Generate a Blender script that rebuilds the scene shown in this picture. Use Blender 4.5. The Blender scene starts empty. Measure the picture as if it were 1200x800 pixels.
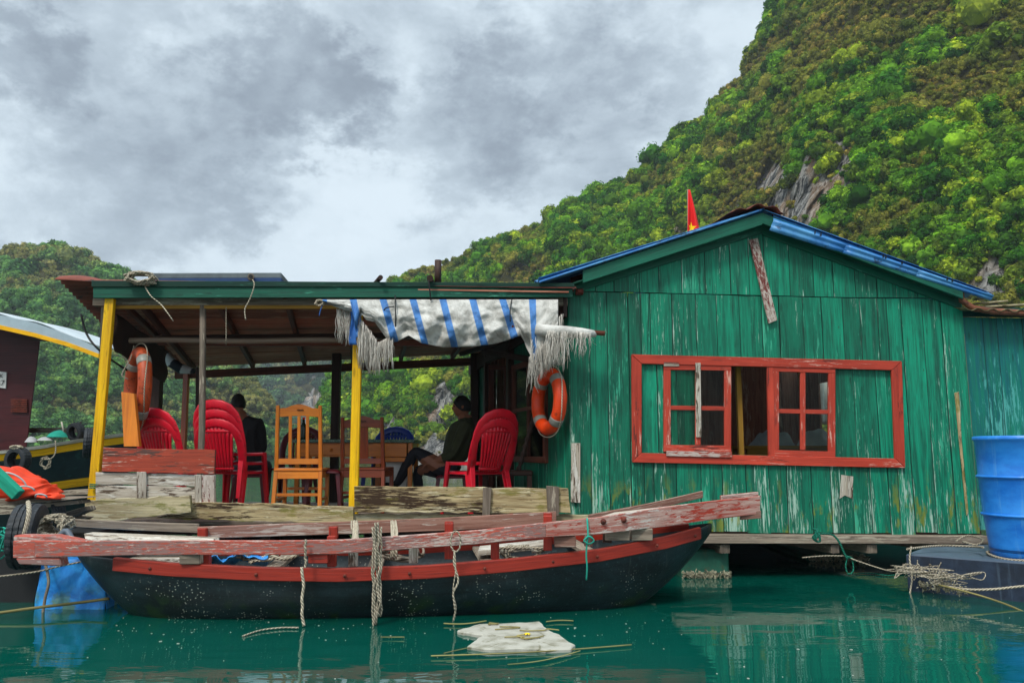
import bpy, bmesh, math, random
import numpy as np
from mathutils import Vector, Matrix, noise as mnoise
R = math.radians
rnd = random.Random(7)
scene = bpy.context.scene
COL = scene.collection

# ------------------------------------------------------------ camera, sky, sun, exposure
FPX, EYE = 933.0, 1.10
PITCH = math.atan(130.0 / FPX)
cam_d = bpy.data.cameras.new("camera"); cam = bpy.data.objects.new("camera", cam_d); COL.objects.link(cam)
cam_d.sensor_width = 36.0; cam_d.lens = 36.0 * FPX / 1200.0
cam_d.clip_start = 0.05; cam_d.clip_end = 6000
cam.location = (0, 0, EYE); cam.rotation_euler = (R(90) + PITCH, 0, 0)
scene.camera = cam

SUN_AZ, SUN_EL = R(-150), R(52)      # azimuth from +Y clockwise; behind the camera on the left
world = bpy.data.worlds.new("World"); scene.world = world; world.use_nodes = True
wt = world.node_tree; wt.nodes.clear()
def wn(t, **k):
    n = wt.nodes.new(t)
    for a, b in k.items(): setattr(n, a, b)
    return n
def ray_dir(px, py):
    u = (px - 600) / FPX; v = (400 - py) / FPX
    c, s = math.cos(PITCH), math.sin(PITCH)
    return Vector((u, c - v * s, s + v * c)).normalized()
def build_sky():
    L = wt.links.new
    sky = wn('ShaderNodeTexSky', sky_type='NISHITA', sun_disc=False)
    sky.sun_elevation = SUN_EL; sky.sun_rotation = SUN_AZ; sky.dust_density = 2.0
    b1 = wn('ShaderNodeBackground'); b1.inputs[1].default_value = 0.10; L(sky.outputs[0], b1.inputs[0])
    tc = wn('ShaderNodeTexCoord')
    mp = wn('ShaderNodeMapping'); mp.inputs['Scale'].default_value = (1, 1, 1.5); L(tc.outputs['Generated'], mp.inputs[0])
    # wobble the direction so that the cloud masses have ragged outlines
    nz = wn('ShaderNodeTexNoise'); nz.inputs['Scale'].default_value = 6.5; nz.inputs['Detail'].default_value = 10; nz.inputs['Roughness'].default_value = .66
    L(mp.outputs[0], nz.inputs['Vector'])
    sub = wn('ShaderNodeVectorMath', operation='SUBTRACT'); L(nz.outputs['Color'], sub.inputs[0]); sub.inputs[1].default_value = (.5, .5, .5)
    scl = wn('ShaderNodeVectorMath', operation='SCALE'); L(sub.outputs[0], scl.inputs[0]); scl.inputs['Scale'].default_value = 0.40
    add = wn('ShaderNodeVectorMath', operation='ADD'); L(tc.outputs['Generated'], add.inputs[0]); L(scl.outputs[0], add.inputs[1])
    total = None
    for px, py, w, amt in SKY_MASSES:
        d = ray_dir(px, py)
        dist = wn('ShaderNodeVectorMath', operation='DISTANCE'); L(add.outputs[0], dist.inputs[0]); dist.inputs[1].default_value = d
        mr = wn('ShaderNodeMapRange', interpolation_type='SMOOTHSTEP')
        mr.inputs['From Min'].default_value = w * 1.0; mr.inputs['From Max'].default_value = w * .45
        mr.inputs['To Min'].default_value = 0; mr.inputs['To Max'].default_value = amt
        L(dist.outputs['Value'], mr.inputs['Value'])
        if total is None: total = mr.outputs[0]
        else:
            a = wn('ShaderNodeMath', operation='ADD'); L(total, a.inputs[0]); L(mr.outputs[0], a.inputs[1]); total = a.outputs[0]
    n2 = wn('ShaderNodeTexNoise'); n2.inputs['Scale'].default_value = 4.2; n2.inputs['Detail'].default_value = 9; n2.inputs['Roughness'].default_value = .6; n2.inputs['Distortion'].default_value = .5
    L(mp.outputs[0], n2.inputs['Vector'])
    m2 = wn('ShaderNodeMath', operation='MULTIPLY_ADD'); L(n2.outputs[0], m2.inputs[0]); m2.inputs[1].default_value = 2.1; m2.inputs[2].default_value = -.90
    a = wn('ShaderNodeMath', operation='MULTIPLY_ADD'); L(total, a.inputs[0]); a.inputs[1].default_value = .95; L(m2.outputs[0], a.inputs[2])
    n3 = wn('ShaderNodeTexNoise'); n3.inputs['Scale'].default_value = 11.0; n3.inputs['Detail'].default_value = 8; n3.inputs['Roughness'].default_value = .6; L(mp.outputs[0], n3.inputs['Vector'])
    s3 = wn('ShaderNodeMath', operation='SUBTRACT'); L(n3.outputs[0], s3.inputs[0]); s3.inputs[1].default_value = .5
    ab = wn('ShaderNodeMath', operation='ABSOLUTE'); L(s3.outputs[0], ab.inputs[0])
    bi = wn('ShaderNodeMath', operation='MULTIPLY_ADD'); L(ab.outputs[0], bi.inputs[0]); bi.inputs[1].default_value = -1.35; L(a.outputs[0], bi.inputs[2])
    a = wn('ShaderNodeMath', operation='ADD'); L(bi.outputs[0], a.inputs[0]); a.inputs[1].default_value = .13
    am = wn('ShaderNodeMath', operation='MULTIPLY_ADD'); L(a.outputs[0], am.inputs[0]); am.inputs[1].default_value = .56; am.inputs[2].default_value = .12
    cr = wn('ShaderNodeValToRGB'); L(am.outputs[0], cr.inputs[0])
    e = cr.color_ramp.elements
    e[0].position = -0.0; e[0].color = (.47, .535, .58, 1)
    e[1].position = 1.0; e[1].color = (.125, .15, .18, 1)
    for p, c in ((.22, (.42, .485, .53, 1)), (.42, (.31, .365, .41, 1)), (.62, (.225, .268, .31, 1)), (.8, (.165, .198, .235, 1))):
        x = e.new(p); x.color = c
    b2 = wn('ShaderNodeBackground'); L(cr.outputs[0], b2.inputs[0])     # an overcast sky is brightest overhead
    sz_ = wn('ShaderNodeSeparateXYZ'); L(tc.outputs['Generated'], sz_.inputs[0]); ze = wn('ShaderNodeMapRange'); L(sz_.outputs[2], ze.inputs[0])
    ze.inputs['From Min'].default_value = .5; ze.inputs['From Max'].default_value = 1.0; ze.inputs['To Min'].default_value = 1.0; ze.inputs['To Max'].default_value = 2.6; L(ze.outputs[0], b2.inputs[1])
    mx = wn('ShaderNodeMixShader'); mx.inputs[0].default_value = .93; L(b1.outputs[0], mx.inputs[1]); L(b2.outputs[0], mx.inputs[2])
    out = wn('ShaderNodeOutputWorld'); L(mx.outputs[0], out.inputs[0])
SKY_MASSES = [(345, 92, .125, .62), (400, 120, .10, .3), (25, 75, .10, .62), (130, 30, .1, .3), (200, 205, .16, .42), (90, 210, .15, .38), (260, 255, .07, .3),
              (560, 165, .12, .45), (660, 150, .14, .4), (740, 90, .1, .25), (500, 60, .08, -.1), (420, 240, .1, -.25), (120, 130, .07, -.25),
              (20, 260, .1, .25), (600, 20, .2, .12), (330, 300, .1, -.1), (800, -200, .4, .3), (200, -260, .4, .35)]
build_sky()
sun_d = bpy.data.lights.new("sun", 'SUN'); sun = bpy.data.objects.new("sun", sun_d); COL.objects.link(sun)
sun_d.energy = 1.5; sun_d.angle = R(12); sun_d.color = (1.0, .955, .88)
sdir = Vector((math.sin(SUN_AZ) * math.cos(SUN_EL), math.cos(SUN_AZ) * math.cos(SUN_EL), math.sin(SUN_EL)))
sun.rotation_euler = (-sdir).to_track_quat('-Z', 'Y').to_euler()
scene.view_settings.view_transform = 'Standard'; scene.view_settings.look = 'None'
scene.view_settings.exposure = 0.86; scene.view_settings.gamma = 1
scene.render.engine = 'CYCLES'
scene.cycles.max_bounces = 8; scene.cycles.diffuse_bounces = 4; scene.cycles.glossy_bounces = 3

# ------------------------------------------------------------ measuring helpers
def P(px, py, Y):
    u = (px - 600) / FPX; v = (400 - py) / FPX
    c, s = math.cos(PITCH), math.sin(PITCH)
    d = Vector((u, c - v * s, s + v * c)); return Vector((0, 0, EYE)) + d * (Y / d.y)
def PZ(px, py, z):
    u = (px - 600) / FPX; v = (400 - py) / FPX
    c, s = math.cos(PITCH), math.sin(PITCH)
    d = Vector((u, c - v * s, s + v * c)); return Vector((0, 0, EYE)) + d * ((z - EYE) / d.z)
def to_px(p):
    c, s = math.cos(PITCH), math.sin(PITCH)
    y = p[1] * c + (p[2] - EYE) * s; w = -p[1] * s + (p[2] - EYE) * c
    return 600 + FPX * p[0] / y, 400 - FPX * w / y
class Plane:                      # an upright plane: s runs along it, z up, d towards the viewer's side
    def __init__(s, p0, p1):
        s.o = Vector((p0[0], p0[1], 0)); a = Vector((p1[0] - p0[0], p1[1] - p0[1], 0)); s.len = a.length
        s.a = a.normalized(); s.n = Vector((s.a.y, -s.a.x, 0))
    def at(s, px, py, d=0):
        u = (px - 600) / FPX; v = (400 - py) / FPX; c, q = math.cos(PITCH), math.sin(PITCH)
        r = Vector((u, c - v * q, q + v * c)); e = Vector((0, 0, EYE))
        o = s.o + s.n * d; t = (o - e).dot(s.n) / r.dot(s.n); p = e + r * t
        return ((p - s.o).dot(s.a), p.z)
    def pt(s, a, z, d=0): return s.o + s.a * a + s.n * d + Vector((0, 0, z))
    def px(s, px, py, d=0):
        a, z = s.at(px, py, d); return s.pt(a, z, d)

def lin(h):
    h = h.lstrip('#'); c = [int(h[i:i + 2], 16) / 255 for i in (0, 2, 4)]
    return tuple(x / 12.92 if x <= .04045 else ((x + .055) / 1.055) ** 2.4 for x in c) + (1,)

# ------------------------------------------------------------ mesh builder
class MB:
    def __init__(s): s.v = []; s.f = []; s.uv = []; s.t = []; s.sm = []; s.tn = .5; s.off = (0, 0)
    def rand(s): s.tn = rnd.random(); s.off = (rnd.uniform(0, 40), rnd.uniform(0, 40))
    def face(s, idx, U=None, smooth=False, uv=None):
        s.f.append(tuple(idx)); s.t.append(s.tn); s.sm.append(smooth)
        if uv is None:
            p = [s.v[i] for i in idx]; n = Vector((0, 0, 0))
            for i in range(len(p)):
                n += p[i].cross(p[(i + 1) % len(p)])
            n = (p[1] - p[0]).cross(p[-1] - p[0]) if n.length < 1e-12 else n
            n = n.normalized() if n.length > 0 else Vector((0, 0, 1))
            U = U or Vector((1, 0, 0))
            if abs(n.dot(U)) > .9: U = Vector((0, 0, 1)) if abs(n.z) < .9 else Vector((0, 1, 0))
            V = n.cross(U)
            uv = [(q.dot(U) + s.off[0], q.dot(V) + s.off[1]) for q in p]
        s.uv.append(uv)
    def add(s, pts):
        b = len(s.v); s.v += [Vector(p) for p in pts]; return b
    def hexa(s, q, U=None, rand=True):      # q: 4 bottom + 4 top corners
        if rand: s.rand()
        b = s.add(q)
        if U is None: U = max(((Vector(q[1]) - Vector(q[0])), (Vector(q[3]) - Vector(q[0])), (Vector(q[4]) - Vector(q[0]))), key=lambda x: x.length).normalized()
        for f in ((3, 2, 1, 0), (4, 5, 6, 7), (0, 1, 5, 4), (1, 2, 6, 5), (2, 3, 7, 6), (3, 0, 4, 7)): s.face([b + i for i in f], U)
    def box(s, c, size, M=None, rand=True):
        c = Vector(c); hx, hy, hz = [x / 2 for x in size]; M = M or Matrix.Identity(3)
        q = [c + M @ Vector(p) for p in ((-hx, -hy, -hz), (hx, -hy, -hz), (hx, hy, -hz), (-hx, hy, -hz), (-hx, -hy, hz), (hx, -hy, hz), (hx, hy, hz), (-hx, hy, hz))]
        s.hexa(q, rand=rand)
    def beam(s, p0, p1, w, h, up=(0, 0, 1), rand=True, w1=None, h1=None):    # w across, h along up
        p0, p1 = Vector(p0), Vector(p1); d = (p1 - p0).normalized(); up = Vector(up)
        sd = d.cross(up)
        if sd.length < 1e-4: sd = d.cross(Vector((0, 1, 0)))
        sd.normalize(); up = sd.cross(d)
        w1 = w if w1 is None else w1; h1 = h if h1 is None else h1
        a = [p0 + sd * (x * w / 2) + up * (y * h / 2) for x, y in ((-1, -1), (1, -1), (1, 1), (-1, 1))]
        b = [p1 + sd * (x * w1 / 2) + up * (y * h1 / 2) for x, y in ((-1, -1), (1, -1), (1, 1), (-1, 1))]
        s.hexa([a[0], b[0], b[1], a[1], a[3], b[3], b[2], a[2]], d, rand)
    def prism(s, pts, vec, U=None, rand=True):      # pts: outline, vec: extrusion
        if rand: s.rand()
        pts = [Vector(p) for p in pts]; vec = Vector(vec); n = len(pts)
        b = s.add(pts + [p + vec for p in pts])
        if U is None: U = max((pts[(i + 1) % n] - pts[i] for i in range(n)), key=lambda x: x.length).normalized()
        s.face(range(b, b + n), U); s.face(range(b + 2 * n - 1, b + n - 1, -1), U)
        for i in range(n):
            j = (i + 1) % n; s.face((b + j, b + i, b + n + i, b + n + j), U)
    def tube(s, pts, r, n=6, closed=False, flat=1.0, up=None, caps=True, rand=True, smooth=True):
        if rand: s.rand()
        pts = [Vector(p) for p in pts]; m = len(pts)
        r = r if hasattr(r, '__len__') else [r] * m
        prev = None; rings = []; L = 0; Ls = []
        for i in range(m):
            if closed: d = pts[(i + 1) % m] - pts[i - 1]
            else: d = pts[min(i + 1, m - 1)] - pts[max(i - 1, 0)]
            d = d.normalized() if d.length > 0 else Vector((0, 0, 1))
            if prev is None:
                u0 = Vector(up) if up else (Vector((0, 0, 1)) if abs(d.z) < .9 else Vector((0, 1, 0)))
            else: u0 = Vector(up) if up else prev
            u = (u0 - d * u0.dot(d)); u = u.normalized() if u.length > 1e-5 else d.orthogonal().normalized()
            prev = u; w = d.cross(u)
            if i: L += (pts[i] - pts[i - 1]).length
            Ls.append(L)
            rings.append(s.add([pts[i] + u * (math.cos(2 * math.pi * k / n) * r[i] * flat) + w * (math.sin(2 * math.pi * k / n) * r[i]) for k in range(n)]))
        tot = m if closed else m - 1
        for i in range(tot):
            a, b = rings[i], rings[(i + 1) % m]; ua = Ls[i]; ub = Ls[i + 1] if i + 1 < m else L + (pts[0] - pts[-1]).length
            for k in range(n):
                k2 = (k + 1) % n; R_ = 2 * math.pi * r[i] / n
                s.face((a + k, a + k2, b + k2, b + k), smooth=smooth, uv=[(ua + s.off[0], k * R_ + s.off[1]), (ua + s.off[0], (k + 1) * R_ + s.off[1]), (ub + s.off[0], (k + 1) * R_ + s.off[1]), (ub + s.off[0], k * R_ + s.off[1])])
        if caps and not closed:
            s.face([rings[0] + k for k in range(n)][::-1]); s.face([rings[-1] + k for k in range(n)])
    def grid(s, fn, nu, nv, smooth=True, wrap=False, uvs=(1, 1), rand=True):
        if rand: s.rand()
        b = s.add([fn(i / nu, j / nv) for j in range(nv + 1) for i in range(nu + 1)])
        for j in range(nv):
            for i in range(nu):
                q = (b + j * (nu + 1) + i, b + j * (nu + 1) + i + 1, b + (j + 1) * (nu + 1) + i + 1, b + (j + 1) * (nu + 1) + i)
                s.face(q, smooth=smooth, uv=[(x / nu * uvs[0], y / nv * uvs[1]) for x, y in ((i, j), (i + 1, j), (i + 1, j + 1), (i, j + 1))])
    def lathe(s, c, prof, n=32, smooth=True, axis=None):
        s.rand(); c = Vector(c); M = axis or Matrix.Identity(3); rings = []
        for r, z in prof: rings.append(s.add([c + M @ Vector((r * math.cos(2 * math.pi * k / n), r * math.sin(2 * math.pi * k / n), z)) for k in range(n)]))
        L = 0
        for i in range(len(rings) - 1):
            a, b = rings[i], rings[i + 1]; dl = math.hypot(prof[i + 1][0] - prof[i][0], prof[i + 1][1] - prof[i][1])
            rr = max(prof[i][0], .05)
            for k in range(n):
                k2 = (k + 1) % n; t0, t1 = 2 * math.pi * k / n * rr, 2 * math.pi * (k + 1) / n * rr
                s.face((a + k, a + k2, b + k2, b + k), smooth=smooth, uv=[(L, t0), (L, t1), (L + dl, t1), (L + dl, t0)])
            L += dl
    def build(s, name, mat, parent=None, bevel=0, solid=0, origin=None, subsurf=0):
        me = bpy.data.meshes.new(name)
        org = Vector(origin) if origin is not None else Vector((0, 0, 0))
        me.from_pydata([tuple(p - org) for p in s.v], [], s.f)
        uvl = me.uv_layers.new(name="UVMap")
        flat = [c for f in s.uv for uv in f for c in uv]
        uvl.data.foreach_set('uv', flat)
        at = me.attributes.new('tone', 'FLOAT', 'FACE'); at.data.foreach_set('value', s.t)
        me.polygons.foreach_set('use_smooth', s.sm)
        me.materials.append(mat); me.validate(); me.update()
        o = bpy.data.objects.new(name, me); COL.objects.link(o)
        o.location = org
        if parent is not None:
            o.parent = parent
            if origin is not None:
                o.location = org - world_loc(parent)
            else: o.location = Vector((0, 0, 0)) if is_local(parent) else -world_loc(parent)
        if solid:
            m = o.modifiers.new('solid', 'SOLIDIFY'); m.thickness = solid; m.offset = 0
        if bevel:
            m = o.modifiers.new('bevel', 'BEVEL'); m.width = bevel; m.segments = 1; m.limit_method = 'ANGLE'; m.angle_limit = R(50)
        if subsurf:
            m = o.modifiers.new('sub', 'SUBSURF'); m.levels = subsurf; m.render_levels = subsurf
        return o
def world_loc(o):
    l = Vector(o.location); p = o.parent
    while p is not None: l += Vector(p.location); p = p.parent
    return l
LOCAL = set()
def is_local(o):
    while o.parent is not None: o = o.parent
    return o.name in LOCAL
def tag(o, label=None, cat=None, group=None, kind=None):
    if label: o['label'] = label
    if cat: o['category'] = cat
    if group: o['group'] = group
    if kind: o['kind'] = kind
    return o
def thing(name, label, cat, loc=(0, 0, 0), rz=0, group=None, local=False):
    o = bpy.data.objects.new(name, None); COL.objects.link(o); o.empty_display_size = .1
    o.location = loc
    if local: LOCAL.add(o.name); o.rotation_euler = (0, 0, rz)
    return tag(o, label, cat, group)
KIDS = {}
def kids(o): return [c for c in bpy.data.objects if c.parent == o]
def copy_tree(o, parent=None):
    ch = kids(o); c = o.copy(); COL.objects.link(c); c.parent = parent
    for x in ch: copy_tree(x, c)
    return c

# ------------------------------------------------------------ materials
def strip_uv(L0, L1, k, per, off): return [(L0 + off[0], per[k] + off[1]), (L0 + off[0], per[k + 1] + off[1]), (L1 + off[0], per[k + 1] + off[1]), (L1 + off[0], per[k] + off[1])]
class NT:
    def __init__(s, name):
        s.m = bpy.data.materials.new(name); s.m.use_nodes = True; s.t = s.m.node_tree; s.t.nodes.clear()
        s.out = s.t.nodes.new('ShaderNodeOutputMaterial')
    def n(s, ty, props=None, **inp):
        n = s.t.nodes.new('ShaderNode' + ty)
        for k, v in (props or {}).items(): setattr(n, k, v)
        for k, v in inp.items():
            k = k.replace('_', ' ') if k.replace('_', ' ') in n.inputs else k
            key = int(k[1:]) if k[0] == 'i' and k[1:].isdigit() else k
            s.set(n.inputs[key], v)
        return n
    def set(s, sock, v):
        if hasattr(v, 'is_output') or isinstance(v, bpy.types.NodeSocket): s.t.links.new(v, sock)
        else: sock.default_value = v
    def math(s, op, a, b=0.0, c=None, clamp=False):
        n = s.n('Math', {'operation': op, 'use_clamp': clamp}); s.set(n.inputs[0], a); s.set(n.inputs[1], b)
        if c is not None: s.set(n.inputs[2], c)
        return n.outputs[0]
    def mix(s, f, a, b, mode='MIX'):
        n = s.n('Mix', {'data_type': 'RGBA', 'blend_type': mode}); s.set(n.inputs[0], f); s.set(n.inputs[6], a); s.set(n.inputs[7], b); return n.outputs[2]
    def noise(s, vec, scale=1, detail=4, rough=.55, dist=0):
        n = s.n('TexNoise', Vector=vec, Scale=scale, Detail=detail, Roughness=rough, Distortion=dist); return n.outputs[0]
    def map(s, vec, scale=(1, 1, 1), loc=(0, 0, 0), rot=(0, 0, 0)):
        n = s.n('Mapping'); s.set(n.inputs[0], vec); n.inputs['Scale'].default_value = scale; n.inputs['Location'].default_value = loc; n.inputs['Rotation'].default_value = rot; return n.outputs[0]
    def step(s, v, lo, hi, a=0., b=1.):
        n = s.n('MapRange', {'interpolation_type': 'SMOOTHSTEP'}); s.set(n.inputs[0], v); n.inputs[1].default_value = lo; n.inputs[2].default_value = hi; n.inputs[3].default_value = a; n.inputs[4].default_value = b; return n.outputs[0]
    def bsdf(s, col, rough=.7, bump=None, bs=.3, bd=.01, metal=0, spec=.4, **kw):
        b = s.n('BsdfPrincipled'); s.set(b.inputs['Base Color'], col); s.set(b.inputs['Roughness'], rough); b.inputs['Metallic'].default_value = metal
        b.inputs['Specular IOR Level'].default_value = spec
        if bump is not None:
            bn = s.n('Bump'); s.set(bn.inputs['Height'], bump); bn.inputs['Strength'].default_value = bs; bn.inputs['Distance'].default_value = bd; s.t.links.new(bn.outputs[0], b.inputs['Normal'])
        for k, v in kw.items(): s.set(b.inputs[k.replace('_', ' ')], v)
        s.t.links.new(b.outputs[0], s.out.inputs[0]); s.b = b; return s.m
def mul(c, k): return (c[0] * k, c[1] * k, c[2] * k, 1)
def wood(name, base, alt=None, chip=None, chip_amt=.5, moss=None, moss_amt=.5, dark=.45, rough=.75, tone=.35, grain=1.0, cscale=(5, 45), bs=.5, moss_z=None, sheen=.3, edge=False):
    t = NT(name); uv0 = t.n('UVMap').outputs[0]; tn = t.n('Attribute', {'attribute_name': 'tone'}).outputs['Fac']; uv = uv0
    if edge:
        sp_ = t.n('SeparateXYZ', Vector=uv0); cb = t.n('CombineXYZ'); t.set(cb.inputs[0], t.math('MULTIPLY_ADD', tn, 31.0, sp_.outputs[0])); t.set(cb.inputs[1], t.math('MULTIPLY_ADD', tn, 57.0, sp_.outputs[1])); uv = cb.outputs[0]
        ed = t.step(sp_.outputs[1], -.022, -.002); ed2 = t.step(sp_.outputs[1], -.007, -.001); zz = t.n('SeparateXYZ', Vector=t.n('NewGeometry').outputs['Position']).outputs[2]
    base = lin(base) if isinstance(base, str) else base
    alt = mul(base, .6) if alt is None else (lin(alt) if isinstance(alt, str) else alt)
    g1 = t.noise(t.map(uv, (1.6 * grain, 34 * grain, 1)), 1, 6, .65, 1.2)
    g2 = t.noise(t.map(uv, (3 * grain, 120 * grain, 1)), 1, 4, .6, .6)
    big = t.noise(t.map(uv, (1.3, 5, 1)), 1, 4, .6)
    col = t.mix(t.step(g1, .32, .68), base, alt)
    col = t.mix(t.math('MULTIPLY', t.step(big, .45, .75), .55), col, mul(base, 1.35))
    col = t.mix(t.step(g2, .56, .70), col, t.mix(dark, col, (.008, .008, .008, 1)))
    kn = t.n('TexVoronoi', Vector=t.map(uv, (2.2, 9, 1)), Scale=1.0)        # knots
    col = t.mix(t.math('MULTIPLY', t.step(kn.outputs[0], .13, .05), .55), col, mul(base, .22))
    tm = t.math('MULTIPLY_ADD', tn, tone * 2, 1 - tone)
    comb = t.n('CombineColor'); [t.set(comb.inputs[i], tm) for i in range(3)]
    col = t.mix(1.0, col, comb.outputs[0], 'MULTIPLY')
    h = t.math('ADD', t.math('MULTIPLY', g1, .6), t.math('MULTIPLY', g2, .7))
    if chip is not None:
        chips = chip if isinstance(chip, list) else [chip]
        for i, ch in enumerate(chips):
            c1 = t.noise(t.map(uv, (cscale[0], cscale[1], 1), (7 * i + 3, 0, 0)), 1, 7, .72, .4)
            c2 = t.noise(t.map(uv, (.9, 4, 1), (0, 11 * i, 0)), 1, 3, .5)
            th = .86 - .34 * chip_amt
            v = t.math('MULTIPLY_ADD', c2, .55, t.math('MULTIPLY', c1, .75))
            if edge: v = t.math('ADD', v, t.math('MULTIPLY', ed, .055)); v = t.math('ADD', v, t.step(zz, .95, .5, 0, .05))
            m = t.step(v, th - .035, th + .02)
            cc = t.mix(g1, mul(lin(ch), .75), lin(ch))
            col = t.mix(m, col, cc); h = t.math('SUBTRACT', h, t.math('MULTIPLY', m, .35))
    if moss is not None:
        mn = t.noise(t.map(uv, (3, 9, 1), (5, 5, 0)), 1, 6, .65)
        m = t.step(mn, .62 - .2 * moss_amt, .72 - .2 * moss_amt)
        if moss_z is not None:
            z = t.n('SeparateXYZ', Vector=t.n('NewGeometry').outputs['Position']).outputs[2]
            m = t.math('MULTIPLY', m, t.step(z, moss_z[1], moss_z[0]))
        col = t.mix(t.math('MULTIPLY', m, .8), col, lin(moss))
    if edge:
        col = t.mix(t.math('MULTIPLY', ed2, .75), col, (.004, .012, .010, 1))
        gr = t.noise(t.map(uv, (.8, 14, 1), (9, 3, 0)), 1, 6, .7); col = t.mix(t.math('MULTIPLY', t.step(gr, .52, .68), .55), col, (.010, .030, .022, 1))
        dots = t.n('TexVoronoi', Vector=t.map(uv, (2.4, 11, 1)), Scale=1.0, Randomness=.6); col = t.mix(t.math('MULTIPLY', t.step(dots.outputs[0], .045, .03), .8), col, (.03, .012, .006, 1))
    return t.bsdf(col, rough, h, bs, .006, spec=sheen)
def plain(name, c, rough=.5, var=.25, scale=6, bump=.15, metal=0, spec=.4, dirt=None, dirt_amt=.5, bd=.004, obj=False, **kw):
    t = NT(name); co = t.n('TexCoord').outputs['Object']
    c = lin(c) if isinstance(c, str) else c
    n1 = t.noise(co, scale, 6, .65); n2 = t.noise(co, scale * 9, 3, .6)
    col = t.mix(t.step(n1, .3, .7), mul(c, 1 - var), mul(c, 1 + var * .6))
    if dirt: col = t.mix(t.math('MULTIPLY', t.step(t.noise(co, scale * 2.3, 8, .7), .62 - .2 * dirt_amt, .74 - .2 * dirt_amt), .8), col, lin(dirt))
    rg = t.math('MULTIPLY_ADD', n1, .25, rough - .1)
    return t.bsdf(col, rg, t.math('ADD', n1, t.math('MULTIPLY', n2, .5)), bump, bd, metal, spec, **kw)
def ropemat(name, c, c2):
    t = NT(name); uv = t.n('UVMap').outputs[0]; sp = t.n('SeparateXYZ', Vector=uv); tn = t.n('Attribute', {'attribute_name': 'tone'}).outputs['Fac']
    w = t.math('FRACT', t.math('MULTIPLY_ADD', sp.outputs[0], 38.0, t.math('MULTIPLY', sp.outputs[1], 44.0))); h = t.math('SUBTRACT', 1, t.math('ABSOLUTE', t.math('MULTIPLY_ADD', w, 2.0, -1.0)))
    n = t.noise(t.map(uv, (5, 30, 1)), 1, 5, .7); col = t.mix(t.step(h, .0, .5), lin(c2), lin(c)); col = t.mix(t.step(n, .5, .7), col, mul(lin(c2), 1.2)); comb = t.n('CombineColor'); tm = t.math('MULTIPLY_ADD', tn, .5, .72); [t.set(comb.inputs[i], tm) for i in range(3)]
    return t.bsdf(t.mix(1.0, col, comb.outputs[0], 'MULTIPLY'), .9, h, .9, .006, spec=.2)
M = {}
M['green_wall'] = wood('green painted boards', '#047f60', '#03503e', edge=True, chip=['#3fae8b', '#a9c9b6'], chip_amt=.20, moss='#7c7f1e', moss_amt=.42, moss_z=(.55, 1.0), dark=.7, tone=.34, cscale=(4.0, 60), rough=.55)
M['teal_wall'] = wood('teal blue painted boards', '#06705c', '#085b62', edge=True, chip=['#4fa9a0'], chip_amt=.34, dark=.5, tone=.25, rough=.6)
M['green_trim'] = wood('dark green trim paint', '#0b5a45', '#084536', chip=['#3f9a7d'], chip_amt=.2, dark=.5, tone=.2, rough=.55)
M['red_frame'] = wood('brick red window paint', '#b8402c', '#a03322', chip=['#d9a594', '#6b2a20'], chip_amt=.28, dark=.4, tone=.15, rough=.6)
M['red_board'] = wood('faded red painted board', '#a8452f', '#8c3a28', chip=['#c9b2a0', '#5b4038'], chip_amt=.46, dark=.5, tone=.15)
M['boat_red'] = wood('worn red boat paint', '#a8493a', '#8f4a3e', chip=['#c4b2a8', '#93706a'], chip_amt=.54, dark=.5, tone=.2, cscale=(11, 60))
M['strake_red'] = wood('red gunwale paint', '#9e3020', '#83261b', chip=['#5a2a22'], chip_amt=.25, dark=.4, tone=.12, rough=.5)
M['boat_wood2'] = wood('bleached pinkish rail', '#b29489', '#93493d', chip=['#a83a2a', '#d0c6bd'], chip_amt=.46, dark=.5, tone=.12, cscale=(9, 55))
M['boat_wood'] = wood('pinkish weathered planks', '#8d6a5c', '#70493d', chip=['#b9a79a'], chip_amt=.42, dark=.5, tone=.25)
M['white_wood'] = wood('flaking white boards', '#b5ad9f', '#8f8474', chip=['#5a4a3c', '#d5d0c4'], chip_amt=.44, dark=.75, tone=.2, cscale=(5, 30))
M['mossy'] = wood('mossy old plank', '#b5a884', '#7d6e50', chip=['#c4bb9c', '#4a3d28'], chip_amt=.38, moss='#6b6c2a', moss_amt=.5, dark=.7, tone=.12, grain=.8, bs=.8)
M['mossy2'] = wood('rotting yellowish board', '#c4b186', '#77603c', chip=['#d6c9a4', '#3d2a18'], chip_amt=.42, moss='#77702a', moss_amt=.42, dark=.85, tone=.12, grain=.75, bs=.9)
M['old_wood'] = wood('grey weathered wood', '#877a6b', '#5c5045', chip=['#b3a894'], chip_amt=.35, dark=.6, tone=.3)
M['dark_wood'] = wood('dark brown timber', '#3d271e', '#281812', dark=.6, tone=.3, rough=.6)
M['brown_wood'] = wood('reddish brown timber', '#6e3b2a', '#4c261b', dark=.5, tone=.3, rough=.6)
M['orange_wood'] = wood('varnished orange wood', '#cf7a1e', '#b8621a', dark=.25, tone=.12, rough=.32, sheen=.5, bs=.15)
M['redbrown_wood'] = wood('varnished red brown wood', '#8a3c1c', '#6d2c15', dark=.3, tone=.12, rough=.35, sheen=.5, bs=.15)
M['yellow_wood'] = wood('pale yellow pine', '#b08432', '#93691f', dark=.3, tone=.2)
M['yellow_paint'] = wood('yellow post paint', '#e3b400', '#c99400', chip=['#5a4a14'], chip_amt=.2, dark=.55, tone=.05, cscale=(14, 40), rough=.5)
M['cable_black'] = plain('black rubber', '#0c0d0e', .5)
M['deck_wood'] = wood('grey deck boards', '#7c6e62', '#57493f', chip=['#b8ac9c'], chip_amt=.35, moss='#4d5a26', moss_amt=.2, dark=.6, tone=.3)
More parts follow.
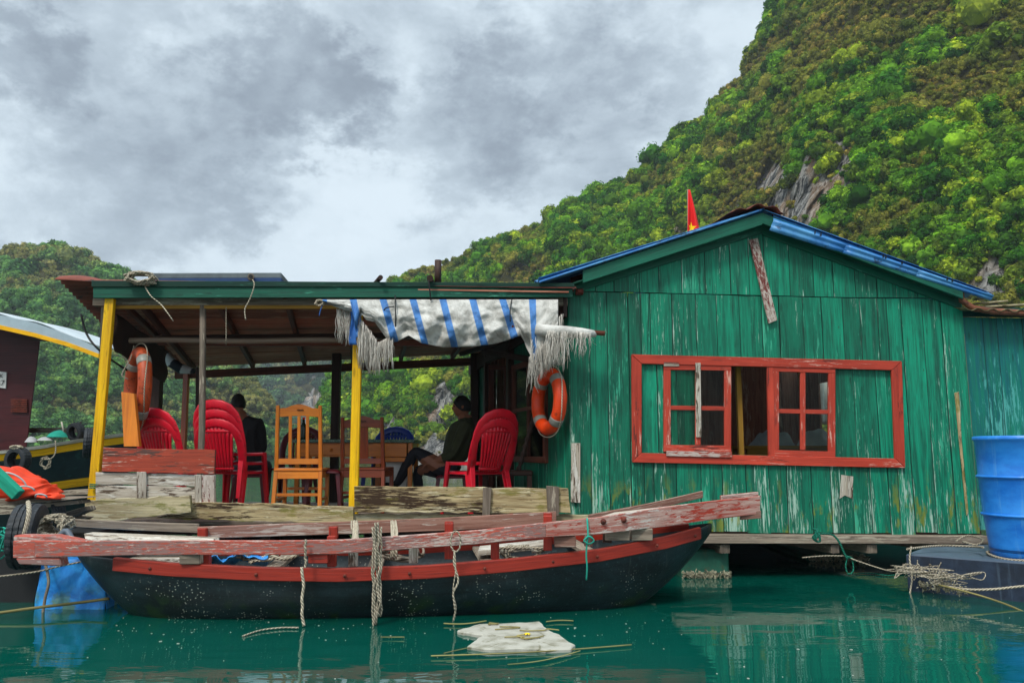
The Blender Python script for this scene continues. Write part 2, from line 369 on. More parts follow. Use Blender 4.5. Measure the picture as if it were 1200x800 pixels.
M['bamboo'] = wood('grey bamboo', '#8f7d6c', '#75604e', dark=.3, tone=.2, rough=.5, bs=.2)
M['roof_under'] = wood('reddish brown roof lining', '#b47a62', '#8a5240', chip=['#c9a48c'], chip_amt=.3, dark=.5, tone=.35)
M['pot_green'] = plain('green leaf pot', '#1d4d1c', .5)
M['red_plastic'] = plain('red chair plastic', '#cf0c28', .34, .14, 7, .06, spec=.5, dirt='#8c0a1c', dirt_amt=.25)
M['maroon_plastic'] = plain('maroon chair plastic', '#5d0a18', .35, .1, 3, .04, spec=.5)
M['blue_plastic'] = plain('blue chair plastic', '#123a9c', .35, .1, 3, .04, spec=.5)
M['orange_vinyl'] = plain('orange lifebuoy vinyl', '#e24310', .38, .15, 9, .1, dirt='#8d3014', dirt_amt=.25)
M['orange_old'] = plain('faded orange lifebuoy', '#b0461c', .5, .25, 9, .2, dirt='#5d2a14', dirt_amt=.5)
M['orange_cloth'] = plain('orange life vest cloth', '#e0401a', .7, .2, 9, .4, bd=.01)
M['silver_tape'] = plain('grey reflective tape', '#8f8f86', .4, .2)
M['rope_white'] = ropemat('pale rope', '#c3b8a2', '#6f6452')
M['rope_green'] = ropemat('green rope', '#1f7d66', '#0c3d33')
M['rope_strand'] = wood('tarp thread', '#d2cdc4', '#a79f92', dark=.3, tone=.35, grain=2.5, rough=.9)
M['tyre'] = plain('tyre rubber', '#1c2126', .6, .3, 20, .5, dirt='#4c5054', dirt_amt=.35)
M['skin'] = plain('tanned skin', '#8d5a42', .5, .12, 20, .05)
M['hair'] = plain('black hair', '#0a0909', .5, .3, 60, .6, bd=.01)
M['curtain'] = plain('white lace cloth', '#c9c9c4', .9, .12, 20, .3)
M['paper'] = plain('white sheet', '#cfcfcb', .8, .1)
M['concrete_green'] = plain('green painted float', '#1d5b49', .7, .35, 7, .5, dirt='#3a4a33', dirt_amt=.45)
M['flag_red'] = plain('red flag cloth', '#e01818', .7, .1)
M['flag_yellow'] = plain('yellow flag star', '#f2cf12', .7, .05)
M['dark_grey'] = plain('dark grey sheet', '#31373b', .5, .3)
M['panel_blue'] = plain('dark blue edging', '#1b3a66', .4, .2)
M['cabin_red'] = wood('dark maroon cabin paint', '#471418', '#350e12', dark=.4, tone=.05, rough=.45)
M['hull_dark'] = plain('dark green black hull paint', '#12262a', .5, .4, 5, .3, dirt='#1c3f3e', dirt_amt=.4)
M['rust'] = plain('rusty sheet edge', '#6b2e20', .8, .45, 12, .5, dirt='#2b1a16', dirt_amt=.5)
M['rust_pipe'] = plain('rusty gutter pipe', '#7b4a34', .75, .4, 10, .4, dirt='#35211a', dirt_amt=.5)
M['white_bag'] = plain('white fabric', '#a9abab', .8, .2)
M['marble'] = plain('green marbled table cloth', '#4f6f60', .4, .5, 30, .1, dirt='#aebfb0', dirt_amt=.5)
M['black_metal'] = plain('black iron', '#121212', .5, .2)

def corr_mat(name, c, c2, rust=None, ra=.4, rough=.35, metal=0, spec=.5):
    t = NT(name); co = t.n('TexCoord').outputs['Object']; n = t.noise(co, 3.5, 7, .65); col = t.mix(t.step(n, .35, .65), lin(c), lin(c2))
    if rust: col = t.mix(t.step(t.noise(co, 8, 8, .7), .66 - .2 * ra, .74 - .2 * ra), col, lin(rust))
    return t.bsdf(col, t.math('MULTIPLY_ADD', n, .3, rough - .1), t.noise(co, 25, 3), .1, .003, metal, spec)
M['blue_sheet'] = corr_mat('blue corrugated steel', '#2f74b8', '#5a9ccc', '#2a4560', .4)
M['rust_sheet'] = corr_mat('rusty corrugated steel', '#55261d', '#7a3a2a', '#2a1715', .5, .75)

# ---- tarpaulin with blue stripes: u runs along the tarp in metres
def tarp_mat():
    t = NT('white and blue striped tarpaulin'); uv = t.n('UVMap').outputs[0]; sx = t.n('SeparateXYZ', Vector=uv)
    u = sx.outputs[0]
    w = t.math('FRACT', t.math('ADD', u, .0)); m = t.math('MULTIPLY', t.step(w, .40, .42), t.step(w, .655, .635))
    fine = t.noise(t.map(uv, (60, 60, 1)), 1, 2); big = t.noise(t.map(uv, (2.0, 3, 1)), 1, 6, .7)
    wh = t.mix(t.step(big, .35, .7), lin('#cfcdc6'), lin('#8f8c84')); bl = t.mix(t.step(big, .3, .7), lin('#4a86c8'), lin('#3a659c'))
    col = t.mix(m, wh, bl); cr = t.noise(t.map(uv, (3, 1.5, 1), rot=(0, 0, .6)), 1, 7, .68, .8)
    m_ = t.bsdf(col, .6, t.math('ADD', cr, t.math('MULTIPLY', fine, .12)), .9, .035); return m_
M['tarp'] = tarp_mat()

# ---- black hull with barnacles
def hull_mat():
    t = NT('tarred black hull with barnacles'); g = t.n('NewGeometry').outputs['Position']; z = t.n('SeparateXYZ', Vector=g).outputs[2]
    big = t.noise(t.map(g, (2, 2, 5)), 1, 7, .7); fine = t.noise(g, 40, 5, .7)
    uvx = t.n('SeparateXYZ', Vector=t.n('UVMap').outputs[0]).outputs[1]; sm = t.math('ABSOLUTE', t.math('SUBTRACT', t.math('FRACT', t.math('MULTIPLY', uvx, 7.0)), .5)); seam_ = t.step(sm, .03, .005)
    col = t.mix(t.step(big, .35, .65), lin('#0d1417'), lin('#1d2e33')); col = t.mix(t.math('MULTIPLY', seam_, .8), col, lin('#04070a'))
    col = t.mix(t.math('MULTIPLY', t.step(fine, .58, .68), .5), col, lin('#41565a'))
    col = t.mix(t.math('MULTIPLY', t.step(t.noise(g, 5, 5), .52, .66), t.step(z, .22, .05)), col, lin('#24381a'))
    v = t.n('TexVoronoi', Vector=t.map(g, (1, 1, 1.3)), Scale=52.0); pick = t.noise(g, 3.1, 4, .6)
    sel = t.n('SeparateColor', Color=v.outputs['Color']).outputs[0]
    b = t.math('MULTIPLY', t.step(v.outputs[0], .30, .22), t.math('MULTIPLY', t.step(pick, .51, .57), t.step(sel, .48, .52)))
    b = t.math('MULTIPLY', b, t.step(z, .34, .14))
    col = t.mix(b, col, lin('#b9b9a6'))
    streak = t.step(t.noise(t.map(g, (14, 14, 1.2)), 1, 5, .6), .62, .74)
    col = t.mix(t.math('MULTIPLY', streak, .3), col, lin('#5b615c'))
    return t.bsdf(col, .42, t.math('ADD', fine, t.math('MULTIPLY', b, 1.5)), .5, .006)
M['hull'] = hull_mat()

def water_mat():
    t = NT('teal bay water'); g = t.n('NewGeometry').outputs['Position']
    n1 = t.noise(t.map(g, (1.1, 3.2, 1)), 1, 4, .55, .4); n2 = t.noise(t.map(g, (5, 14, 1)), 1, 3, .5)
    calm = t.step(t.noise(t.map(g, (.5, .9, 1)), 1, 3, .5), .42, .66, .25, 1.)
    h = t.math('MULTIPLY', t.math('ADD', n1, t.math('MULTIPLY', n2, .10)), calm)
    col = t.mix(t.noise(g, .6, 4), lin('#00362e'), lin('#005043'))
    return t.bsdf(col, .025, h, .22, .05, spec=.9, IOR=1.38)
M['water'] = water_mat()

def glass_mat():
    t = NT('window glass'); gl = t.n('BsdfGlossy', Roughness=.02); gl.inputs['Color'].default_value = (.9, .95, .95, 1)
    tr = t.n('BsdfTransparent'); tr.inputs[0].default_value = (.86, .93, .9, 1); fr = t.n('Fresnel', IOR=1.16)
    mx = t.n('MixShader'); t.set(mx.inputs[0], fr.outputs[0]); t.set(mx.inputs[1], tr.outputs[0]); t.set(mx.inputs[2], gl.outputs[0])
    t.t.links.new(mx.outputs[0], t.out.inputs[0]); return t.m
M['glass'] = glass_mat()

def plastic_drum():
    t = NT('blue drum plastic'); co = t.n('TexCoord').outputs['Object']; n = t.noise(t.map(co, (3, 3, 6)), 1, 7, .65)
    col = t.mix(t.step(n, .3, .7), lin('#0f66c4'), lin('#2c8ae0')); s_ = t.noise(t.map(co, (25, 25, 2)), 1, 5)
    col = t.mix(t.math('MULTIPLY', t.step(s_, .55, .72), .5), col, lin('#5a9ad6'))
    return t.bsdf(col, .35, n, .2, .01, spec=.5)
M['drum'] = plastic_drum()
def blue_wrap():
    t = NT('blue tarpaulin wrap'); g = t.n('NewGeometry').outputs['Position']; z = t.n('SeparateXYZ', Vector=g).outputs[2]
    n = t.noise(g, 6, 7, .65, .8); col = t.mix(t.step(n, .3, .7), lin('#0f6cc0'), lin('#37a2ea'))
    a = t.math('MULTIPLY', t.step(t.noise(g, 9, 6), .5, .62), t.step(z, .2, .03)); col = t.mix(t.math('MULTIPLY', a, .75), col, lin('#5d7a2a'))
    return t.bsdf(col, .4, n, .6, .03)
M['blue_wrap'] = blue_wrap()
def foam_mat():
    t = NT('dirty white foam'); g = t.n('TexCoord').outputs['Object']; n = t.noise(g, 7, 6, .7)
    col = t.mix(t.step(n, .4, .7), lin('#a9a79b'), lin('#7f7d6c'))
    v = t.n('TexVoronoi', {'feature': 'DISTANCE_TO_EDGE'}, Vector=t.map(g, (1, 1, 1)), Scale=5.0)
    col = t.mix(t.math('MULTIPLY', t.step(v.outputs[0], .03, .01), t.step(n, .45, .6)), col, lin('#6d6a55'))
    return t.bsdf(col, .8, n, .3, .01)
M['foam'] = foam_mat()
# ------------------------------------------------------------ water
wb = MB(); wb.v = [Vector(p) for p in ((-2500, -300, 0), (2500, -300, 0), (2500, 4000, 0), (-2500, 4000, 0))]; wb.face((0, 1, 2, 3))
water = tag(wb.build('water', M['water']), kind='structure')
bb = MB(); bb.v = [Vector(p) for p in ((-2500, -300, -4), (2500, -300, -4), (2500, 4000, -4), (-2500, 4000, -4))]; bb.face((0, 1, 2, 3))
tag(bb.build('ground', plain('sea bed mud', '#20251a', .9)), kind='structure')

# ------------------------------------------------------------ value noise on arrays
def _hash(ix, iy, iz):
    h = (ix.astype(np.int64) * 374761393 + iy.astype(np.int64) * 668265263 + iz.astype(np.int64) * 2147483647 + 1013904223) & 0xffffffff
    h = ((h ^ (h >> 13)) * 1274126177) & 0xffffffff
    return ((h ^ (h >> 16)) & 0xffffff) / float(0xffffff)
def vnoise(p):
    i = np.floor(p); f = p - i; f = f * f * (3 - 2 * f); i = i.astype(np.int64); r = 0
    for dx in (0, 1):
        for dy in (0, 1):
            for dz in (0, 1):
                w = (f[:, 0] if dx else 1 - f[:, 0]) * (f[:, 1] if dy else 1 - f[:, 1]) * (f[:, 2] if dz else 1 - f[:, 2])
                r = r + w * _hash(i[:, 0] + dx, i[:, 1] + dy, i[:, 2] + dz)
    return r
def fbm(p, oct=5, gain=.5):
    a = 1; s = 0; t = 0
    for k in range(oct): s = s + a * vnoise(p * (2.0 ** k) + 17.3 * k); t += a; a *= gain
    return s / t

def rock_hill_mat():
    t = NT('limestone and undergrowth'); g = t.n('NewGeometry').outputs['Position']
    rk = t.n('Attribute', {'attribute_name': 'rock'}).outputs['Fac']
    st = t.noise(t.map(g, (.9, .9, .16)), 1, 8, .7, .6); fine = t.noise(g, 2.2, 6, .7)
    c = t.mix(t.step(st, .35, .62), lin('#34373a'), lin('#aeaba5')); c = t.mix(t.step(fine, .5, .66), c, lin('#26282a')); ck = t.noise(t.map(g, (2.6, 2.6, .22)), 1, 6, .75, .5); c = t.mix(t.step(ck, .52, .60), c, lin('#1d2022'))
    c = t.mix(t.math('MULTIPLY', t.step(t.noise(t.map(g, (.25, .25, .08)), 1, 4), .5, .62), .35), c, lin('#b08a62'))
    gr = t.mix(t.noise(g, .7, 6, .7), lin('#2b3116'), lin('#56502a'))
    col = t.mix(t.step(rk, .42, .62), gr, c)
    return t.bsdf(col, .9, t.math('ADD', st, fine), 1, .5, spec=.1)
def leaf_mat(name, greens, olive, oscale=.08):
    t = NT(name); rn = t.n('ObjectInfo').outputs['Random']; g = t.n('NewGeometry').outputs['Position']
    cr = t.n('ValToRGB'); t.set(cr.inputs[0], rn); e = cr.color_ramp.elements
    e[0].position = 0; e[0].color = lin(greens[0]); e[1].position = 1; e[1].color = lin(greens[-1])
    for i, c in enumerate(greens[1:-1]): x = e.new((i + 1) / (len(greens) - 1)); x.color = lin(c)
    zone = t.n('Attribute', {'attribute_name': 'zone', 'attribute_type': 'INSTANCER'}).outputs['Fac']
    r2 = t.math('FRACT', t.math('MULTIPLY', rn, 7.13))
    c2 = t.mix(r2, lin(olive[0]), lin(olive[1]))
    v = t.math('ADD', zone, t.math('MULTIPLY', r2, .16))
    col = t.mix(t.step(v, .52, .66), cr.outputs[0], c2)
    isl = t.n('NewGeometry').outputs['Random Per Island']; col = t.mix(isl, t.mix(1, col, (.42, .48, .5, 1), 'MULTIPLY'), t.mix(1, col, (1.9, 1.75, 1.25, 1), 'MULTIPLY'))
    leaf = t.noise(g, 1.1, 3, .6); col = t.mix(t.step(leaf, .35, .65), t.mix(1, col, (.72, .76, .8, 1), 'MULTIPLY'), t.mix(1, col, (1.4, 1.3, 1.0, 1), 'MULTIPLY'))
    d = t.n('BsdfDiffuse'); t.set(d.inputs[0], col); tr = t.n('BsdfTranslucent'); t.set(tr.inputs[0], t.mix(1, col, (1.3, 1.5, .6, 1), 'MULTIPLY'))
    mx = t.n('MixShader'); mx.inputs[0].default_value = .25; t.set(mx.inputs[1], d.outputs[0]); t.set(mx.inputs[2], tr.outputs[0])
    t.t.links.new(mx.outputs[0], t.out.inputs[0]); return t.m
HILL = rock_hill_mat()

def interp(pts, x):
    xs = [p[0] for p in pts]; return [float(np.interp(x, xs, [p[k] for p in pts])) for k in range(1, len(pts[0]))]
def make_hill(name, crest, base, nu, nv, rocks, amp, seed, bulge=1.0, gull=(22., 7.)):
    """crest: (px, py, Y)   base: (px, Y)"""
    x0, x1 = crest[0][0], crest[-1][0]; V = np.zeros(((nv + 1) * (nu + 1), 3)); T = np.zeros(len(V)); RK = np.zeros(len(V)); k = 0
    back = int(nv * .12)
    Cs, Bs = [], []
    for i in range(nu + 1):
        px = x0 + (x1 - x0) * i / nu; cy, cY = interp(crest, px); (bY,) = interp(base, px)
        Cs.append(P(px, cy, cY)); b = PZ(px, 1, 0) if False else P(px, 400, bY); Bs.append(Vector((b.x, b.y, -1.5)))
    for j in range(nv + 1):
        for i in range(nu + 1):
            c, b = Cs[i], Bs[i]
            if j <= nv - back:
                t = j / (nv - back); p = b.lerp(c, t); p.z = b.z + (c.z - b.z) * (t ** bulge)
            else:
                t = 1 + (j - (nv - back)) / back * .5; q = (c - b); p = c + Vector((q.x, q.y, 0)) * (t - 1) * 1.0; p.z = c.z * (1 - (t - 1) * .9)
            V[k] = p; T[k] = t; k += 1
    sd = np.array([seed * 13.7, seed * 5.1, seed * 3.3])
    n1 = fbm(V / gull[0] + sd, 5) - .5; n2 = fbm(V / gull[1] + sd, 4) - .5; n3 = fbm(V / 3.2 + sd, 3) - .5
    env = np.clip(1 - np.clip((T - .75) / .25, 0, 1) * .75, 0, 1) * np.clip(T * 6, .3, 1)
    rkn = fbm(V / 5.0 + sd * 2, 4)
    for idx in range(len(V)):
        x, y = to_px(V[idx]); m = 0
        for (rx, ry, rw, rh, a) in rocks:
            q = ((x - rx) / rw) ** 2 + ((y - ry) / rh) ** 2
            if q < 2.5: m = max(m, a * math.exp(-q * .9))
        RK[idx] = m
    RK = RK + (rkn - .55) * 1.7
    rf = np.clip((RK - .25) * 3, 0, 1)
    fl = np.abs(fbm(V * np.array([1 / 2.2, 1 / 2.2, 1 / 26.]) + sd, 4) - .5) * 2
    rg_ = 1 - np.abs(fbm(V / np.array([11., 11., 30.]) + sd * 1.7, 4) - .5) * 4
    disp = amp * (n1 * 2.2 + n2 * 1.05 + n3 * .35 - .55 * np.clip(rg_, 0, 1) ** 2) * env
    V[:, 1] -= disp * .8 - rf * (1.4 - fl * 5.0) * env; V[:, 2] += disp * .55 * env
    V[:, 0] += (n2 * amp * .5) * env
    me = bpy.data.meshes.new(name); F = []
    for j in range(nv):
        for i in range(nu):
            a = j * (nu + 1) + i; F.append((a, a + 1, a + nu + 2, a + nu + 1))
    me.from_pydata(V.tolist(), [], F); me.update()
    me.attributes.new('rock', 'FLOAT', 'POINT').data.foreach_set('value', RK.astype(np.float32))
    me.materials.append(HILL); me.polygons.foreach_set('use_smooth', [True] * len(F))
    o = bpy.data.objects.new(name, me); COL.objects.link(o); tag(o, kind='structure')
    return o, V, RK, np.array(F)

# ------------------------------------------------------------ shrub clumps scattered over the slopes
LEAFCOL = bpy.data.collections.new('shrub_shapes')
def shrub_proto(mat, seed, leaves=620, leaf=.15, flat=.8):
    r = random.Random(seed); m = MB(); lobes = []
    for k in range(r.randint(4, 7)):
        a = r.uniform(0, 6.28); d = r.uniform(.1, .62); lobes.append((Vector((d * math.cos(a), d * math.sin(a), r.uniform(.05, .75) * flat)), r.uniform(.26, .52)))
    for k in range(leaves):
        c, rad = r.choice(lobes); n = Vector((r.gauss(0, 1), r.gauss(0, 1), r.gauss(.25, 1))).normalized()
        p = c + n * rad * r.uniform(.72, 1.12)
        n2 = (n + Vector((r.gauss(0, .45), r.gauss(0, .45), r.gauss(.15, .45)))).normalized(); u = n2.orthogonal().normalized(); u = Matrix.Rotation(r.uniform(0, 6.28), 3, n2) @ u; w = n2.cross(u)
        s = leaf * r.uniform(.6, 1.35); b = m.add([p - u * s, p + w * s * .55 + n2 * s * .15, p + u * s, p - w * s * .55 + n2 * s * .15]); m.face((b, b + 1, b + 2, b + 3), uv=[(0, 0)] * 4)
    for c, rad in lobes:      # inner twig mass keeps the clump opaque
        b = len(m.v); bm = bmesh.new(); bmesh.ops.create_icosphere(bm, subdivisions=2, radius=rad * .82)
        vs = [c + v.co * (1 + r.uniform(-.14, .14)) for v in bm.verts]; m.add(vs)
        for f in bm.faces: m.face([b + v.index for v in f.verts], uv=[(0, 0)] * 3)
        bm.free()
    o = m.build('shrub_shape', mat); COL.objects.unlink(o); return o
def scatter(name, hill, count, size, mats, seed, zmin=.6, label=None, leafsz=.115, dens_px=None, oversize=.06, dref=100., seed_zone=5.0, grass=False):
    ho, V, RK, F = hill; rg = np.random.default_rng(seed)
    c = bpy.data.collections.new(name + '_shapes')
    for k in range(7): c.objects.link(shrub_proto(mats, seed * 10 + k, leaf=leafsz))
    A = V[F]; e1 = A[:, 1] - A[:, 0]; e2 = A[:, 3] - A[:, 0]; area = np.linalg.norm(np.cross(e1, e2), axis=1)
    rk = RK[F].mean(axis=1); w = area * np.where(rk > .5, .035, np.where(rk > .36, .5, 1.0)) * (A[:, :, 2].mean(axis=1) > zmin)
    cen = A.mean(axis=1); dist = np.linalg.norm(cen, axis=1); w = w / dist ** 1.5
    if dens_px is not None:
        px = 600 + FPX * cen[:, 0] / cen[:, 1]; w = w * ((px > dens_px[0]) & (px < dens_px[1]))
    w = w / w.sum(); idx = rg.choice(len(F), size=count, p=w); uv = rg.random((count, 2))
    pts = A[idx, 0] + e1[idx] * uv[:, :1] + e2[idx] * uv[:, 1:]
    big = fbm(pts / 9.0 + seed, 3)
    sc = size * (.45 + 1.0 * rg.random(count) ** 1.6) * (.6 + .9 * big); sc = np.where(rg.random(count) < oversize, sc * 1.35, sc)
    sc = sc * np.clip(np.linalg.norm(pts, axis=1) / dref, .5, 1.25)
    zone = fbm(pts / np.array([14., 14., 9.]) + seed_zone, 5); zone = np.clip((zone - .5) * 2.1 + .46, 0, 1)
    if not grass: sc = sc * (1.30 - .85 * np.clip((zone - .40) * 3.2, 0, 1))
    keep = rg.random(count) > .55 * np.clip(1 - np.abs(fbm(pts / 4.0 + 77, 3) - .5) * 14, 0, 1)
    pts, sc, zone = pts[keep], sc[keep], zone[keep]; count = len(pts)
    me = bpy.data.meshes.new(name); me.from_pydata(pts.tolist(), [], [])
    me.attributes.new('zone', 'FLOAT', 'POINT').data.foreach_set('value', zone.astype(np.float32))
    me.attributes.new('sz', 'FLOAT', 'POINT').data.foreach_set('value', sc.astype(np.float32))
    me.attributes.new('yaw', 'FLOAT', 'POINT').data.foreach_set('value', (rg.random(count) * 6.283).astype(np.float32))
    o = bpy.data.objects.new(name, me); COL.objects.link(o); tag(o, label=label, cat='bushes', kind='stuff')
    ng = bpy.data.node_groups.new(name + '_scatter', 'GeometryNodeTree')
    ng.interface.new_socket(name='Geometry', in_out='INPUT', socket_type='NodeSocketGeometry'); ng.interface.new_socket(name='Geometry', in_out='OUTPUT', socket_type='NodeSocketGeometry')
    N = ng.nodes.new; L = ng.links.new; gi = N('NodeGroupInput'); go = N('NodeGroupOutput'); ip = N('GeometryNodeInstanceOnPoints'); ci = N('GeometryNodeCollectionInfo')
    ci.inputs['Collection'].default_value = c; ci.inputs['Separate Children'].default_value = True; ci.inputs['Reset Children'].default_value = True
    ip.inputs['Pick Instance'].default_value = True
    a1 = N('GeometryNodeInputNamedAttribute'); a1.data_type = 'FLOAT'; a1.inputs['Name'].default_value = 'sz'
    a2 = N('GeometryNodeInputNamedAttribute'); a2.data_type = 'FLOAT'; a2.inputs['Name'].default_value = 'yaw'
    cx = N('ShaderNodeCombineXYZ'); L(a2.outputs[0], cx.inputs[2])
    rv = N('FunctionNodeRandomValue'); rv.data_type = 'INT'; rv.inputs['Min'].default_value = 0; rv.inputs['Max'].default_value = 6
    L(gi.outputs[0], ip.inputs['Points']); L(ci.outputs[0], ip.inputs['Instance']); L(a1.outputs[0], ip.inputs['Scale']); L(cx.outputs[0], ip.inputs['Rotation'])
    io = [s for s in rv.outputs if s.enabled and s.type == 'INT'] or [rv.outputs[2]]
    L(io[0], ip.inputs['Instance Index']); L(ip.outputs[0], go.inputs[0])
    md = o.modifiers.new('scatter', 'NODES'); md.node_group = ng
    return o

crest_r = [(330, 560, 150), (350, 545, 150), (370, 500, 150), (395, 430, 152), (420, 372, 155), (440, 350, 158), (462, 334, 160), (480, 324, 160), (520, 310, 158), (545, 300, 155), (570, 289, 152), (600, 275, 150), (640, 264, 146),
           (660, 250, 142), (690, 237, 140), (715, 218, 138), (740, 212, 136), (765, 192, 134), (785, 175, 132), (800, 158, 131), (830, 138, 130), (850, 103, 130), (868, 90, 130), (882, 60, 130), (905, 22, 130), (922, -20, 130), (950, -100, 130),
           (1020, -210, 128), (1150, -300, 125), (1300, -360, 120), (1500, -380, 115), (1900, -300, 110)]
base_r = [(330, 148), (350, 146), (460, 105), (640, 78), (900, 60), (1200, 47), (1600, 40), (1900, 38)]
rocks_r = [(920, 225, 20, 62, 1.4), (952, 225, 20, 60, 1.3), (990, 190, 18, 52, 1.15), (1005, 170, 10, 30, .6), (965, 255, 14, 24, .8), (800, 262, 16, 34, 1.0), (868, 215, 10, 25, .5), (780, 235, 10, 14, .6), (850, 120, 14, 10, .4), (1165, 328, 24, 24, .8), (1198, 290, 12, 40, .6), (1130, 40, 14, 30, .5), (960, 90, 18, 20, .35), (885, 100, 16, 24, .5), (1040, 140, 12, 20, .3),
           (1015, 10, 18, 14, .5), (525, 485, 26, 50, 1.0), (585, 470, 34, 80, 1.3), (500, 540, 90, 20, 1.0), (455, 500, 14, 40, .7), (450, 530, 30, 20, .6), (470, 470, 12, 24, .5), (620, 320, 18, 8, .5), (420, 470, 8, 20, .4)]
hill_r = make_hill('hill', crest_r, base_r, 520, 260, rocks_r, 6.0, 3, .92)
crest_l = [(-900, 330, 170), (-500, 250, 175), (-250, 300, 180), (-120, 318, 180), (0, 296, 180), (20, 290, 180), (60, 291, 180), (90, 297, 180), (112, 306, 180), (135, 320, 180), (160, 342, 180), (200, 380, 178), (240, 412, 175), (275, 436, 172), (315, 466, 168), (345, 505, 164), (372, 538, 160), (400, 560, 158)]
base_l = [(-900, 70), (-300, 95), (0, 112), (200, 130), (345, 150), (400, 157)]
hill_l = make_hill('hill', crest_l, base_l, 300, 170, [(105, 292, 12, 6, .7), (15, 300, 20, 6, .3), (310, 520, 30, 15, .4)], 6.5, 9, .9)
crest_f = [(120, 470, 420), (220, 432, 420), (280, 420, 420), (330, 405, 420), (400, 395, 420), (480, 380, 420), (640, 400, 420)]
base_f = [(120, 300), (640, 300)]
hill_f = make_hill('hill', crest_f, base_f, 150, 90, [(370, 480, 30, 40, 1.), (345, 510, 40, 40, .8), (410, 450, 30, 30, .6), (300, 450, 40, 12, .4)], 12, 5, .8, gull=(50., 16.))
GREENS = ['#1c3e16', '#336527', '#62902c', '#28561f', '#94a83a', '#1b4420', '#6f9632', '#2b6028']
OLIVE = ['#56632e', '#7b7c42']
m1 = leaf_mat('bush leaves near', GREENS, OLIVE, .055); m2 = leaf_mat('bush leaves left', ['#2a4a30', '#40684a', '#5d8856', '#4a7050', '#7a9a62'], ['#6c7452', '#80805e'], .035)
m4 = leaf_mat('dry grass tufts', ['#7c8a3e', '#94944e', '#6d8236', '#a0a05a'], ['#7c7440', '#94895a'], .1)
m3 = leaf_mat('bush leaves far', ['#28443c', '#3a5a48', '#4a6a52'], ['#5d6a50', '#6c6a55'], .02)
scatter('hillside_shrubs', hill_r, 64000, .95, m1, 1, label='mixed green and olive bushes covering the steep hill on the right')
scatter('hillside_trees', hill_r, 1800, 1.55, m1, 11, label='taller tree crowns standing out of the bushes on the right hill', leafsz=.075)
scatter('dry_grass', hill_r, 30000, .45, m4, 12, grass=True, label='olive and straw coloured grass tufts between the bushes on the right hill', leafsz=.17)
scatter('hillside_shrubs', hill_l, 24000, 1.35, m2, 2, dref=170., label='bluish green bushes covering the rounded hill on the left')
scatter('hillside_shrubs', hill_f, 6000, 4.0, m3, 3, dref=380., label='pale distant bushes on the far hill beyond the porch')
# ============================================================ HOUSE
XL = P(668, 480, 7.2).x
FA = Plane((XL, 7.2), (P(1137, 480, 7.40).x, 7.40))          # front gable wall, d towards the water
SLEN = FA.len
house = thing('wooden_house', 'green plank floating house with a gabled blue roof and one wide red window', 'house', FA.pt(0, .45))
def lineY(plane, pts, s, d=0):                                # z on a pixel polyline at plane coordinate s
    q = [plane.at(x, y, d) for x, y in pts]; return float(np.interp(s, [a for a, b in q], [b for a, b in q]))
seam = [(668, 341), (1000, 349), (1060, 349), (1140, 351)]
bot = [(668, 618), (800, 619), (1135, 624), (1145, 624)]
gab = [(668, 341), (700, 333), (893, 262), (1125, 350), (1145, 351)]
win = [(741, 416), (1056, 424), (1060, 547), (741, 541)]
wo = [FA.at(x, y) for x, y in ((752, 427), (1045, 433), (1049, 537), (752, 530))]
w0, w1 = wo[0][0], (wo[1][0] + wo[2][0]) / 2
def wz(s, top): a, b = (wo[0], wo[1]) if top else (wo[3], wo[2]); return a[1] + (b[1] - a[1]) * (s - a[0]) / (b[0] - a[0])
m = MB(); T = .022
def plank(m, a0, a1, zb0, zb1, zt0, zt1, plane, d=0.0, th=T):
    g = .0022; dd = d + rnd.uniform(-.004, .004)
    m.rand(); V_ = plane.n.cross(Vector((0, 0, 1))); m.off = (m.off[0], -V_.dot(plane.pt(a0 + g, 0, dd)))
    m.prism([plane.pt(a0 + g, zb0, dd), plane.pt(a1 - g, zb1, dd), plane.pt(a1 - g, zt1, dd), plane.pt(a0 + g, zt0, dd)], plane.n * -th, Vector((0, 0, 1)), rand=False)
def run_planks(m, plane, s0, s1, zb, zt, wmin=.16, wmax=.24, hole=None, d=0.0, jag=0):
    s = s0
    while s < s1 - .01:
        e = min(s + rnd.uniform(wmin, wmax), s1)
        if s1 - e < .07: e = s1
        jb = rnd.uniform(0, jag)
        if hole and e > hole[0] + .002 and s < hole[1] - .002:
            cuts = [s] + [h for h in hole[:2] if s < h < e] + [e]
            for a, b in zip(cuts, cuts[1:]):
                if a >= hole[0] - .002 and b <= hole[1] + .002:
                    plank(m, a, b, zb(a) - jb, zb(b) - jb, hole[2](a), hole[2](b), plane, d); plank(m, a, b, hole[3](a), hole[3](b), zt(a), zt(b), plane, d)
                else: plank(m, a, b, zb(a) - jb, zb(b) - jb, zt(a), zt(b), plane, d)
        else: plank(m, s, e, zb(s) - jb, zb(e) - jb, zt(s), zt(e), plane, d)
        s = e
run_planks(m, FA, 0, SLEN, lambda s: lineY(FA, bot, s), lambda s: lineY(FA, seam, s) - .004, hole=(w0, w1, lambda s: wz(s, 0), lambda s: wz(s, 1)), jag=.03)
# upper gable boards, split at the ridge
ridge_s = FA.at(893, 262)[0]
for a, b in ((0.02, ridge_s), (ridge_s, SLEN)): run_planks(m, FA, a, b, lambda s: lineY(FA, seam, s) + .004, lambda s: lineY(FA, gab, s), .17, .24, d=.004)
wall = m.build('wall', M['green_wall'], house)
